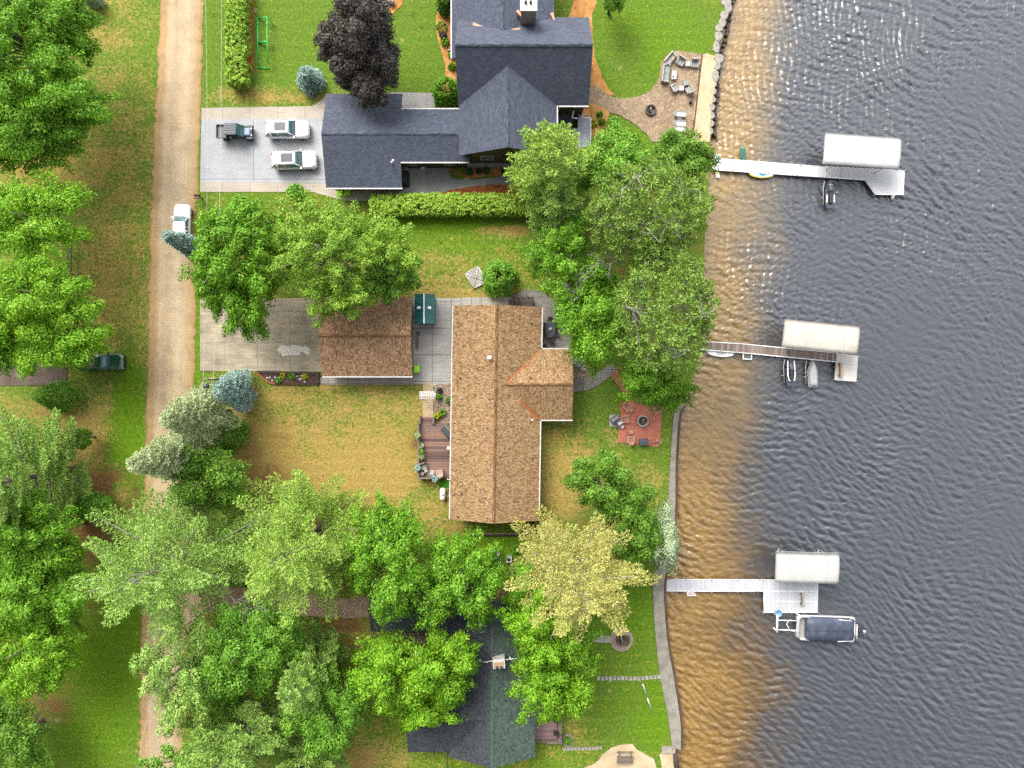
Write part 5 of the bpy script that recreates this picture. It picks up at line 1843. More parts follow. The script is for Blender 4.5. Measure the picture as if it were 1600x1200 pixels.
def car(name, label, loc, rz, L, Wd, Ht, body_mat, kind='suv', roof_mat=None, sunroof=True):
    o = thing(name, label, 'car' if kind != 'pickup' else 'pickup truck', loc, rz)
    h = L / 2
    w = Wd / 2
    belt = Ht * .60
    mb = MB()
    nose = .25
    rings = [rrect(-h + .25, h - .3, -w + .14, w - .14, .26, .3), rrect(-h + .06, h - .08, -w + .03, w - .03, .42, .38),
             rrect(-h, h, -w, w, belt * .66, .45), rrect(-h + .03, h - .06, -w + .02, w - .02, belt * .86, .5),
             rrect(-h + .10, h - .22, -w + .09, w - .09, belt, .48), rrect(-h + .25, h - .45, -w + .22, w - .22, belt + .045, .4)]
    mb.loft(rings)
    mb.build('body', body_mat, o, world=False)
    if kind == 'suv':
        cx0, cx1, rx0, rx1 = -h + .14, h * .42, -h + .42, h * .12
    elif kind == 'sedan':
        cx0, cx1, rx0, rx1 = -h * .68, h * .40, -h * .42, h * .08
    else:
        cx0, cx1, rx0, rx1 = -h * .12, h * .46, -h * .06, h * .22
    wi = w - .10
    wr = w - .30
    g = [rrect(cx0, cx1, -wi, wi, belt + .02, .22), rrect(rx0 - .06, rx1 + .08, -wr - .05, wr + .05, Ht - .09, .24)]
    MB().loft(g).build('windows', M_GLASS, o, world=False)
    rm = roof_mat or body_mat
    MB().loft([rrect(rx0 - .08, rx1 + .06, -wr - .08, wr + .08, Ht - .12, .26), rrect(rx0 - .05, rx1 + .03, -wr - .04, wr + .04, Ht - .05, .26), rrect(rx0 + .05, rx1 - .1, -wr + .08, wr - .08, Ht, .26)]).build('roof', rm, o, world=False)
    mb = MB()
    for sg in (-1, 1):
        mb.tube([(cx1 - .06, sg * (wi - .04), belt + .02), (rx1 + .04, sg * (wr + .03), Ht - .08)], .045, 6)
        mb.tube([(cx0 + .06, sg * (wi - .04), belt + .02), (rx0, sg * (wr + .03), Ht - .08)], .07, 6)
        if kind != 'pickup':
            q = rx0 + (rx1 - rx0) * .52
            mb.tube([(q, sg * (wi + .0), belt + .02), (q, sg * (wr + .045), Ht - .09)], .05, 6)
            q = rx0 + (rx1 - rx0) * .15
            mb.tube([(q, sg * (wi + .0), belt + .02), (q, sg * (wr + .045), Ht - .09)], .10, 6)
    mb.build('pillars', body_mat, o, world=False)
    if sunroof:
        q = rx0 + (rx1 - rx0) * .36
        MB().loft([rrect(q, rx1 - .22, -wr + .2, wr - .2, Ht - .03, .08), rrect(q, rx1 - .22, -wr + .2, wr - .2, Ht + .012, .08)], smooth=False).build('sunroof', M_SUNROOF, o, world=False)
    if kind == 'pickup':
        bed = MB()
        x0, x1 = -h + .12, cx0 - .12
        bed.box(((x0 + x1) / 2, 0, belt + .055), (x1 - x0, Wd - .5, .03))
        bed.build('bed_floor', M_DGREY, o, world=False)
        rail = MB()
        for sg in (-1, 1):
            rail.box(((x0 + x1) / 2, sg * (w - .17), belt + .14), (x1 - x0, .14, .22))
        rail.box((x0 + .03, 0, belt + .14), (.1, Wd - .5, .22))
        rail.build('bed_rail', body_mat, o, world=False)
    for sg in (-1, 1):
        mb = MB()
        mb.loft([[(cx1 - .25 + a, sg * (wi + b), belt + c) for a, b, c in ((0, -.02, .02), (.14, -.02, .02), (.14, -.02, .14), (0, -.02, .14))],
                 [(cx1 - .25 + a, sg * (wi + b), belt + c) for a, b, c in ((-.04, .22, .05), (.12, .22, .05), (.12, .22, .22), (-.04, .22, .22))]], smooth=False)
        mb.build('mirror', body_mat, o, world=False)
        MB().loft([rrect(h - .34, h - .06, sg * (w - .42) - .17, sg * (w - .42) + .17, belt * .74, .06), rrect(h - .46, h - .13, sg * (w - .40) - .15, sg * (w - .40) + .15, belt * .93, .06)]).build('headlight', M_LAMP, o, world=False)
        MB().box((-h + .04, sg * (w - .25), belt * .82), (.1, .22, .3)).build('taillight', M_TAIL, o, world=False)
    MB().box((h - .03, 0, belt * .52), (.1, Wd * .5, .22)).build('grille', M_BLACK, o, world=False)
    mb = MB()
    for x in (h * .36, h * .12):
        pass
    mb.box((h * .70, 0, belt + .047), (h * .42, .04, .008))
    for sg in (-1, 1):
        mb.box((h * .70, sg * w * .5, belt + .046), (h * .40, .035, .008), sg * -.06)
    mb.build('hood_crease', body_mat, o, world=False)
    mb = MB()
    if kind == 'suv':
        for sg in (-1, 1):
            MB().tube([(rx0 + .2, sg * (wr + .0), Ht + .03), (rx1 - .2, sg * (wr + .0), Ht + .03)], .025, 6).build('roof_rail', M_ALU, o, world=False)
    for x in (-h * .60, h * .62):
        for sg in (-1, 1):
            wheel(o, x, sg * (w - .13))
    return o


car('white_car', 'white suv with large grey sunroof, upper of the two on the concrete drive', P(450, 203, .7), 0, 4.9, 1.95, 1.75, M_CARW).location.z = .044
c_ = car('white_car', 'white suv parked at a slight tilt, lower of the two on the concrete drive', P(460.5, 251, .7), R(1.5), 5.0, 1.98, 1.78, M_CARW)
c_.location.z = .044
c_ = car('white_car', 'white car parked along the road edge under the small blue spruce', P(285.5, 352, .6), R(88.5), 4.7, 1.85, 1.5, M_CARW, 'sedan', sunroof=False)
c_.location.z = .09
c_ = car('pickup_truck', 'black pickup truck half hidden under a lime maple', P(159, 566, .7), R(0), 5.2, 1.95, 1.8, M_CARK, 'pickup', sunroof=False)
c_.location.z = .01


def utv():
    o = thing('utility_vehicle', 'black open utility vehicle with grey ribbed roof and cargo bed', 'utility vehicle', P(371, 208, .6) - Vector((0, 0, .556)), 0)
    L, w = 3.7, .74
    MB().loft([rrect(-1.7, 1.6, -.55, .55, .35, .2), rrect(-1.75, 1.75, -.66, .66, .6, .25), rrect(-1.6, 1.6, -.64, .64, .78, .25)]).build('chassis', M_BLACK, o, world=False)
    b = MB().box((-1.55, 0, .98), (1.15, 1.45, .06))
    b.box((-1.55, .72, 1.1), (1.15, .05, .28)).box((-1.55, -.72, 1.1), (1.15, .05, .28)).box((-2.1, 0, 1.1), (.05, 1.45, .28)).box((-.99, 0, 1.14), (.05, 1.45, .36))
    b.build('cargo_bed', M_MGREY, o, world=False)
    mb = MB().loft([rrect(-1.0, .38, -.66, .66, 1.88, .16), rrect(-.96, .34, -.62, .62, 1.95, .16)], smooth=False)
    rf = mb.build('roof', M_MGREY, o, world=False)
    mb = MB()
    for k in range(4):
        mb.box((-.31, -.42 + k * .28, 1.965), (1.15, .11, .035))
    mb.build('roof_rib', M_DGREY, rf, world=False)
    mb = MB()
    for sg in (-1, 1):
        mb.tube([(-.95, sg * .62, .8), (-.95, sg * .6, 1.88), (.36, sg * .6, 1.88), (.95, sg * .6, 1.05), (1.0, sg * .6, .75)], .035, 8)
    mb.tube([(-.95, -.6, 1.86), (-.95, .6, 1.86)], .035, 6)
    mb.tube([(.36, -.6, 1.86), (.36, .6, 1.86)], .035, 6)
    mb.build('roll_cage', M_BLACK, o, world=False)
    MB().add([(.40, -.58, 1.84), (.40, .58, 1.84), (.98, .58, 1.08), (.98, -.58, 1.08)], [(0, 1, 2, 3)]).build('windshield', M_GLASS, o, world=False)
    MB().loft([rrect(.9, 1.72, -.5, .5, .8, .15), rrect(.92, 1.62, -.42, .42, 1.02, .15), rrect(.95, 1.45, -.34, .34, 1.08, .12)]).build('hood', mplain('blue_grey_hood', C(140, 150, 190), .35), o, world=False)
    for sg in (-1, 1):
        MB().loft([rrect(1.0, 1.9, sg * .62 - .16, sg * .62 + .16, .74, .1), rrect(1.1, 1.8, sg * .62 - .14, sg * .62 + .14, .86, .1)]).build('fender', M_BLACK, o, world=False)
        MB().box((-.3, sg * .3, .98), (.5, .5, .14)).build('seat', M_BLACK, o, world=False)
        MB().box((-.6, sg * .3, 1.25), (.12, .5, .5)).build('backrest', M_BLACK, o, world=False)
        MB().box((1.7, sg * .36, .92), (.1, .2, .12)).build('headlight', M_LAMP, o, world=False)
        for x in (-1.3, 1.32):
            wheel(o, x, sg * .62, .34, .26)
    mb = MB()
    mb.tube([(1.75, -.4, .55), (1.9, -.4, .9), (1.9, .4, .9), (1.75, .4, .55)], .03, 6)
    mb.build('bull_bar', M_BLACK, o, world=False)


utv()
# ------------------------------------------------------------------ docks, lifts and boats
def quadbox(mb, pts, z0, z1):
    return mb.prism([tuple(P(x, y, z1)[:2]) for x, y in pts], z0, z1)


def dock_posts(o, pts, z, r=.04, mat=M_ALU, up=.35):
    mb = MB()
    for x, y in pts:
        p = P(x, y, z)
        mb.tube([(p.x, p.y, -2.2), (p.x, p.y, z + up)], r, 7)
    mb.build('posts', mat, o)


ZD = -.35
o = thing('dock', 'long white panel dock with angled platform at its far end', 'dock', P(1260, 270, ZD))
quadbox(MB(), [(1113, 247.5), (1200, 254), (1290, 261), (1414, 267), (1412, 304), (1367, 303.5), (1351, 281), (1290, 277), (1200, 270), (1113, 265)], ZD - .16, ZD).build('decking', M_DOCKW, o)
e = MB()
for a, b in (((1113, 265.3), (1290, 277.3)), ((1290, 277.3), (1351, 281.3)), ((1113, 247.2), (1290, 260.7)), ((1290, 260.7), (1414, 266.7)), ((1367, 304), (1412, 304.4))):
    e.tube([P(*a, ZD - .03), P(*b, ZD - .03)], .05, 6)
e.build('edge_rail', M_WHITE, o)
dock_posts(o, [(1145, 250), (1145, 267.5), (1200, 271), (1245, 274), (1250, 257), (1291, 277), (1332, 280), (1413, 266), (1413, 304), (1367, 304)], ZD)

o = thing('dock', 'narrow dock of weathered brown planks with white edging and pale end platform', 'dock', P(1210, 555, ZD))
quadbox(MB(), [(1084, 533), (1160, 538), (1240, 545), (1308, 552), (1307, 565), (1240, 559), (1160, 551), (1084, 545)], ZD - .16, ZD).build('decking', M_DOCKWOOD, o)
e = MB()
for a, b in (((1084, 532.6), (1160, 537.6)), ((1160, 537.6), (1308, 551.6)), ((1084, 545.4), (1160, 551.4)), ((1160, 551.4), (1306, 565.4))):
    e.tube([P(*a, ZD + .0), P(*b, ZD + .0)], .06, 6)
e.build('edge_rail', M_WHITE, o)
quadbox(MB(), [(1307.5, 551), (1341, 556), (1338, 596.5), (1304, 594)], ZD - .14, ZD + .03).build('platform', M_DOCKP, o)
dock_posts(o, [(1100, 547), (1150, 550), (1200, 556), (1250, 561), (1289, 565), (1313, 552), (1341, 557), (1338, 595), (1304, 593)], ZD, .035)

o = thing('dock', 'straight white ribbed dock with a wide square platform', 'dock', P(1150, 915, ZD))
quadbox(MB(), [(1030, 905.5), (1195, 907), (1195, 923.5), (1030, 923)], ZD - .16, ZD).build('decking', M_DOCK3, o)
quadbox(MB(), [(1194, 907), (1277, 907), (1277, 956.5), (1194, 956.5)], ZD - .15, ZD + .02).build('platform', M_DOCK3, o)
e = MB()
for a, b in (((1030, 905), (1277, 906.5)), ((1030, 923.6), (1193, 924)), ((1193.5, 924), (1193.5, 957)), ((1193.5, 957), (1277.5, 957)), ((1277.5, 906.5), (1277.5, 957)), ((1194, 923.6), (1277, 923.8)), ((1194, 939.5), (1277, 939.5))):
    e.tube([P(*a, ZD - .005), P(*b, ZD - .005)], .045, 6)
e.build('edge_rail', M_WHITE, o)
dock_posts(o, [(1070, 904.5), (1111, 905), (1152, 905), (1193, 906), (1070, 924.5), (1111, 924.5), (1152, 924.5), (1192, 925), (1192, 957), (1236, 957.5), (1278, 957)], ZD)


def lift(label, c, L, W, rz, mat, z=2.35):
    """boat lift: four legs and cradle beams carrying a stretched canopy"""
    p = P(c[0], c[1], z)
    o = thing('boat_lift', label, 'boat lift', (p.x, p.y, WL), rz, 'covered boat lifts')
    zt = z - WL
    n = 9
    rings = []
    for x, s, dz in ((-L / 2, .985, -.42), (-L / 2 - .0, 1, -.1), (-L / 2 + .35, 1, .0), (-L / 4, 1, .02), (0, 1, .03), (L / 4, 1, .02), (L / 2 - .35, 1, .0), (L / 2, 1, -.1), (L / 2, .985, -.42)):
        ring = []
        for k in range(n):
            t_ = -1 + 2 * k / (n - 1)
            ring.append((x, t_ * W / 2 * s, zt + dz + .16 * (1 - t_ * t_) * (1 if dz > -.3 else .2)))
        rings.append(ring)
    vs = [q for r_ in rings for q in r_]
    fs = [(i * n + k, (i + 1) * n + k, (i + 1) * n + k + 1, i * n + k + 1) for i in range(len(rings) - 1) for k in range(n - 1)]
    for k, sg in ((0, -1), (n - 1, 1)):
        b = len(vs)
        for i in range(1, len(rings) - 1):
            q = rings[i][k]
            vs.append((q[0], q[1] + sg * .03, q[2] - .34))
        for i in range(1, len(rings) - 2):
            a0, a1 = i * n + k, (i + 1) * n + k
            fs.append((a0, b + i - 1, b + i, a1))
    cv = MB().add(vs, fs, smooth=True).build('canopy', mat, o, world=False)
    mb = MB()
    for k in range(1, 5):
        x = -L / 2 + L * k / 5
        mb.tube([(x, t_ * W / 2, zt + .035 + .16 * (1 - t_ * t_)) for t_ in np.linspace(-.99, .99, 7)], .012, 4, False)
    mb.build('seam', mat, cv, world=False)
    fr = MB()
    for sx in (-1, 1):
        for sy in (-1, 1):
            fr.tube([(sx * L * .33, sy * W * .44, -1.3), (sx * L * .33, sy * W * .44, zt - .12)], .05, 8)
        fr.tube([(sx * L * .33, -W * .44, .5), (sx * L * .33, W * .44, .5)], .06, 8)
    for sy in (-1, 1):
        fr.tube([(-L * .45, sy * W * .46, zt - .16), (L * .45, sy * W * .46, zt - .16)], .035, 8)
        fr.tube([(-L * .36, sy * W * .44, -.5), (L * .36, sy * W * .44, -.5)], .05, 8)
        fr.tube([(-L * .38, sy * W * .2, .62), (L * .38, sy * W * .2, .62)], .07, 8)
    fr.build('frame', M_ALU, o, world=False)
    return o


kz = (1 - 2.35 / H) / S
lift('boat lift under a bright white canopy beside the long white dock', (1348.5, 235.5), 118 * kz, 48 * kz, R(-4.2), M_VINYL)
lift('boat lift under a cream canopy beside the weathered plank dock', (1284, 526), 117 * kz, 43.5 * kz, R(-6.0), M_CREAM)
lift('boat lift under an ivory canopy above the white ribbed dock', (1262.5, 887.5), 98 * kz, 47 * kz, R(-1.5), M_IVORY)



def pwc(label, c, L, W, rz, mat, cover=None, ring=False, bars=False):
    p = P(c[0], c[1], 0)
    o = thing('jet_ski', label, 'jet ski', (p.x, p.y, WL), rz)
    h = L / 2
    R_ = []
    for z, k in ((.35, .55), (.55, .85), (.72, 1.0), (.82, .97)):
        ring_ = []
        for a in np.linspace(0, 2 * PI, 28, endpoint=False):
            x = math.cos(a)
            y = math.sin(a)
            yy = y * (1 - .72 * max(0, x) ** 2.2) if x > 0 else math.copysign(min(abs(y) * 1.35, .96), y)
            xx = x if x > 0 else max(x * 1.18, -1)
            ring_.append((xx * h * (.9 + .1 * k), yy * W / 2 * k, z))
        R_.append(ring_)
    MB().loft(R_).build('hull', mat, o, world=False)
    if cover:
        Rc = []
        for z, k in ((.8, .93), (1.0, .78), (1.16, .5), (1.2, .22)):
            Rc.append([(x * (.55 + .45 * k) - .1 * (1 - k), y * k, z + .1 * max(0, x)) for x, y, _ in R_[3]])
        MB().loft(Rc).build('cover', cover, o, world=False)
        for k in range(3):
            MB().lathe((-h * .75 + k * h * .42, .16 - k * .02, 1.1), [(0, 0), (.09, 0), (.07, .07), (0, .08)], 10).build('cover_vent', M_MGREY, o, world=False)
    else:
        MB().loft([rrect(-h * .72, h * .15, -.2, .2, .8, .12), rrect(-h * .70, h * .12, -.17, .17, 1.02, .12), rrect(-h * .66, h * .05, -.11, .11, 1.08, .1)]).build('seat', M_BLACK, o, world=False)
        MB().loft([rrect(h * .05, h * .8, -.26, .26, .8, .2), rrect(h * .12, h * .62, -.2, .2, 1.05, .18), rrect(h * .18, h * .4, -.12, .12, 1.14, .1)]).build('hood', M_SLATE, o, world=False)
        mb = MB()
        mb.tube([(h * .12, -.36, 1.12), (h * .2, -.1, 1.17), (h * .2, .1, 1.17), (h * .12, .36, 1.12)], .03, 7)
        mb.build('handlebar', M_BLACK, o, world=False)
        if ring:
            mb = MB()
            pts = [(h * .85, .38, .9), (h * .3, .40, .93), (-h * .2, .42, .94), (-h * .55, .32, .94), (-h * .70, 0, .94), (-h * .55, -.32, .94), (-h * .2, -.42, .94), (h * .3, -.40, .93), (h * .85, -.38, .9)]
            pts = [(x, y * W / 1.25, z) for x, y, z in pts]
            mb.tube(pts, .075, 8)
            mb.build('white_trim', M_WHITE, o, world=False)
        if bars:
            for sg in (-1, 1):
                MB().box((-h * .32, sg * W * .36, .86), (h * .55, .12, .08)).build('white_trim', M_WHITE, o, world=False)
            MB().tube([(h * .62, -.28, .98), (h * .66, 0, 1.02), (h * .62, .28, .98)], .035, 6).build('front_trim', M_ALU, o, world=False)
    # cradle bunks below
    f = MB()
    f.tube([(-h * .75, W * .62, .62), (h * .5, W * .62, .62), (h * .95, W * .5, .62)], .045, 6)
    f.tube([(-h * .2, W * .62, -1.3), (-h * .2, W * .62, .62)], .045, 6)
    f.build('cradle', M_CREAM, o, world=False)
    return o


pwc('black jet ski with white side bars under the long white dock', (1298, 303), 3.2, 1.15, R(90), M_PWC, bars=True)
pwc('charcoal jet ski with a white loop around its seat, left of two', (1236.5, 582), 3.1, 1.2, R(92), M_PWC, ring=True)
pwc('jet ski under a silver cover, right of two by the plank dock', (1270.5, 584), 3.1, 1.15, R(92), M_PWCS, cover=M_PWCS)


def hull(label, name, cat, c, L, W, rz, mat, zb=WL, dh=.3, deck=None, stern=0.0):
    p = P(c[0], c[1], zb + dh)
    o = thing(name, label, cat, (p.x, p.y, zb), rz)
    rings = []
    for z, k in ((-.02, .5), (.08, .82), (dh, 1.0), (dh + .03, .94)):
        rings.append([(math.cos(a) * L / 2 * (.94 + .06 * k), math.copysign(abs(math.sin(a)) ** (1.15), math.sin(a)) * W / 2 * k * (1 + stern * -math.cos(a)), z) for a in np.linspace(0, 2 * PI, 28, endpoint=False)])
    MB().loft(rings).build('hull', mat, o, world=False)
    return o


o = hull('teal green kayak floating upright beside the long white dock', 'kayak', 'kayak', (1161, 239.5), 1.75, .72, R(94), M_TEAL, dh=.3)
MB().loft([rrect(-.55, .25, -.2, .2, .32, .15), rrect(-.5, .2, -.16, .16, .345, .12)]).build('cockpit', M_DGREY, o, world=False)
MB().lathe((.62, 0, .3), [(0, 0), (.14, 0), (.12, .05), (0, .06)], 12).build('bow_hatch', M_PTHRES, o, world=False)
o = hull('white paddle board with yellow rim and blue centre pad', 'paddle_board', 'paddle board', (1189.5, 272), 2.85, .92, R(-3.5), M_YELLOW, dh=.42)
MB().loft([[(math.cos(a) * 1.33, math.sin(a) * .37 + .04, .455) for a in np.linspace(0, 2 * PI, 24, endpoint=False)], [(math.cos(a) * 1.30, math.sin(a) * .35 + .04, .49) for a in np.linspace(0, 2 * PI, 24, endpoint=False)]]).build('deck', M_WHITE, o, world=False)
MB().loft([[(.12 + math.cos(a) * .42, math.sin(a) * .30 + .04, .485) for a in np.linspace(0, 2 * PI, 20, endpoint=False)], [(.12 + math.cos(a) * .40, math.sin(a) * .28 + .04, .505) for a in np.linspace(0, 2 * PI, 20, endpoint=False)]]).build('pad', M_BLUE, o, world=False)
o = hull('slim white paddle board resting along the weathered plank dock', 'paddle_board', 'paddle board', (1126, 552), 3.0, .82, R(-4.5), M_WHITE, dh=.35)
MB().loft([rrect(-.5, .6, -.2, .2, .37, .15), rrect(-.48, .58, -.18, .18, .395, .14)]).build('pad', M_VINYL, o, world=False)

# small floats and boxes at the docks
o = thing('swim_ladder', 'square white framed step hanging off the plank dock', 'ladder', P(1167.5, 556.5, ZD))
mb = MB()
quadbox(mb, [(1160.5, 551.5), (1175, 552.5), (1175, 554), (1160.5, 553)], ZD - .2, ZD - .1)
quadbox(mb, [(1160.5, 560), (1175, 560.5), (1175, 562), (1160.5, 561.5)], ZD - .2, ZD - .1)
quadbox(mb, [(1160.5, 553), (1162, 553), (1162, 560), (1160.5, 560)], ZD - .2, ZD - .1)
quadbox(mb, [(1173.5, 554), (1175, 554), (1175, 560.5), (1173.5, 560.5)], ZD - .2, ZD - .1)
mb.build('frame', M_WHITE, o)
quadbox(MB(), [(1162, 553.5), (1173.5, 554), (1173.5, 560), (1162, 560)], ZD - .19, ZD - .15).build('tread', M_MGREY, o)
MB().tube([P(1162, 562, ZD - .15), P(1162, 562, -1.8)], .03, 6).build('leg', M_ALU, o)
MB().tube([P(1173.5, 562, ZD - .15), P(1173.5, 562, -1.8)], .03, 6).build('leg', M_ALU, o)
o = thing('boarding_step', 'small white step box floating under the ribbed dock', 'step', P(1080, 929, WL))
quadbox(MB(), [(1073, 925), (1085, 925), (1088, 931), (1074, 931.5)], WL - .2, WL + .3).build('body', M_WHITE, o)
quadbox(MB(), [(1075, 927.5), (1085, 927), (1086, 929), (1075, 929.5)], WL + .3, WL + .33).build('grip', M_PINKWOOD, o)
o = thing('dock_box', 'small white storage box at the shore end of the long white dock', 'box', P(1121, 243.5, ZD))
quadbox(MB(), [(1117, 240), (1126, 241), (1126, 247), (1117, 246.5)], ZD - .5, ZD + .25).build('body', M_WHITE, o)
quadbox(MB(), [(1116.5, 239.5), (1126.5, 240.5), (1126.5, 244), (1116.5, 243.5)], ZD + .25, ZD + .31).build('lid', M_IVORY, o)
o = thing('dock_float', 'small yellow and white float beside the shore end of the white dock', 'float', P(1121.5, 272, WL))
quadbox(MB(), [(1118, 268), (1123, 268), (1125, 277), (1120, 277.5)], WL - .1, WL + .3).build('body', M_WHITE, o)
quadbox(MB(), [(1119, 268.5), (1122.5, 268.5), (1123.5, 272), (1120, 272.5)], WL + .3, WL + .34).build('cap', M_YELLOW, o)
o = thing('dock_bumper', 'cream bumper hanging off the far end of the white dock platform', 'bumper', P(1396, 309, ZD))
MB().tube([P(1394, 305.5, ZD - .1), P(1395, 309, ZD - .25), P(1393, 313, ZD - .4)], [.16, .2, .14], 10).build('body', M_CREAM, o)
MB().tube([P(1398, 304.5, ZD), P(1396, 306, ZD - .05)], .1, 8).build('strap', M_WHITE, o)


def bench(label, c, L, W, rz, z, seatm, backm, name='bench'):
    p = P(c[0], c[1], z)
    o = thing(name, label, 'bench', (p.x, p.y, z), rz)
    mb = MB()
    for k in range(3):
        mb.box((-W / 2 + W * (k + .5) / 3, 0, .44), (W / 3 - .02, L, .05))
    mb.build('seat', seatm, o, world=False)
    MB().box((-W / 2 - .06, 0, .68), (.06, L, .42), ry=R(-10)).build('backrest', backm, o, world=False)
    for sy in (-1, 1):
        MB().box((-.02, sy * (L / 2 - .12), .21), (W * .9, .07, .42)).build('leg', backm, o, world=False)
    return o


bench('tan wooden bench on the pale platform of the plank dock', (1311.5, 577.5), 1.55, .42, 0, ZD + .03, M_TANWOOD, M_WOODPOST)
bench('grey bench on the square platform of the ribbed dock', (1252, 934.5), 1.4, .4, 0, ZD + .02, M_PTHRES, M_WOODPOST)

# pontoon boat
p = P(1292, 982, 0)
o = thing('pontoon_boat', 'pontoon boat under a navy blue cover beside the ribbed dock', 'boat', (p.x, p.y, WL), R(-2.2))
L, W = 6.6, 2.65
for sg in (-1, 1):
    mb = MB()
    mb.tube([(-L / 2, sg * .95, .12), (L / 2 - .9, sg * .95, .12), (L / 2 - .1, sg * .95, .3)], [.3, .3, .06], 14)
    mb.build('pontoon', M_ALU, o, world=False)
MB().loft([rrect(-L / 2, L / 2, -W / 2, W / 2, .45, .3), rrect(-L / 2, L / 2, -W / 2, W / 2, .58, .3)], smooth=False).build('deck', M_LGREY, o, world=False)
mb = MB()
for x0, x1 in ((-L / 2 + .05, L / 2 - .35),):
    mb.loft([rrect(x0, x1, -W / 2 + .04, W / 2 - .04, .58, .35), rrect(x0, x1, -W / 2 + .04, W / 2 - .04, 1.22, .35)], smooth=False, cap=False)
mb.build('fence', M_WHITE, o, world=False)
mb = MB()
pts = [(q[0], q[1], 1.24) for q in rrect(-L / 2 + .05, L / 2 - .35, -W / 2 + .04, W / 2 - .04, 0, .35)]
mb.tube(pts + [pts[0]], .035, 6)
mb.build('rail', M_ALU, o, world=False)
rings = []
for z, k, r_ in ((1.02, 1.0, .55), (1.24, 1.0, .6), (1.42, .93, .7), (1.62, .72, .6), (1.72, .4, .35), (1.74, .12, .1)):
    a, b = (-L / 2 + .75), (L / 2 - .42)
    cx_ = (a + b) / 2
    hx, hy = (b - a) / 2, W / 2 * 1.0
    ex = 1 - (1 - k) * .42
    rings.append(rrect(cx_ - hx * ex, cx_ + hx * ex, -hy * k, hy * k, z, min(r_, hy * k * .9), 6))
cv = MB().loft(rings).build('cover', M_NAVY, o, world=False)
mb = MB()
mb.tube([(-L / 2 + 1.5, 0, 1.77), (0, 0, 1.79), (L / 2 - 1.2, 0, 1.77)], .03, 6)
for x in (-1.4, -.3, .8, 1.8):
    mb.tube([(x, t_ * 1.25, 1.26 + .52 * (1 - abs(t_) ** 1.8)) for t_ in np.linspace(-1, 1, 9)], .03, 5)
mb.build('cover_bow', M_NAVY, cv, world=False)
for sg in (-1, 1):
    MB().tube([(1.0, sg * (W / 2 - .1), 1.5), (2.5, sg * (W / 2 - .2), 1.45)], .04, 6).build('grab_bar', M_WHITE, o, world=False)
MB().box((L / 2 + .1, -.15, .55), (.5, 1.3, .08)).build('swim_platform', M_LGREY, o, world=False)
m = MB().loft([rrect(L / 2 + .2, L / 2 + .7, -.35, .05, .5, .1), rrect(L / 2 + .18, L / 2 + .72, -.37, .07, .95, .14), rrect(L / 2 + .25, L / 2 + .62, -.3, 0, 1.15, .12)]).build('outboard_motor', M_BLACK, o, world=False)
MB().tube([(L / 2 + .5, -.15, .5), (L / 2 + .6, -.15, -.5)], .1, 8).build('drive_leg', M_BLACK, m, world=False)
MB().lathe((L / 2 + .95, -.2, .7), [(0, 0), (.14, 0), (.2, .15), (.14, .3), (0, .32)], 12).build('fender', mplain('pale_blue_float', C(190, 214, 224), .4), o, world=False)
MB().tube([(L / 2 + .1, -.95, .6), (L / 2 - .1, -.9, 1.3), (L / 2 - .1, .4, 1.3), (L / 2 + .1, .5, .6)], .045, 6).build('stern_rail', M_WHITE, o, world=False)
# its lift frame
o = thing('lift_winch_frame', 'white winch frame and ropes at the bow of the pontoon boat', 'lift frame', P(1215, 974, WL))
mb = MB()
mb.tube([P(1214.5, 961, .1), P(1214, 988, .1)], .12, 8)
for y in (962, 986):
    q = P(1214, y, .1)
    mb.tube([(q.x, q.y, -2), (q.x, q.y, .1)], .08, 8)
for y in (969, 984):
    mb.tube([P(1215, y, -.3), P(1246, y + 1, -.3)], .06, 6)
mb.build('frame', M_WHITE, o)
mb = MB()
mb.tube([P(1243, 970, 0), P(1233, 969, 0), P(1229, 975, 0), P(1234, 985, 0), P(1243, 987, 0)], .05, 6)
mb.tube([P(1240, 957, ZD), P(1250, 961, .2)], .04, 6)
mb.build('rope', M_WHITE, o)
MB().lathe(P(1216.5, 958.5, 0), [(0, -.1), (.42, -.05), (.42, .05), (.34, .05), (.3, -.02), (0, -.02)], 18).build('winch_wheel', mplain('blue_wheel', C(120, 170, 205), .4), o)

# ------------------------------------------------------------------ seawall and shore stones
inner = [(1062, 632), (1053, 648), (1047.5, 720), (1042.5, 800), (1034, 870), (1021, 908), (1022, 960), (1026, 1010), (1032, 1060), (1042, 1110), (1047, 1140), (1050, 1168)]
outer = [(1071, 634), (1061.5, 648), (1056, 720), (1055, 800), (1049, 870), (1038, 908), (1039, 960), (1044, 1010), (1053, 1060), (1061, 1110), (1064, 1140), (1064, 1172)]


def strip(a, b):
    return [tuple(p) for p in crom(a, False)] + [tuple(p) for p in crom(b, False)][::-1]


o = thing('seawall', 'curved grey concrete seawall with a rusty sheet piling face', 'seawall', P(1050, 800, 0))
MB().prism(wpoly(strip(inner, outer), .08), -1.5, .08).build('wall', M_WALL, o)
out2 = [(x + 4, y) for x, y in outer]
MB().prism(wpoly(strip([(x + .3, y) for x, y in outer], out2), -.25), -1.6, -.25).build('piling', M_SHEETP, o)
o = tag(MB().box(P(1044, 1171, .1), (1.5, .65, .5), R(-1)).build('stone_block', M_STONE, None, loc=P(1044, 1171, 0)), 'long pale stone block at the lower end of the seawall', 'stone block')


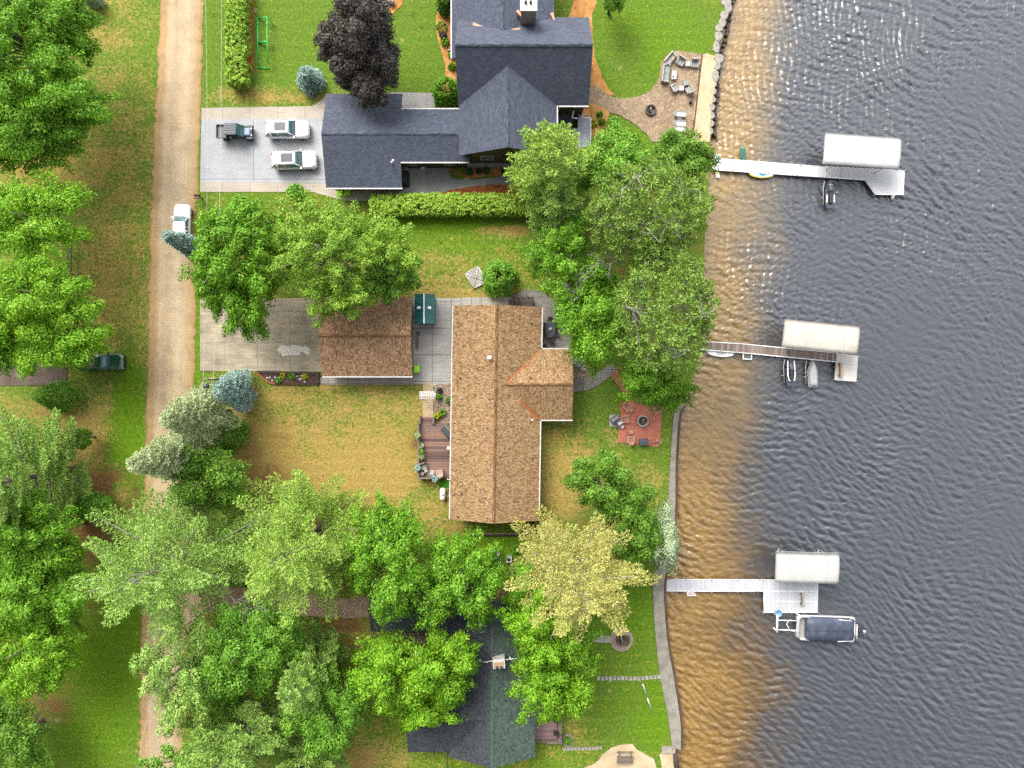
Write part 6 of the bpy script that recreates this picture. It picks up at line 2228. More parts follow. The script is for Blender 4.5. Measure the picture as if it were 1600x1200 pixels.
def boulder(label, px, py, w, d, z, rz, seed, mat=M_STONE, group='limestone blocks along the upper shore', hh=.7):
    r = np.random.default_rng(seed)
    p = P(px, py, z)
    n = 7
    ring = [(math.cos(2 * PI * k / n + rz) * w / 2 * r.uniform(.85, 1.15), math.sin(2 * PI * k / n + rz) * d / 2 * r.uniform(.85, 1.15)) for k in range(n)]
    mb = MB()
    mb.loft([[(p.x + x * 1.1, p.y + y * 1.1, p.z - hh) for x, y in ring], [(p.x + x * 1.04, p.y + y * 1.04, p.z - .1) for x, y in ring],
             [(p.x + x * .9, p.y + y * .9, p.z + r.uniform(-.03, .03)) for x, y in ring]], smooth=False)
    return tag(mb.build('shore_stone', mat, None, loc=(p.x, p.y, p.z - hh)), label, 'stone', group)


ST = [(1135, 2, 1.2, 1.2, 'pale shore stone at the very top of the stone row'), (1138, 11, .9, 1.3, 'narrow shore stone second from the top edge'), (1132, 23, 1.0, 1.0, 'whitish square shore stone near the top of the row'),
      (1129, 35, .8, 1.3, 'shore stone below the whitish square one'), (1124, 44, 1.0, 1.0, 'shore stone in the middle of the row beside the lawn'), (1123, 56, 1.0, 1.2, 'broad shore stone above the last lawn stone'),
      (1120, 73, .8, 1.6, 'long upright shore stone at the lawn corner'), (1124, 91, 1.2, 1.2, 'brownish shore stone at the top corner of the sand strip'), (1118, 118, .8, 1.5, 'long whitish shore stone on the lakeside of the sand strip'),
      (1121, 103, .8, .9, 'small shore stone between the brownish and long whitish ones')]
for i, (px, py, w_, d_, lb) in enumerate(ST):
    boulder(lb, px, py, w_, d_, .15, .3 * i, 300 + i)
for i in range(26):
    py = -6 + i * 8.6 + rng.uniform(-1.5, 1.5)
    px = shore_x(py) + 5 + rng.uniform(-1.5, 2.5) + (3 if py < 90 else 0)
    boulder('dark wet stone at the waterline of the upper shore', px, py, rng.uniform(.35, .7), rng.uniform(.4, .9), rng.uniform(-.6, -.25), rng.uniform(0, 3), 340 + i, M_DSTONE, 'dark stones at the waterline')
for i in range(7):
    py = 130 + i * 12.5
    boulder('grey capping stone between sand strip and lake, one of a row', 1115 - (py - 130) * .075, py, .85, .9, .06, .4 * i, 380 + i, M_STONE, 'capping stones beside the sand strip')
o = tag(MB().tube([P(1055, 1176, .2), P(1056, 1190, .3), P(1058, 1206, .2)], [.22, .3, .26], 9).build('driftwood_log', M_DARKB, None, loc=P(1056, 1190, 0)), 'dark driftwood log on the sand below the seawall', 'log')
# ------------------------------------------------------------------ yard furniture and small things
def chair(name, label, px, py, rz, z=.05, w=.72, mat=M_LGREY, cush=None, cat='chair', group=None, style='club', back=None):
    """rz = 0: the back is on the +y side"""
    p = P(px, py, z)
    o = thing(name, label, cat, (p.x, p.y, z), rz, group)
    if style == 'club':
        MB().box((0, -.03, .3), (w * .8, .66, .12)).build('seat', cush or mat, o, world=False)
        MB().box((0, w * .44, .55), (w, .14, .62), rx=R(-12)).build('backrest', mat, o, world=False)
        for sx in (-1, 1):
            MB().box((sx * w * .45, 0, .42), (.13, .74, .1)).build('arm', mat, o, world=False)
            MB().box((sx * w * .45, -.3, .2), (.1, .1, .4)).build('leg', mat, o, world=False)
            MB().box((sx * w * .45, .3, .2), (.1, .1, .4)).build('leg', mat, o, world=False)
    elif style == 'adirondack':
        mb = MB()
        for k in range(4):
            mb.box((0, -.3 + .17 * k, .36 - .03 * k), (w * .72, .14, .03), rx=R(-10))
        mb.build('seat', mat, o, world=False)
        mb = MB()
        for k in range(5):
            mb.box((-w * .3 + w * .15 * k, .42, .62), (w * .13, .05, .78 - .06 * abs(k - 2)), rx=R(-28))
        mb.build('backrest', mat, o, world=False)
        for sx in (-1, 1):
            MB().box((sx * w * .46, -.02, .56), (.14, .8, .035)).build('arm', mat, o, world=False)
            MB().box((sx * w * .42, -.33, .28), (.05, .1, .55)).build('leg', mat, o, world=False)
            MB().box((sx * w * .36, .32, .22), (.05, .1, .6), rx=R(20)).build('leg', mat, o, world=False)
    elif style == 'dining':
        MB().box((0, 0, .44), (w, w * .95, .05)).build('seat', mat, o, world=False)
        mb = MB()
        for k in range(5):
            mb.box((-w * .4 + k * w * .2, w * .5, .72), (.05, .04, .5))
        mb.box((0, w * .5, .97), (w, .06, .07))
        mb.build('backrest', mat, o, world=False)
        for sx in (-1, 1):
            MB().box((sx * w * .48, 0, .64), (.05, w, .04)).build('arm', mat, o, world=False)
            for sy in (-1, 1):
                MB().box((sx * w * .44, sy * w * .42, .21), (.05, .05, .44)).build('leg', mat, o, world=False)
    return o


def table(name, label, px, py, w, d, h, rz, mat, z=.05, round_=False, cat='table'):
    p = P(px, py, z)
    o = thing(name, label, cat, (p.x, p.y, z), rz)
    if round_:
        MB().lathe((0, 0, h - .05), [(0, 0), (w / 2, 0), (w / 2, .05), (0, .05)], 20).build('tabletop', mat, o, world=False)
    else:
        MB().box((0, 0, h - .03), (w, d, .06)).build('tabletop', mat, o, world=False)
    for sx in (-1, 1):
        for sy in (-1, 1):
            k = .32 if round_ else .42
            MB().box((sx * w * k, sy * d * k, (h - .06) / 2), (.06, .06, h - .06)).build('leg', mat, o, world=False)
    return o


def sofa(label, px, py, L, D, rz, mat, cush, z=.05, name='garden_sofa'):
    p = P(px, py, z)
    o = thing(name, label, 'sofa', (p.x, p.y, z), rz)
    MB().box((0, 0, .2), (L, D, .28)).build('base', mat, o, world=False)
    MB().box((0, D / 2 - .07, .5), (L, .14, .5), rx=R(-8)).build('backrest', mat, o, world=False)
    for sx in (-1, 1):
        MB().box((sx * (L / 2 - .07), 0, .42), (.14, D, .3)).build('arm', mat, o, world=False)
    n = max(2, int(L / .7))
    for k in range(n):
        MB().box((-L / 2 + .16 + (L - .32) * (k + .5) / n, -.06, .39), ((L - .32) / n - .03, D - .3, .12)).build('cushion', cush, o, world=False)
    return o


# stone terrace set
GA = 'pale chairs on the stone terrace'
sofa('angled pale sofa at the upper corner of the stone terrace', 1046, 95, 1.5, .75, R(50), M_LGREY, M_PTHRES)
sofa('long pale sofa with grey green cushions facing the small terrace table', 1039.5, 117, 2.0, .82, R(84), M_LGREY, M_CUSH)
chair('armchair', 'pale armchair between the angled sofa and the square terrace side table', 1062, 99, R(-32), w=.8, cush=M_CUSH, cat='armchair', group=GA)
table('side_table', 'small square pale side table between the two upper terrace armchairs', 1073, 102, .5, .5, .45, 0, M_VINYL)
chair('armchair', 'pale armchair with a grey green cushion beside the terrace edging', 1084, 102, R(-4), w=.8, cush=M_CUSH, cat='armchair', group=GA)
table('coffee_table', 'pale rectangular coffee table in front of the long terrace sofa', 1052, 119.5, .52, .92, .42, R(-3), M_VINYL)
MB().lathe(P(1052, 119.5, .47), [(0, 0), (.09, 0), (.07, .12), (0, .12)], 12).build('table_lamp', M_MGREY, None)
tag(bpy.data.objects['table_lamp'], 'small grey candle pot on the pale coffee table', 'candle')
chair('armchair', 'pale armchair left of the square table in the lower terrace group', 1053, 139.5, R(118), w=.8, cush=M_CUSH, cat='armchair', group=GA)
table('side_table', 'small square pale table in the middle of the lower terrace group', 1063.5, 140, .5, .5, .45, R(-4), M_VINYL)
chair('armchair', 'pale armchair right of the square table in the lower terrace group', 1076, 142.5, R(-150), w=.8, cush=M_CUSH, cat='armchair', group=GA)
o = thing('ottoman', 'pale square ottoman above the right armchair of the lower terrace group', 'ottoman', P(1070.5, 132, .05), R(8))
MB().box((0, 0, .2), (.62, .56, .3)).build('base', M_LGREY, o, world=False)
MB().box((0, 0, .39), (.58, .52, .09)).build('cushion', M_CUSH, o, world=False)
for i, (px, py, lb) in enumerate([(1062, 180, 'uppermost pale lounger of three on the stone terrace'), (1061.5, 194.5, 'middle pale lounger of three on the stone terrace'), (1061, 203.5, 'lowest pale lounger of three beside the shore tree')]):
    p = P(px, py, .05)
    o = thing('sun_lounger', lb, 'sun lounger', (p.x, p.y, .05), R(-3), 'loungers on the stone terrace')
    MB().box((.1, 0, .3), (1.05, .52, .1)).build('seat', M_VINYL, o, world=False)
    MB().box((-.58, 0, .45), (.5, .52, .08), ry=R(38)).build('backrest', M_LGREY, o, world=False)
    for sy in (-1, 1):
        MB().box((0, sy * .28, .36), (1.3, .06, .1)).build('arm', M_LGREY, o, world=False)
        for x in (-.5, .5):
            MB().box((x, sy * .27, .14), (.06, .05, .28)).build('leg', M_MGREY, o, world=False)
table('side_table', 'low grey side table between the upper two terrace loungers', 1060.5, 187.5, .5, .38, .35, 0, M_MGREY)


def fire_ring(label, px, py, r, mat, z=.05, h=.3, name='fire_pit', rim=None):
    p = P(px, py, z)
    o = thing(name, label, 'fire pit', (p.x, p.y, z))
    MB().lathe((0, 0, 0), [(r, 0), (r, h), (r * .74, h), (r * .72, .04)], 26).build('ring', mat, o, world=False)
    MB().lathe((0, 0, 0), [(r * .73, .06), (0, .08)], 26).build('ash_bed', M_CHAR, o, world=False)
    rr = np.random.default_rng(int(px))
    for k in range(4):
        a = rr.uniform(0, PI)
        d = Vector((math.cos(a), math.sin(a), 0)) * r * .5
        MB().tube([Vector((0, 0, .12 + .04 * k)) - d, Vector((0, 0, .16 + .04 * k)) + d], .05, 7).build('log', M_TWIG if k % 2 else M_DARKB, o, world=False)
    return o


fire_ring('round dark rimmed fire pit on the stone terrace', 1016.5, 173, .62, mplain('rusty_steel', C(92, 74, 66), .7))
fire_ring('round fire pit with pale block ring on the red paver patio', 1004, 658, .66, M_STONE)
fire_ring('round stone fire pit in the paved circle on the lower lawn', 971, 999, .66, M_DSTONE, .056, .3)
o = tag(MB().lathe(P(1078.5, 161, .05), [(0, 0), (.14, 0), (.2, .25), (.12, .5), (0, .5)], 8).build('garden_urn', M_BLACK, None, loc=P(1078.5, 161, .05)), 'slim dark garden ornament beside the terrace edging', 'ornament')

# red paver patio set
GB = 'faded red chairs on the paver patio'
chair('adirondack_chair', 'faded red chair at the upper left corner of the paver patio, with footstool', 980, 636, R(40), mat=M_PINKWOOD, style='adirondack', group=GB)
o = thing('footstool', 'faded red footstool in front of the upper left patio chair', 'footstool', P(985.5, 640.5, .05), R(40))
MB().box((0, 0, .3), (.45, .42, .05)).build('top', M_PINKWOOD, o, world=False)
for sx in (-1, 1):
    MB().box((sx * .18, 0, .15), (.05, .36, .28)).build('leg', M_PINKWOOD, o, world=False)
chair('adirondack_chair', 'faded red chair beside the black grill on the paver patio', 977, 654, R(96), mat=M_PINKWOOD, style='adirondack', group=GB)
chair('adirondack_chair', 'faded red chair at the lower left of the paver patio, behind a footstool', 984.5, 686, R(184), mat=M_PINKWOOD, style='adirondack', group=GB)
o = thing('footstool', 'faded red footstool in front of the lower left patio chair', 'footstool', P(985.5, 675, .05), 0)
MB().box((0, 0, .3), (.45, .42, .05)).build('top', M_PINKWOOD, o, world=False)
for sx in (-1, 1):
    MB().box((sx * .18, 0, .15), (.05, .36, .28)).build('leg', M_PINKWOOD, o, world=False)
chair('adirondack_chair', 'faded red chair at the right edge of the paver patio under the ash tree', 1025, 640, R(-60), mat=M_PINKWOOD, style='adirondack', group=GB)
sofa('dark slate cushioned bench at the lower edge of the paver patio', 1005, 689.5, 1.0, .62, R(180), M_SLATE, M_SLATE, name='padded_bench')
table('side_table', 'small white round table at the left edge of the paver patio', 971.5, 667, .4, .4, .42, 0, M_VINYL, round_=True)
o = thing('ornament', 'small pale ornament pair at the lower right corner of the paver patio', 'ornament', P(1023, 690, .05))
for dx, r_ in ((-.12, .14), (.18, .17)):
    MB().lathe((dx, dx * .5, 0), [(0, 0), (r_, 0), (r_ * 1.1, .15), (r_ * .6, .35), (0, .36)], 10).build('pot', M_PINKWOOD, o, world=False)
o = thing('grill', 'black grill with a white side shelf on the concrete pad by the paver patio', 'grill', P(960.5, 656.5, .05), R(35))
MB().box((0, .1, .42), (.95, .62, .72)).build('cabinet', M_BLACK, o, world=False)
MB().loft([[(x, y + .1, z + .8) for y, z in ((-.32, 0), (.32, 0), (.30, .22), (0, .34), (-.28, .22))] for x in (-.46, .46)], smooth=False).build('lid', M_SLATE, o, world=False)
MB().box((.25, -.48, .78), (.56, .42, .05)).build('side_shelf', M_VINYL, o, world=False)

# dining patio
p = P(859.5, 515, .05)
o = thing('dining_table', 'dark oval dining table on the shaded concrete patio', 'table', (p.x, p.y, .05), R(86))
el = [[(math.cos(a) * .98 * k, math.sin(a) * .58 * k, z) for a in np.linspace(0, 2 * PI, 28, endpoint=False)] for z, k in ((.69, 1), (.74, 1))]
MB().loft(el, smooth=False).build('tabletop', M_DGREY, o, world=False)
MB().lathe((0, 0, 0), [(.34, 0), (.34, .05), (.08, .1), (.08, .69)], 14).build('pedestal', M_BLACK, o, world=False)
tag(MB().lathe((p.x, p.y, .79), [(0, 0), (.13, 0), (.2, .14), (.12, .2), (0, .2)], 14).build('bowl', M_VINYL, None), 'white bowl in the middle of the dark oval dining table', 'bowl')
for i, (px, py, rz, lb) in enumerate([(859, 500, 0, 'black dining chair at the upper end of the oval table'), (868.5, 510, -80, 'black dining chair on the tree side of the oval table, upper'), (867.5, 522, -100, 'black dining chair on the tree side of the oval table, lower'),
                                      (861, 532, 190, 'black dining chair at the lower end of the oval table'), (850, 509, 88, 'black dining chair on the house side of the oval table, upper'), (850.5, 520, 92, 'black dining chair on the house side of the oval table, lower')]):
    chair('dining_chair', lb, px, py, R(rz), w=.52, mat=M_BLACK, style='dining', group='dining chairs round the oval table')
o = thing('kettle_grill', 'grey kettle grill in the corner between the tan roofs', 'grill', P(848.5, 537, .05))
MB().lathe((0, 0, .55), [(0, 0), (.2, .02), (.33, .2), (.34, .3), (.26, .48), (.1, .58), (0, .6)], 18).build('kettle', M_MGREY, o, world=False)
for k in range(3):
    a = 2 * PI * k / 3
    MB().tube([(math.cos(a) * .2, math.sin(a) * .2, .62), (math.cos(a) * .32, math.sin(a) * .32, 0)], .02, 6).build('leg', M_BLACK, o, world=False)
tag(MB().tube([P(848 + 3.5 * math.cos(a), 546 + 2.5 * math.sin(a), .15) for a in np.linspace(0, 2 * PI, 15)], .045, 6).build('garden_hose', M_PTHRES, None, loc=P(848, 546, .05)), 'coiled pale hose on the ground beside the kettle grill', 'hose')

# stair landing at the top of the brown house
o = thing('wooden_landing', 'dark wooden landing with railings at the upper end of the tan roofed house', 'landing', P(816, 472, 0))
dbox(801, 466, 832, 492, 0, .55).build('floor', M_DKWOOD, o)
dbox(795, 468.5, 800.6, 492, 0, .28).build('step', M_DKWOOD, o)
mb = MB()
for a, b in (((802, 465), (833, 465)), ((801.5, 465), (801.5, 480)), ((833, 465), (833, 480)), ((808, 467), (808, 480))):
    mb.tube([P(*a, 1.45), P(*b, 1.45)], .07, 6)
    for q in range(5):
        s = P(*a, .4).lerp(P(*b, .4), q / 4)
        mb.tube([s, s + Vector((0, 0, 1.0))], .04, 5)
mb.build('railing', M_DARKB, o)

# square platform on the lawn
o = thing('wooden_platform', 'tilted square grey wooden platform with two crossing white battens', 'platform', P(744, 434, 0))
sq = [(747, 416.5), (727, 427.5), (740, 450.5), (762, 440.5)]
MB().prism(wpoly(sq, .2), 0, .2).build('boards', mboards('pale_grey_boards', [C(176, 170, 156), C(200, 194, 180)], .2, 'x', C(140, 134, 120), .8, R(28)), o)
mb = MB()
for a, b in ((sq[0], sq[2]), (sq[1], sq[3])):
    mb.tube([P(*a, .24), P(*b, .24)], .05, 6)
mb.build('cross_batten', M_GUTTER, o)
mb = MB()
for a, b in zip(sq, sq[1:] + sq[:1]):
    mb.tube([P(*a, .2), P(*b, .2)], .05, 6)
mb.build('edge', M_GUTTER, o)
tag(MB().prism(wpoly([(741, 430), (748, 433), (745, 437), (739, 434)], .22), .201, .215).build('hatch', M_DARKB, o), None, None)

# white arbor over the front path
o = thing('garden_arbor', 'white slatted garden arbor spanning the tan path', 'arbor', P(667.5, 617.5, 0))
mb = MB()
za = 2.1
for i in range(9):
    x = 656 + i * 2.7
    mb.tube([P(x, 611.5, za), P(x, 624, za)], .035, 5)
mb.build('roof_slats', M_WHITE, o)
mb = MB()
for y in (612.5, 617.8, 623):
    mb.tube([P(655, y, za - .06), P(679, y, za - .06)], .035, 5)
mb.build('beam', M_WHITE, o)
for x in (657, 677.5):
    mb = MB()
    for y in (612.5, 623):
        a = P(x, y, za)
        mb.tube([(a.x, a.y, 0), (a.x, a.y, za)], .045, 6)
    for k in range(8):
        a, b = P(x, 612.5, za), P(x, 623, za)
        mb.tube([(a.x, a.y, .2 + k * .24), (b.x, b.y, .2 + k * .24)], .02, 5)
    mb.build('side_lattice', M_WHITE, o)

# deck of the tan roofed house
o = thing('front_deck', 'brown boarded deck with railing on the lawn side of the tan roofed house', 'deck', P(680, 705, 0))
zd = .55
dbox(654.5, 663, 712, 746, 0, zd).build('deck_floor', M_DECK, o)
for k in range(3):
    dbox(657, 651 + 4 * k, 674.5, 655 + 4 * k, 0, .14 + .14 * k).build('stair', M_DECK, o)
mb = MB()
dbox(652.5, 662, 655, 748.5, 0, 1.35, mb)
dbox(655.05, 746, 688, 748.5, 0, 1.35, mb)
dbox(655, 651, 657, 662, 0, 1.0, mb)
dbox(675, 652, 678.5, 662.5, 0, .95, mb)
mb.build('railing', M_WOODPOST, o)
mb = MB()
dbox(655, 662, 713, 664, .56, .62, mb)
mb.build('trim_board', M_WOODPOST, o)
GP = 'planters along the deck railing'


def planter(label, px, py, r, h, mat, plant=None, z=zd):
    p = P(px, py, z)
    o = thing('planter', label, 'planter', (p.x, p.y, z), 0, GP)
    MB().lathe((0, 0, 0), [(0, 0), (r * .75, 0), (r, h), (r * .85, h), (r * .8, h - .06), (0, h - .06)], 14).build('pot', mat, o, world=False)
    if plant:
        rr = np.random.default_rng(int(px * 7 + py))
        pos, d, n_, L_, W_, _ = gen_cone(rr, .45, .05, r * .9, 16, 22, .14, .5, .6)
        pos[:, 2] += h - .05
        leaf_mesh('plant', pos, d, n_, L_, W_, LEAFM[plant], o)
    return o


planter('grey potted plant uppermost on the deck railing side', 658.5, 696, .2, .4, M_MGREY, 'willow')
planter('lime green potted plant in the middle of three by the deck railing', 658.8, 704.5, .22, .4, M_LIME, 'lime')
planter('pale potted plant lowest of three by the deck railing', 659, 713.5, .22, .4, M_VINYL, 'pale')
planter('grey white planter hung outside the upper deck railing', 653.5, 680, .22, .5, M_VINYL, 'pale', .9)
planter('pale planter hung outside the lower deck railing beside the square chairs', 653.5, 731, .22, .5, M_VINYL, 'blue', .9)
planter('light blue planter hung on the bottom deck railing', 680.5, 747.5, .24, .4, mplain('sky_blue_pot', C(150, 196, 224), .5), 'blue', .95)
chair('deck_armchair', 'taupe square deck chair near the railing corner', 662, 728, R(20), zd, .72, M_WOODPOST, M_LGREY, group='taupe chairs on the deck')
chair('deck_armchair', 'taupe square deck chair at the bottom railing, middle one', 674.5, 738.5, R(160), zd, .72, M_WOODPOST, M_LGREY, group='taupe chairs on the deck')
chair('deck_armchair', 'rounded pale deck chair at the bottom railing, nearest the house', 687, 738.5, R(190), zd, .75, M_PTHRES, M_PINKWOOD, group='taupe chairs on the deck')
table('side_table', 'small pale table between the taupe deck chairs', 666, 735, .34, .34, .45, R(20), M_LGREY, zd)
tag(MB().lathe(P(660, 740, zd), [(0, 0), (.22, 0), (.26, .3), (.2, .42), (0, .42)], 12).build('pouffe', M_LGREY, None, loc=P(660, 740, zd)), 'round pale pouffe in the lower railing corner of the deck', 'pouffe')
o = thing('deck_lounger', 'dark green slatted lounge chair against the house at the upper end of the deck', 'lounge chair', P(699, 675, zd), R(-48))
MB().box((0, 0, .3), (1.5, .62, .07)).build('seat', mboards('dark_green_slats', [C(58, 76, 74), C(78, 98, 94)], .1, 'y'), o, world=False)
MB().tube([(-.75, .33, .34), (.75, .33, .34)], .03, 6).build('frame', M_PTHRES, o, world=False)
MB().tube([(-.75, -.33, .34), (.75, -.33, .34)], .03, 6).build('frame', M_BLACK, o, world=False)
for sx in (-1, 1):
    for sy in (-1, 1):
        MB().box((sx * .65, sy * .28, .13), (.05, .05, .27)).build('leg', M_BLACK, o, world=False)
tag(MB().lathe(P(702, 700, zd), [(0, 0), (.2, 0), (.26, .5), (.2, .9), (0, .9)], 12).build('tall_pot', M_VINYL, None, loc=P(702, 700, zd)), 'tall pale pot against the house wall on the brown deck', 'pot')

# propane tank on the green mat
struct(dbox(687, 750, 703, 762, 0, .03).build('mat', M_ASTRO, None))
o = thing('propane_tank', 'white propane tank beside the brown deck', 'tank', P(692.5, 770.5, 0), R(90))
MB().loft([[(x, math.cos(a) * r_, .62 + math.sin(a) * r_) for a in np.linspace(0, 2 * PI, 18, endpoint=False)] for x, r_ in ((-.72, .05), (-.66, .22), (-.52, .32), (.52, .32), (.66, .22), (.72, .05))]).build('vessel', M_WHITE, o, world=False)
for x in (-.4, .4):
    MB().box((x, 0, .18), (.1, .5, .36)).build('leg', M_VINYL, o, world=False)
MB().lathe((0, 0, .9), [(0, 0), (.13, 0), (.13, .14), (.08, .18), (0, .18)], 12).build('valve_cover', M_VINYL, o, world=False)
tag(MB().tube([P(697, 775, .4), P(706, 775, .4)], .03, 6).build('gas_pipe', M_VINYL, o), None, None)


def bin_(label, px, py, rz, z=.05, group='lime green wheeled bins'):
    p = P(px, py, z)
    o = thing('wheeled_bin', label, 'bin', (p.x, p.y, z), rz, group)
    MB().loft([rrect(-.26, .26, -.28, .28, .06, .06), rrect(-.32, .32, -.36, .36, .98, .07)], smooth=False).build('body', M_LIME, o, world=False)
    MB().loft([rrect(-.35, .35, -.40, .40, .98, .08), rrect(-.34, .34, -.39, .39, 1.05, .08), rrect(-.2, .2, -.25, .25, 1.09, .08)]).build('lid', M_LIME, o, world=False)
    MB().tube([(-.28, .43, .98), (.28, .43, .98)], .03, 6).build('handle', M_LIME, o, world=False)
    for sx in (-1, 1):
        wheel(o, sx * .28, .3, .11, .06)
    return o


bin_('lime green wheeled bin at the left under the slate garage eave', 533.5, 302.5, 0)
bin_('lime green wheeled bin at the right of the pair under the slate garage eave', 545.5, 302.5, 0)
bin_('lone lime green wheeled bin at the corner of the brown garage', 652.5, 577.5, 0)
# small grey storage crate and tool rack along the brown garage
o = thing('storage_rack', 'low dark rack standing along the wall between garage and shed', 'rack', P(652.5, 528, 0))
dbox(650.5, 518, 655, 522, 0, .6).build('box', M_BLACK, o)
dbox(650.5, 524, 654, 545, .3, .36).build('shelf', M_WOODPOST, o)
mb = MB()
for y in (525, 534, 544):
    mb.tube([P(652, y, 0), P(652, y, .32)], .04, 6)
mb.build('legs', M_DGREY, o)

# covered grill and posts by the slate garage
o = thing('covered_grill', 'black covered grill against the right side of the slate garage', 'grill', P(633, 279, .05))
q = P(631.5, 279, .6)
MB().loft([rrect(q.x - .3, q.x + .55, q.y - .85, q.y + .85, .05, .2), rrect(q.x - .3, q.x + .5, q.y - .8, q.y + .8, .9, .25), rrect(q.x - .2, q.x + .35, q.y - .6, q.y + .6, 1.2, .25)]).build('cover', M_BLACK, o)
o = thing('porch_bench', 'small white bench under the eave of the slate house walkway', 'bench', P(660.5, 262, .05))
dbox(657, 256, 664, 264.5, .4, .46).build('seat', M_WHITE, o)
for x in (657.5, 663):
    dbox(x, 256.5, x + .7, 264, .04, .4).build('leg', M_WHITE, o)

# green goal frame
o = thing('goal_frame', 'bright green tubular goal frame standing on the upper lawn', 'goal', P(411, 66, 0))
zt = .05
G0, G1, G2 = (402.5, 28.5), (404, 106), (404, 67)
T0, T1, T2 = (417, 28), (417.5, 98), (417.5, 65)
zg = 1.0
mb = MB()
mb.tube([P(*G0, zt), P(403, 67, zt), P(*G1, zt)], .09, 7)
mb.build('ground_bar', M_GREENTUBE, o)
mb = MB()
mb.tube([P(417, 26, zg), P(417.5, 66, zg), P(418.5, 100, zg)], .07, 7)
mb.build('top_bar', M_GREENTUBE, o)
for a, b in (((402.5, 28.5), (417, 27)), ((404, 67), (418, 65)), ((404, 106), (421, 107))):
    mb = MB()
    zb = zg if a[1] < 100 else .06
    mb.tube([P(*a, zt), P(*b, zb)], .08 if a[1] != 67 else .12, 7)
    if zb > .5:
        e = P(*b, zb)
        mb.tube([e, (e.x + .35, e.y - .3, .05)], .045, 6)
    mb.build('side_bar', M_GREENTUBE, o)

# mailboxes at the road
o = thing('mailbox_post', 'pair of reddish mailboxes on a dark post at the road edge', 'mailbox', P(309, 307, 0))
q = P(308, 306.5, 1.1)
for dy, m_ in ((.12, mplain('red_brown_box', C(150, 84, 74), .5)), (-.18, mplain('pink_box', C(190, 140, 130), .5))):
    MB().loft([[(q.x + x, q.y + dy + y, 1.08 + z) for y, z in ((-.09, 0), (.09, 0), (.09, .14), (0, .22), (-.09, .14))] for x in (-.32, .28)], smooth=False).build('box', m_, o)
MB().box((q.x + .1, q.y, .52), (.12, .12, 1.05)).box((q.x + .0, q.y, 1.03), (.7, .5, .06)).build('post', M_DARKB, o)

# ladder like fence left
o = thing('lattice_fence', 'narrow run of pale rail fence between the left maples', 'fence', P(109, 398, 0))
mb = MB()
for x in (106.5, 112):
    mb.tube([P(x, 372, .9 if x < 110 else .5), P(x - 1, 428, .9 if x < 110 else .5)], .04, 6)
mb.build('rail', M_WOODPOST, o)
mb = MB()
for k in range(19):
    y = 373 + k * 3
    mb.tube([P(106, y, .95), P(112.6, y + .5, .45)], .035, 5)
mb.build('pickets', M_WOODPOST, o)
mb = MB()
for y in (373, 400, 427):
    b = P(109, y, .7)
    mb.tube([(b.x, b.y, -.2), (b.x, b.y, .75)], .05, 6)
mb.build('post', M_DARKB, o)
o = thing('log_pile', 'short stack of grey logs in the gap between the left maples', 'log pile', P(54, 405, 0))
for k in range(4):
    a = P(46, 400 + k * 2.0, .15)
    MB().tube([a, a + Vector((1.4, -.35, .05))], .11, 8).build('log', M_BARK, o)
tag(MB().box(P(104, 954.5, .35), (.35, .6, .7)).build('wooden_post', M_RUST, None, loc=P(104, 954.5, 0)), 'short orange brown post beside the left grove and lush lawn', 'post')

# black fence below the tan roofed house
o = thing('retaining_fence', 'low black timber fence in an L below the tan roofed house', 'fence', P(790, 836, 0))
mb = MB()
a, b, c = P(737, 836, .45), P(834, 837, .45), P(834.5, 812, .45)
for p0, p1 in ((a, b), (b, c)):
    d = p1 - p0
    m = (p0 + p1) / 2
    mb.box((m.x, m.y, .22), (d.length, .14, .5), math.atan2(d.y, d.x))
mb.build('boards', M_BLACK, o)
mb = MB()
mb.tube([P(737, 833.8, .35), P(832, 834.4, .35)], .05, 6)
mb.build('cap_rail', M_PINKWOOD, o)
mb = MB()
for k in range(7):
    q = P(738 + k * 16, 836.4, .5)
    mb.tube([(q.x, q.y, -.1), (q.x, q.y, .52)], .07, 6)
mb.build('post', M_BLACK, o)
tag(MB().tube([P(690, 812.5, .8), P(703, 812.3, .8)], .03, 6).tube([P(692, 812.5, -.1), P(692, 812.5, .85)], .03, 6).build('wire_fence', M_PTHRES, None, loc=P(697, 812, 0)), 'thin pale wire fence stub at the lower left corner of the tan roof', 'fence')

# cooling unit and cabinet
o = thing('cooling_unit', 'white square cooling unit with a black fan under the yellow pine', 'cooling unit', P(796, 875, 0))
q = P(795.3, 874.5, .8)
MB().loft([rrect(q.x - .31, q.x + .31, q.y - .31, q.y + .31, 0, .08), rrect(q.x - .31, q.x + .31, q.y - .31, q.y + .31, .8, .08)], smooth=False).build('housing', M_VINYL, o)
MB().lathe((q.x, q.y, .79), [(0, .02), (.22, .02), (.22, 0)], 18).build('fan_grille', M_BLACK, o)
o = thing('utility_cabinet', 'pale grey cabinet beside the cooling unit and vivid maple', 'cabinet', P(774, 872, 0))
dbox(767, 864, 780, 880, 0, 1.3).build('body', M_PTHRES, o)
dbox(766.5, 863, 780.5, 868, 1.3, 1.36).build('lid', M_VINYL, o)
tag(dbox(783, 871, 788, 875, 0, .3).build('terracotta_pots', M_PINKWOOD, None), 'small terracotta pots between the cabinet and cooling unit', 'pots')
tag(MB().tube([P(699.5, 1172, 1.0), P(699.5, 1230, 1.0)], .07, 6).tube([P(699.5, 1176, 0), P(699.5, 1176, 1.0)], .06, 6).tube([P(699.5, 1226, 0), P(699.5, 1226, 1.0)], .06, 6).build('rail_fence', M_BLACK, None, loc=P(699.5, 1195, 0)), 'black rail running from the cottage to the bottom edge', 'railing')

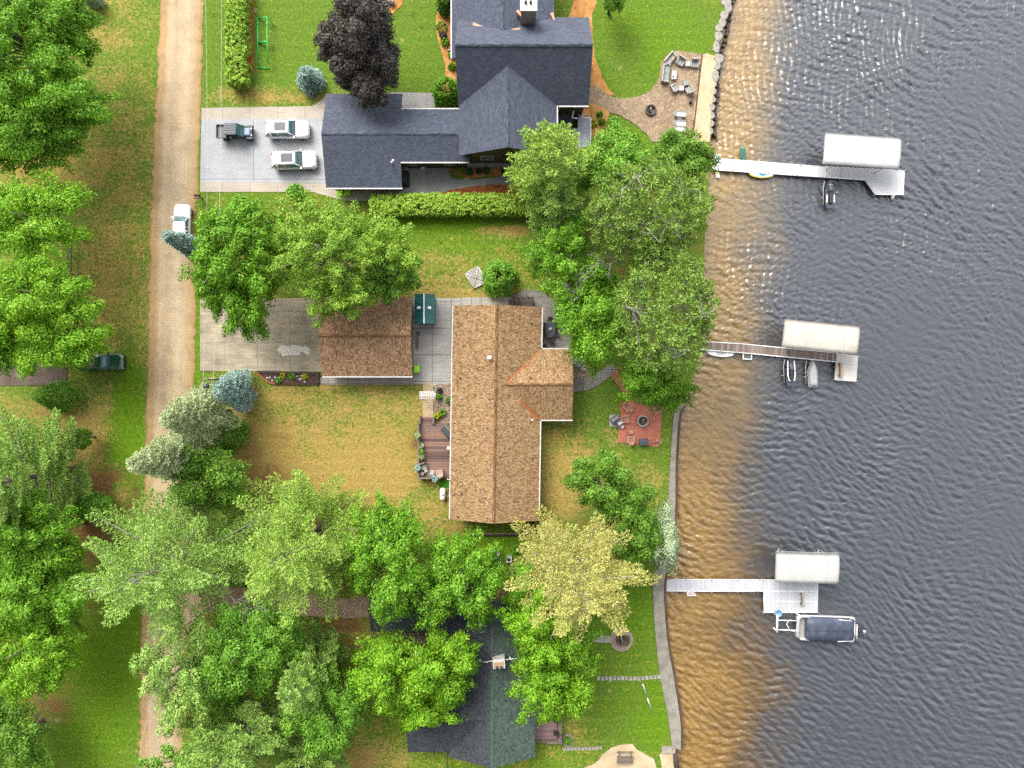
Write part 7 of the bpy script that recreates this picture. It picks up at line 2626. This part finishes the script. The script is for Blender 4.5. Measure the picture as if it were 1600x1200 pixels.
# flower bed edging beside the stained drive
o = thing('bed_edging', 'brown timber and brick edging round the corner flower bed', 'edging', P(452, 591, 0))
mb = MB()
for a, b, w_, zz in (((402, 581), (498, 583.5), .28, .35), ((495, 583), (495, 599), .5, .4), ((428, 599.5), (497, 600.5), .2, .3)):
    p0, p1 = P(*a, zz), P(*b, zz)
    d = p1 - p0
    m = (p0 + p1) / 2
    mb.box((m.x, m.y, zz / 2), (d.length, w_, zz), math.atan2(d.y, d.x))
mb.build('timber', M_DARKB, o)
mb = MB()
cv = crom([(402, 582), (408, 588), (416, 595), (424, 599), (430, 600)], False, 5)
mb.tube([P(*q_, .2) for q_ in cv], .12, 7)
mb.build('brick_edge', M_RUST, o)
sheet('flower_bed', [(404, 583), (493, 585), (493, 599), (430, 599), (420, 596), (410, 589)], .1, mnoise('dark_mulch', [C(74, 52, 48), C(104, 78, 70), C(132, 104, 92)], 3, .95, .5), rough=.3)
rr = np.random.default_rng(77)
for i in range(14):
    px, py = rr.uniform(412, 486), rr.uniform(586.5, 597)
    if py > 592 and px < 424:
        continue
    q = P(px, py, .1)
    tag(MB().lathe(q, [(0, -.05), (.13, 0), (.14, .06), (.07, .13), (0, .14)], 7).build('bed_stone', M_VINYL, None, loc=q), 'small whitish stone lying in the brick edged flower bed', 'stone', 'whitish stones in the flower bed')
for i, (px, py, w_, lb) in enumerate([(916, 559, .9, 'large pink grey boulder in the rock bed by the tan wing'), (921, 566, .8, 'pale boulder right of the large one in the rock bed by the tan wing'), (911, 577, .7, 'grey boulder low in the rock bed by the tan wing'), (701, 78, .35, 'pale stone in the cedar bed left of the slate house'), (1032, 692, .3, 'small pale stone at the corner of the paver patio')]):
    boulder(lb, px, py, w_, w_ * .8, .3, i, 500 + i, M_STONE, None, .4)
tag(MB().lathe(P(613, 6, .1), [(0, 0), (.25, 0), (.35, .3), (.25, .55), (0, .6)], 10).build('garden_statue', M_STONE, None, loc=P(613, 6, .05)), 'pale stone ornament in the cedar bed at the top edge', 'ornament')
o = thing('garden_bench', 'white topped bench on the paved corner above the purple maple', 'bench', P(566, 3, 0))
dbox(561, 1, 570, 4.5, .4, .46).build('seat', M_WHITE, o)
for x in (561.5, 569):
    dbox(x, 1.3, x + .7, 4.2, .04, .4).build('leg', M_BLACK, o)

# lower garden: stepping stones, pole, swing
for i in range(16):
    px = 935 + i * 6.3
    py = 1060 - max(0, i - 10) * .55 + rng.uniform(-.4, .4)
    p = P(px, py, .03)
    tag(MB().box(p, (.36, .42, .08), rng.normal(0, .08)).build('stepping_stone', M_STONE if i % 3 else M_PTHRES, None, loc=p), 'square pale stone in the straight row across the lower lawn', 'paving stone', 'stones in the straight row across the lower lawn')
for i in range(11):
    px = 882 + i * 5.6
    py = 1170.5 - i * .2 + rng.uniform(-.4, .4)
    p = P(px, py, .03)
    tag(MB().box(p, (.34, .36, .07), rng.normal(0, .1)).build('stepping_stone', M_STONE, None, loc=p), 'pale stone in the garden row leading from the mauve deck to the sand', 'paving stone', 'stones leading from the mauve deck')
tag(MB().tube([P(1004, 1068, .12), P(1011, 1090, .12)], [.09, .06], 7).tube([P(1011, 1090, .12), P(1020, 1115, .1)], [.1, .05], 7).build('fallen_pole', M_ALU, None, loc=P(1012, 1092, 0)), 'pale grey pole lying on the lower lawn', 'pole')
tag(MB().tube([P(1003, 1068, .04), P(1003, 1074, .02)], .05, 5).build('ground_peg', M_PTHRES, None), 'small pale peg at the upper end of the fallen pole', 'peg')
o = thing('garden_swing', 'weathered wooden swing bench on the sand patch at the bottom edge', 'swing bench', P(977, 1184, 0))
dbox(964.5, 1182, 989, 1193.5, .40, .46).build('seat', M_WOODPOST, o)
dbox(964.5, 1192.2, 989, 1193.8, .46, .9).build('backrest', M_WOODPOST, o)
mb = MB()
mb.tube([P(964, 1175.5, .6), P(989, 1175.5, .6)], .09, 7)
for x in (967.5, 986):
    mb.tube([P(x, 1175.5, .6), P(x, 1183, .45)], .05, 6)
mb.build('footrest', M_WOODPOST, o)
for x in (966, 987):
    for y in (1183.5, 1192):
        dbox(x, y, x + .8, y + .8, 0, .40).build('leg', M_WOODPOST, o)
for k in range(10):
    a = R(-60 + 150 * k / 9)
    q = P(971 + 10.8 * math.cos(a), 999 - 10.8 * math.sin(a) * .95, .06)
    if k in (1, 2, 3, 4, 5):
        tag(MB().lathe(q, [(0, 0), (.18, .02), (.2, .12), (.1, .2), (0, .2)], 7).build('seat_stone', M_DSTONE, None, loc=q), 'dark rounded stone beside the fire pit in the paved circle', 'stone', 'stones beside the circular fire pit')
for k in range(16):
    a = 2 * PI * k / 16
    q = P(887 + 7.5 * math.cos(a), 1157 + 9 * math.sin(a), .05)
    tag(MB().lathe(q, [(0, -.05), (.13, 0), (.12, .1), (0, .13)], 6).build('edging_stone', M_STONE, None, loc=q), 'whitish edging stone ringing the round plant by the mauve deck', 'stone', 'stones ringing the round plant')

# utility pole, cross arm and wires
top = P(325, 592, 8.6)
o = thing('utility_pole', 'wooden utility pole with cross arm behind the blue spruce at the stained drive', 'utility pole', (top.x, top.y, 0))
MB().tube([(top.x, top.y, -.5), (top.x, top.y, 8.9)], [.16, .11], 10).build('pole', M_WOODPOST, o)
MB().box((top.x + .1, top.y + .05, 8.45), (1.2, .12, .12), R(3)).build('cross_arm', M_TANWOOD, o)
for dx in (-.45, .05, .55):
    MB().lathe((top.x + dx, top.y + .05, 8.51), [(0, 0), (.05, 0), (.06, .1), (0, .16)], 8).build('insulator', M_VINYL, o)
t2 = P(325.5, 603, 7.0)
MB().lathe((t2.x - 1.2 + .9, t2.y, 6.5), [(0, 0), (.24, 0), (.24, .7), (0, .74)], 12).build('transformer', M_MGREY, o)


def wire(label, pts, r, mat):
    a, b = pts
    n = 26
    q = []
    for k in range(n + 1):
        t_ = k / n
        p = Vector(a).lerp(Vector(b), t_)
        p.z -= .8 * 4 * t_ * (1 - t_)
        q.append(p)
    tag(MB().tube(q, r, 5, False).build('utility_wire', mat, None, loc=Vector(a)), label, 'wire', 'overhead utility wires')


wire('pale overhead wire nearer the road over the upper lawn and grey drive', (P(319, -90, 8.6), top + Vector((-.45, 0, .05))), .013, M_WIRE)
wire('pale overhead wire nearer the goal frame over the upper lawn and grey drive', (P(345, -90, 8.4), top + Vector((.55, 0, .05))), .017, M_WIRE)
wire('pale overhead wire above the lush left lawn at the bottom edge', (top + Vector((-.45, 0, .05)), P(196, 1290, 8.6)), .014, M_WIRE)
wire('dark overhead wire above the road at the bottom edge', (top + Vector((.05, 0, .1)), P(240, 1290, 8.6)), .015, M_DWIRE)
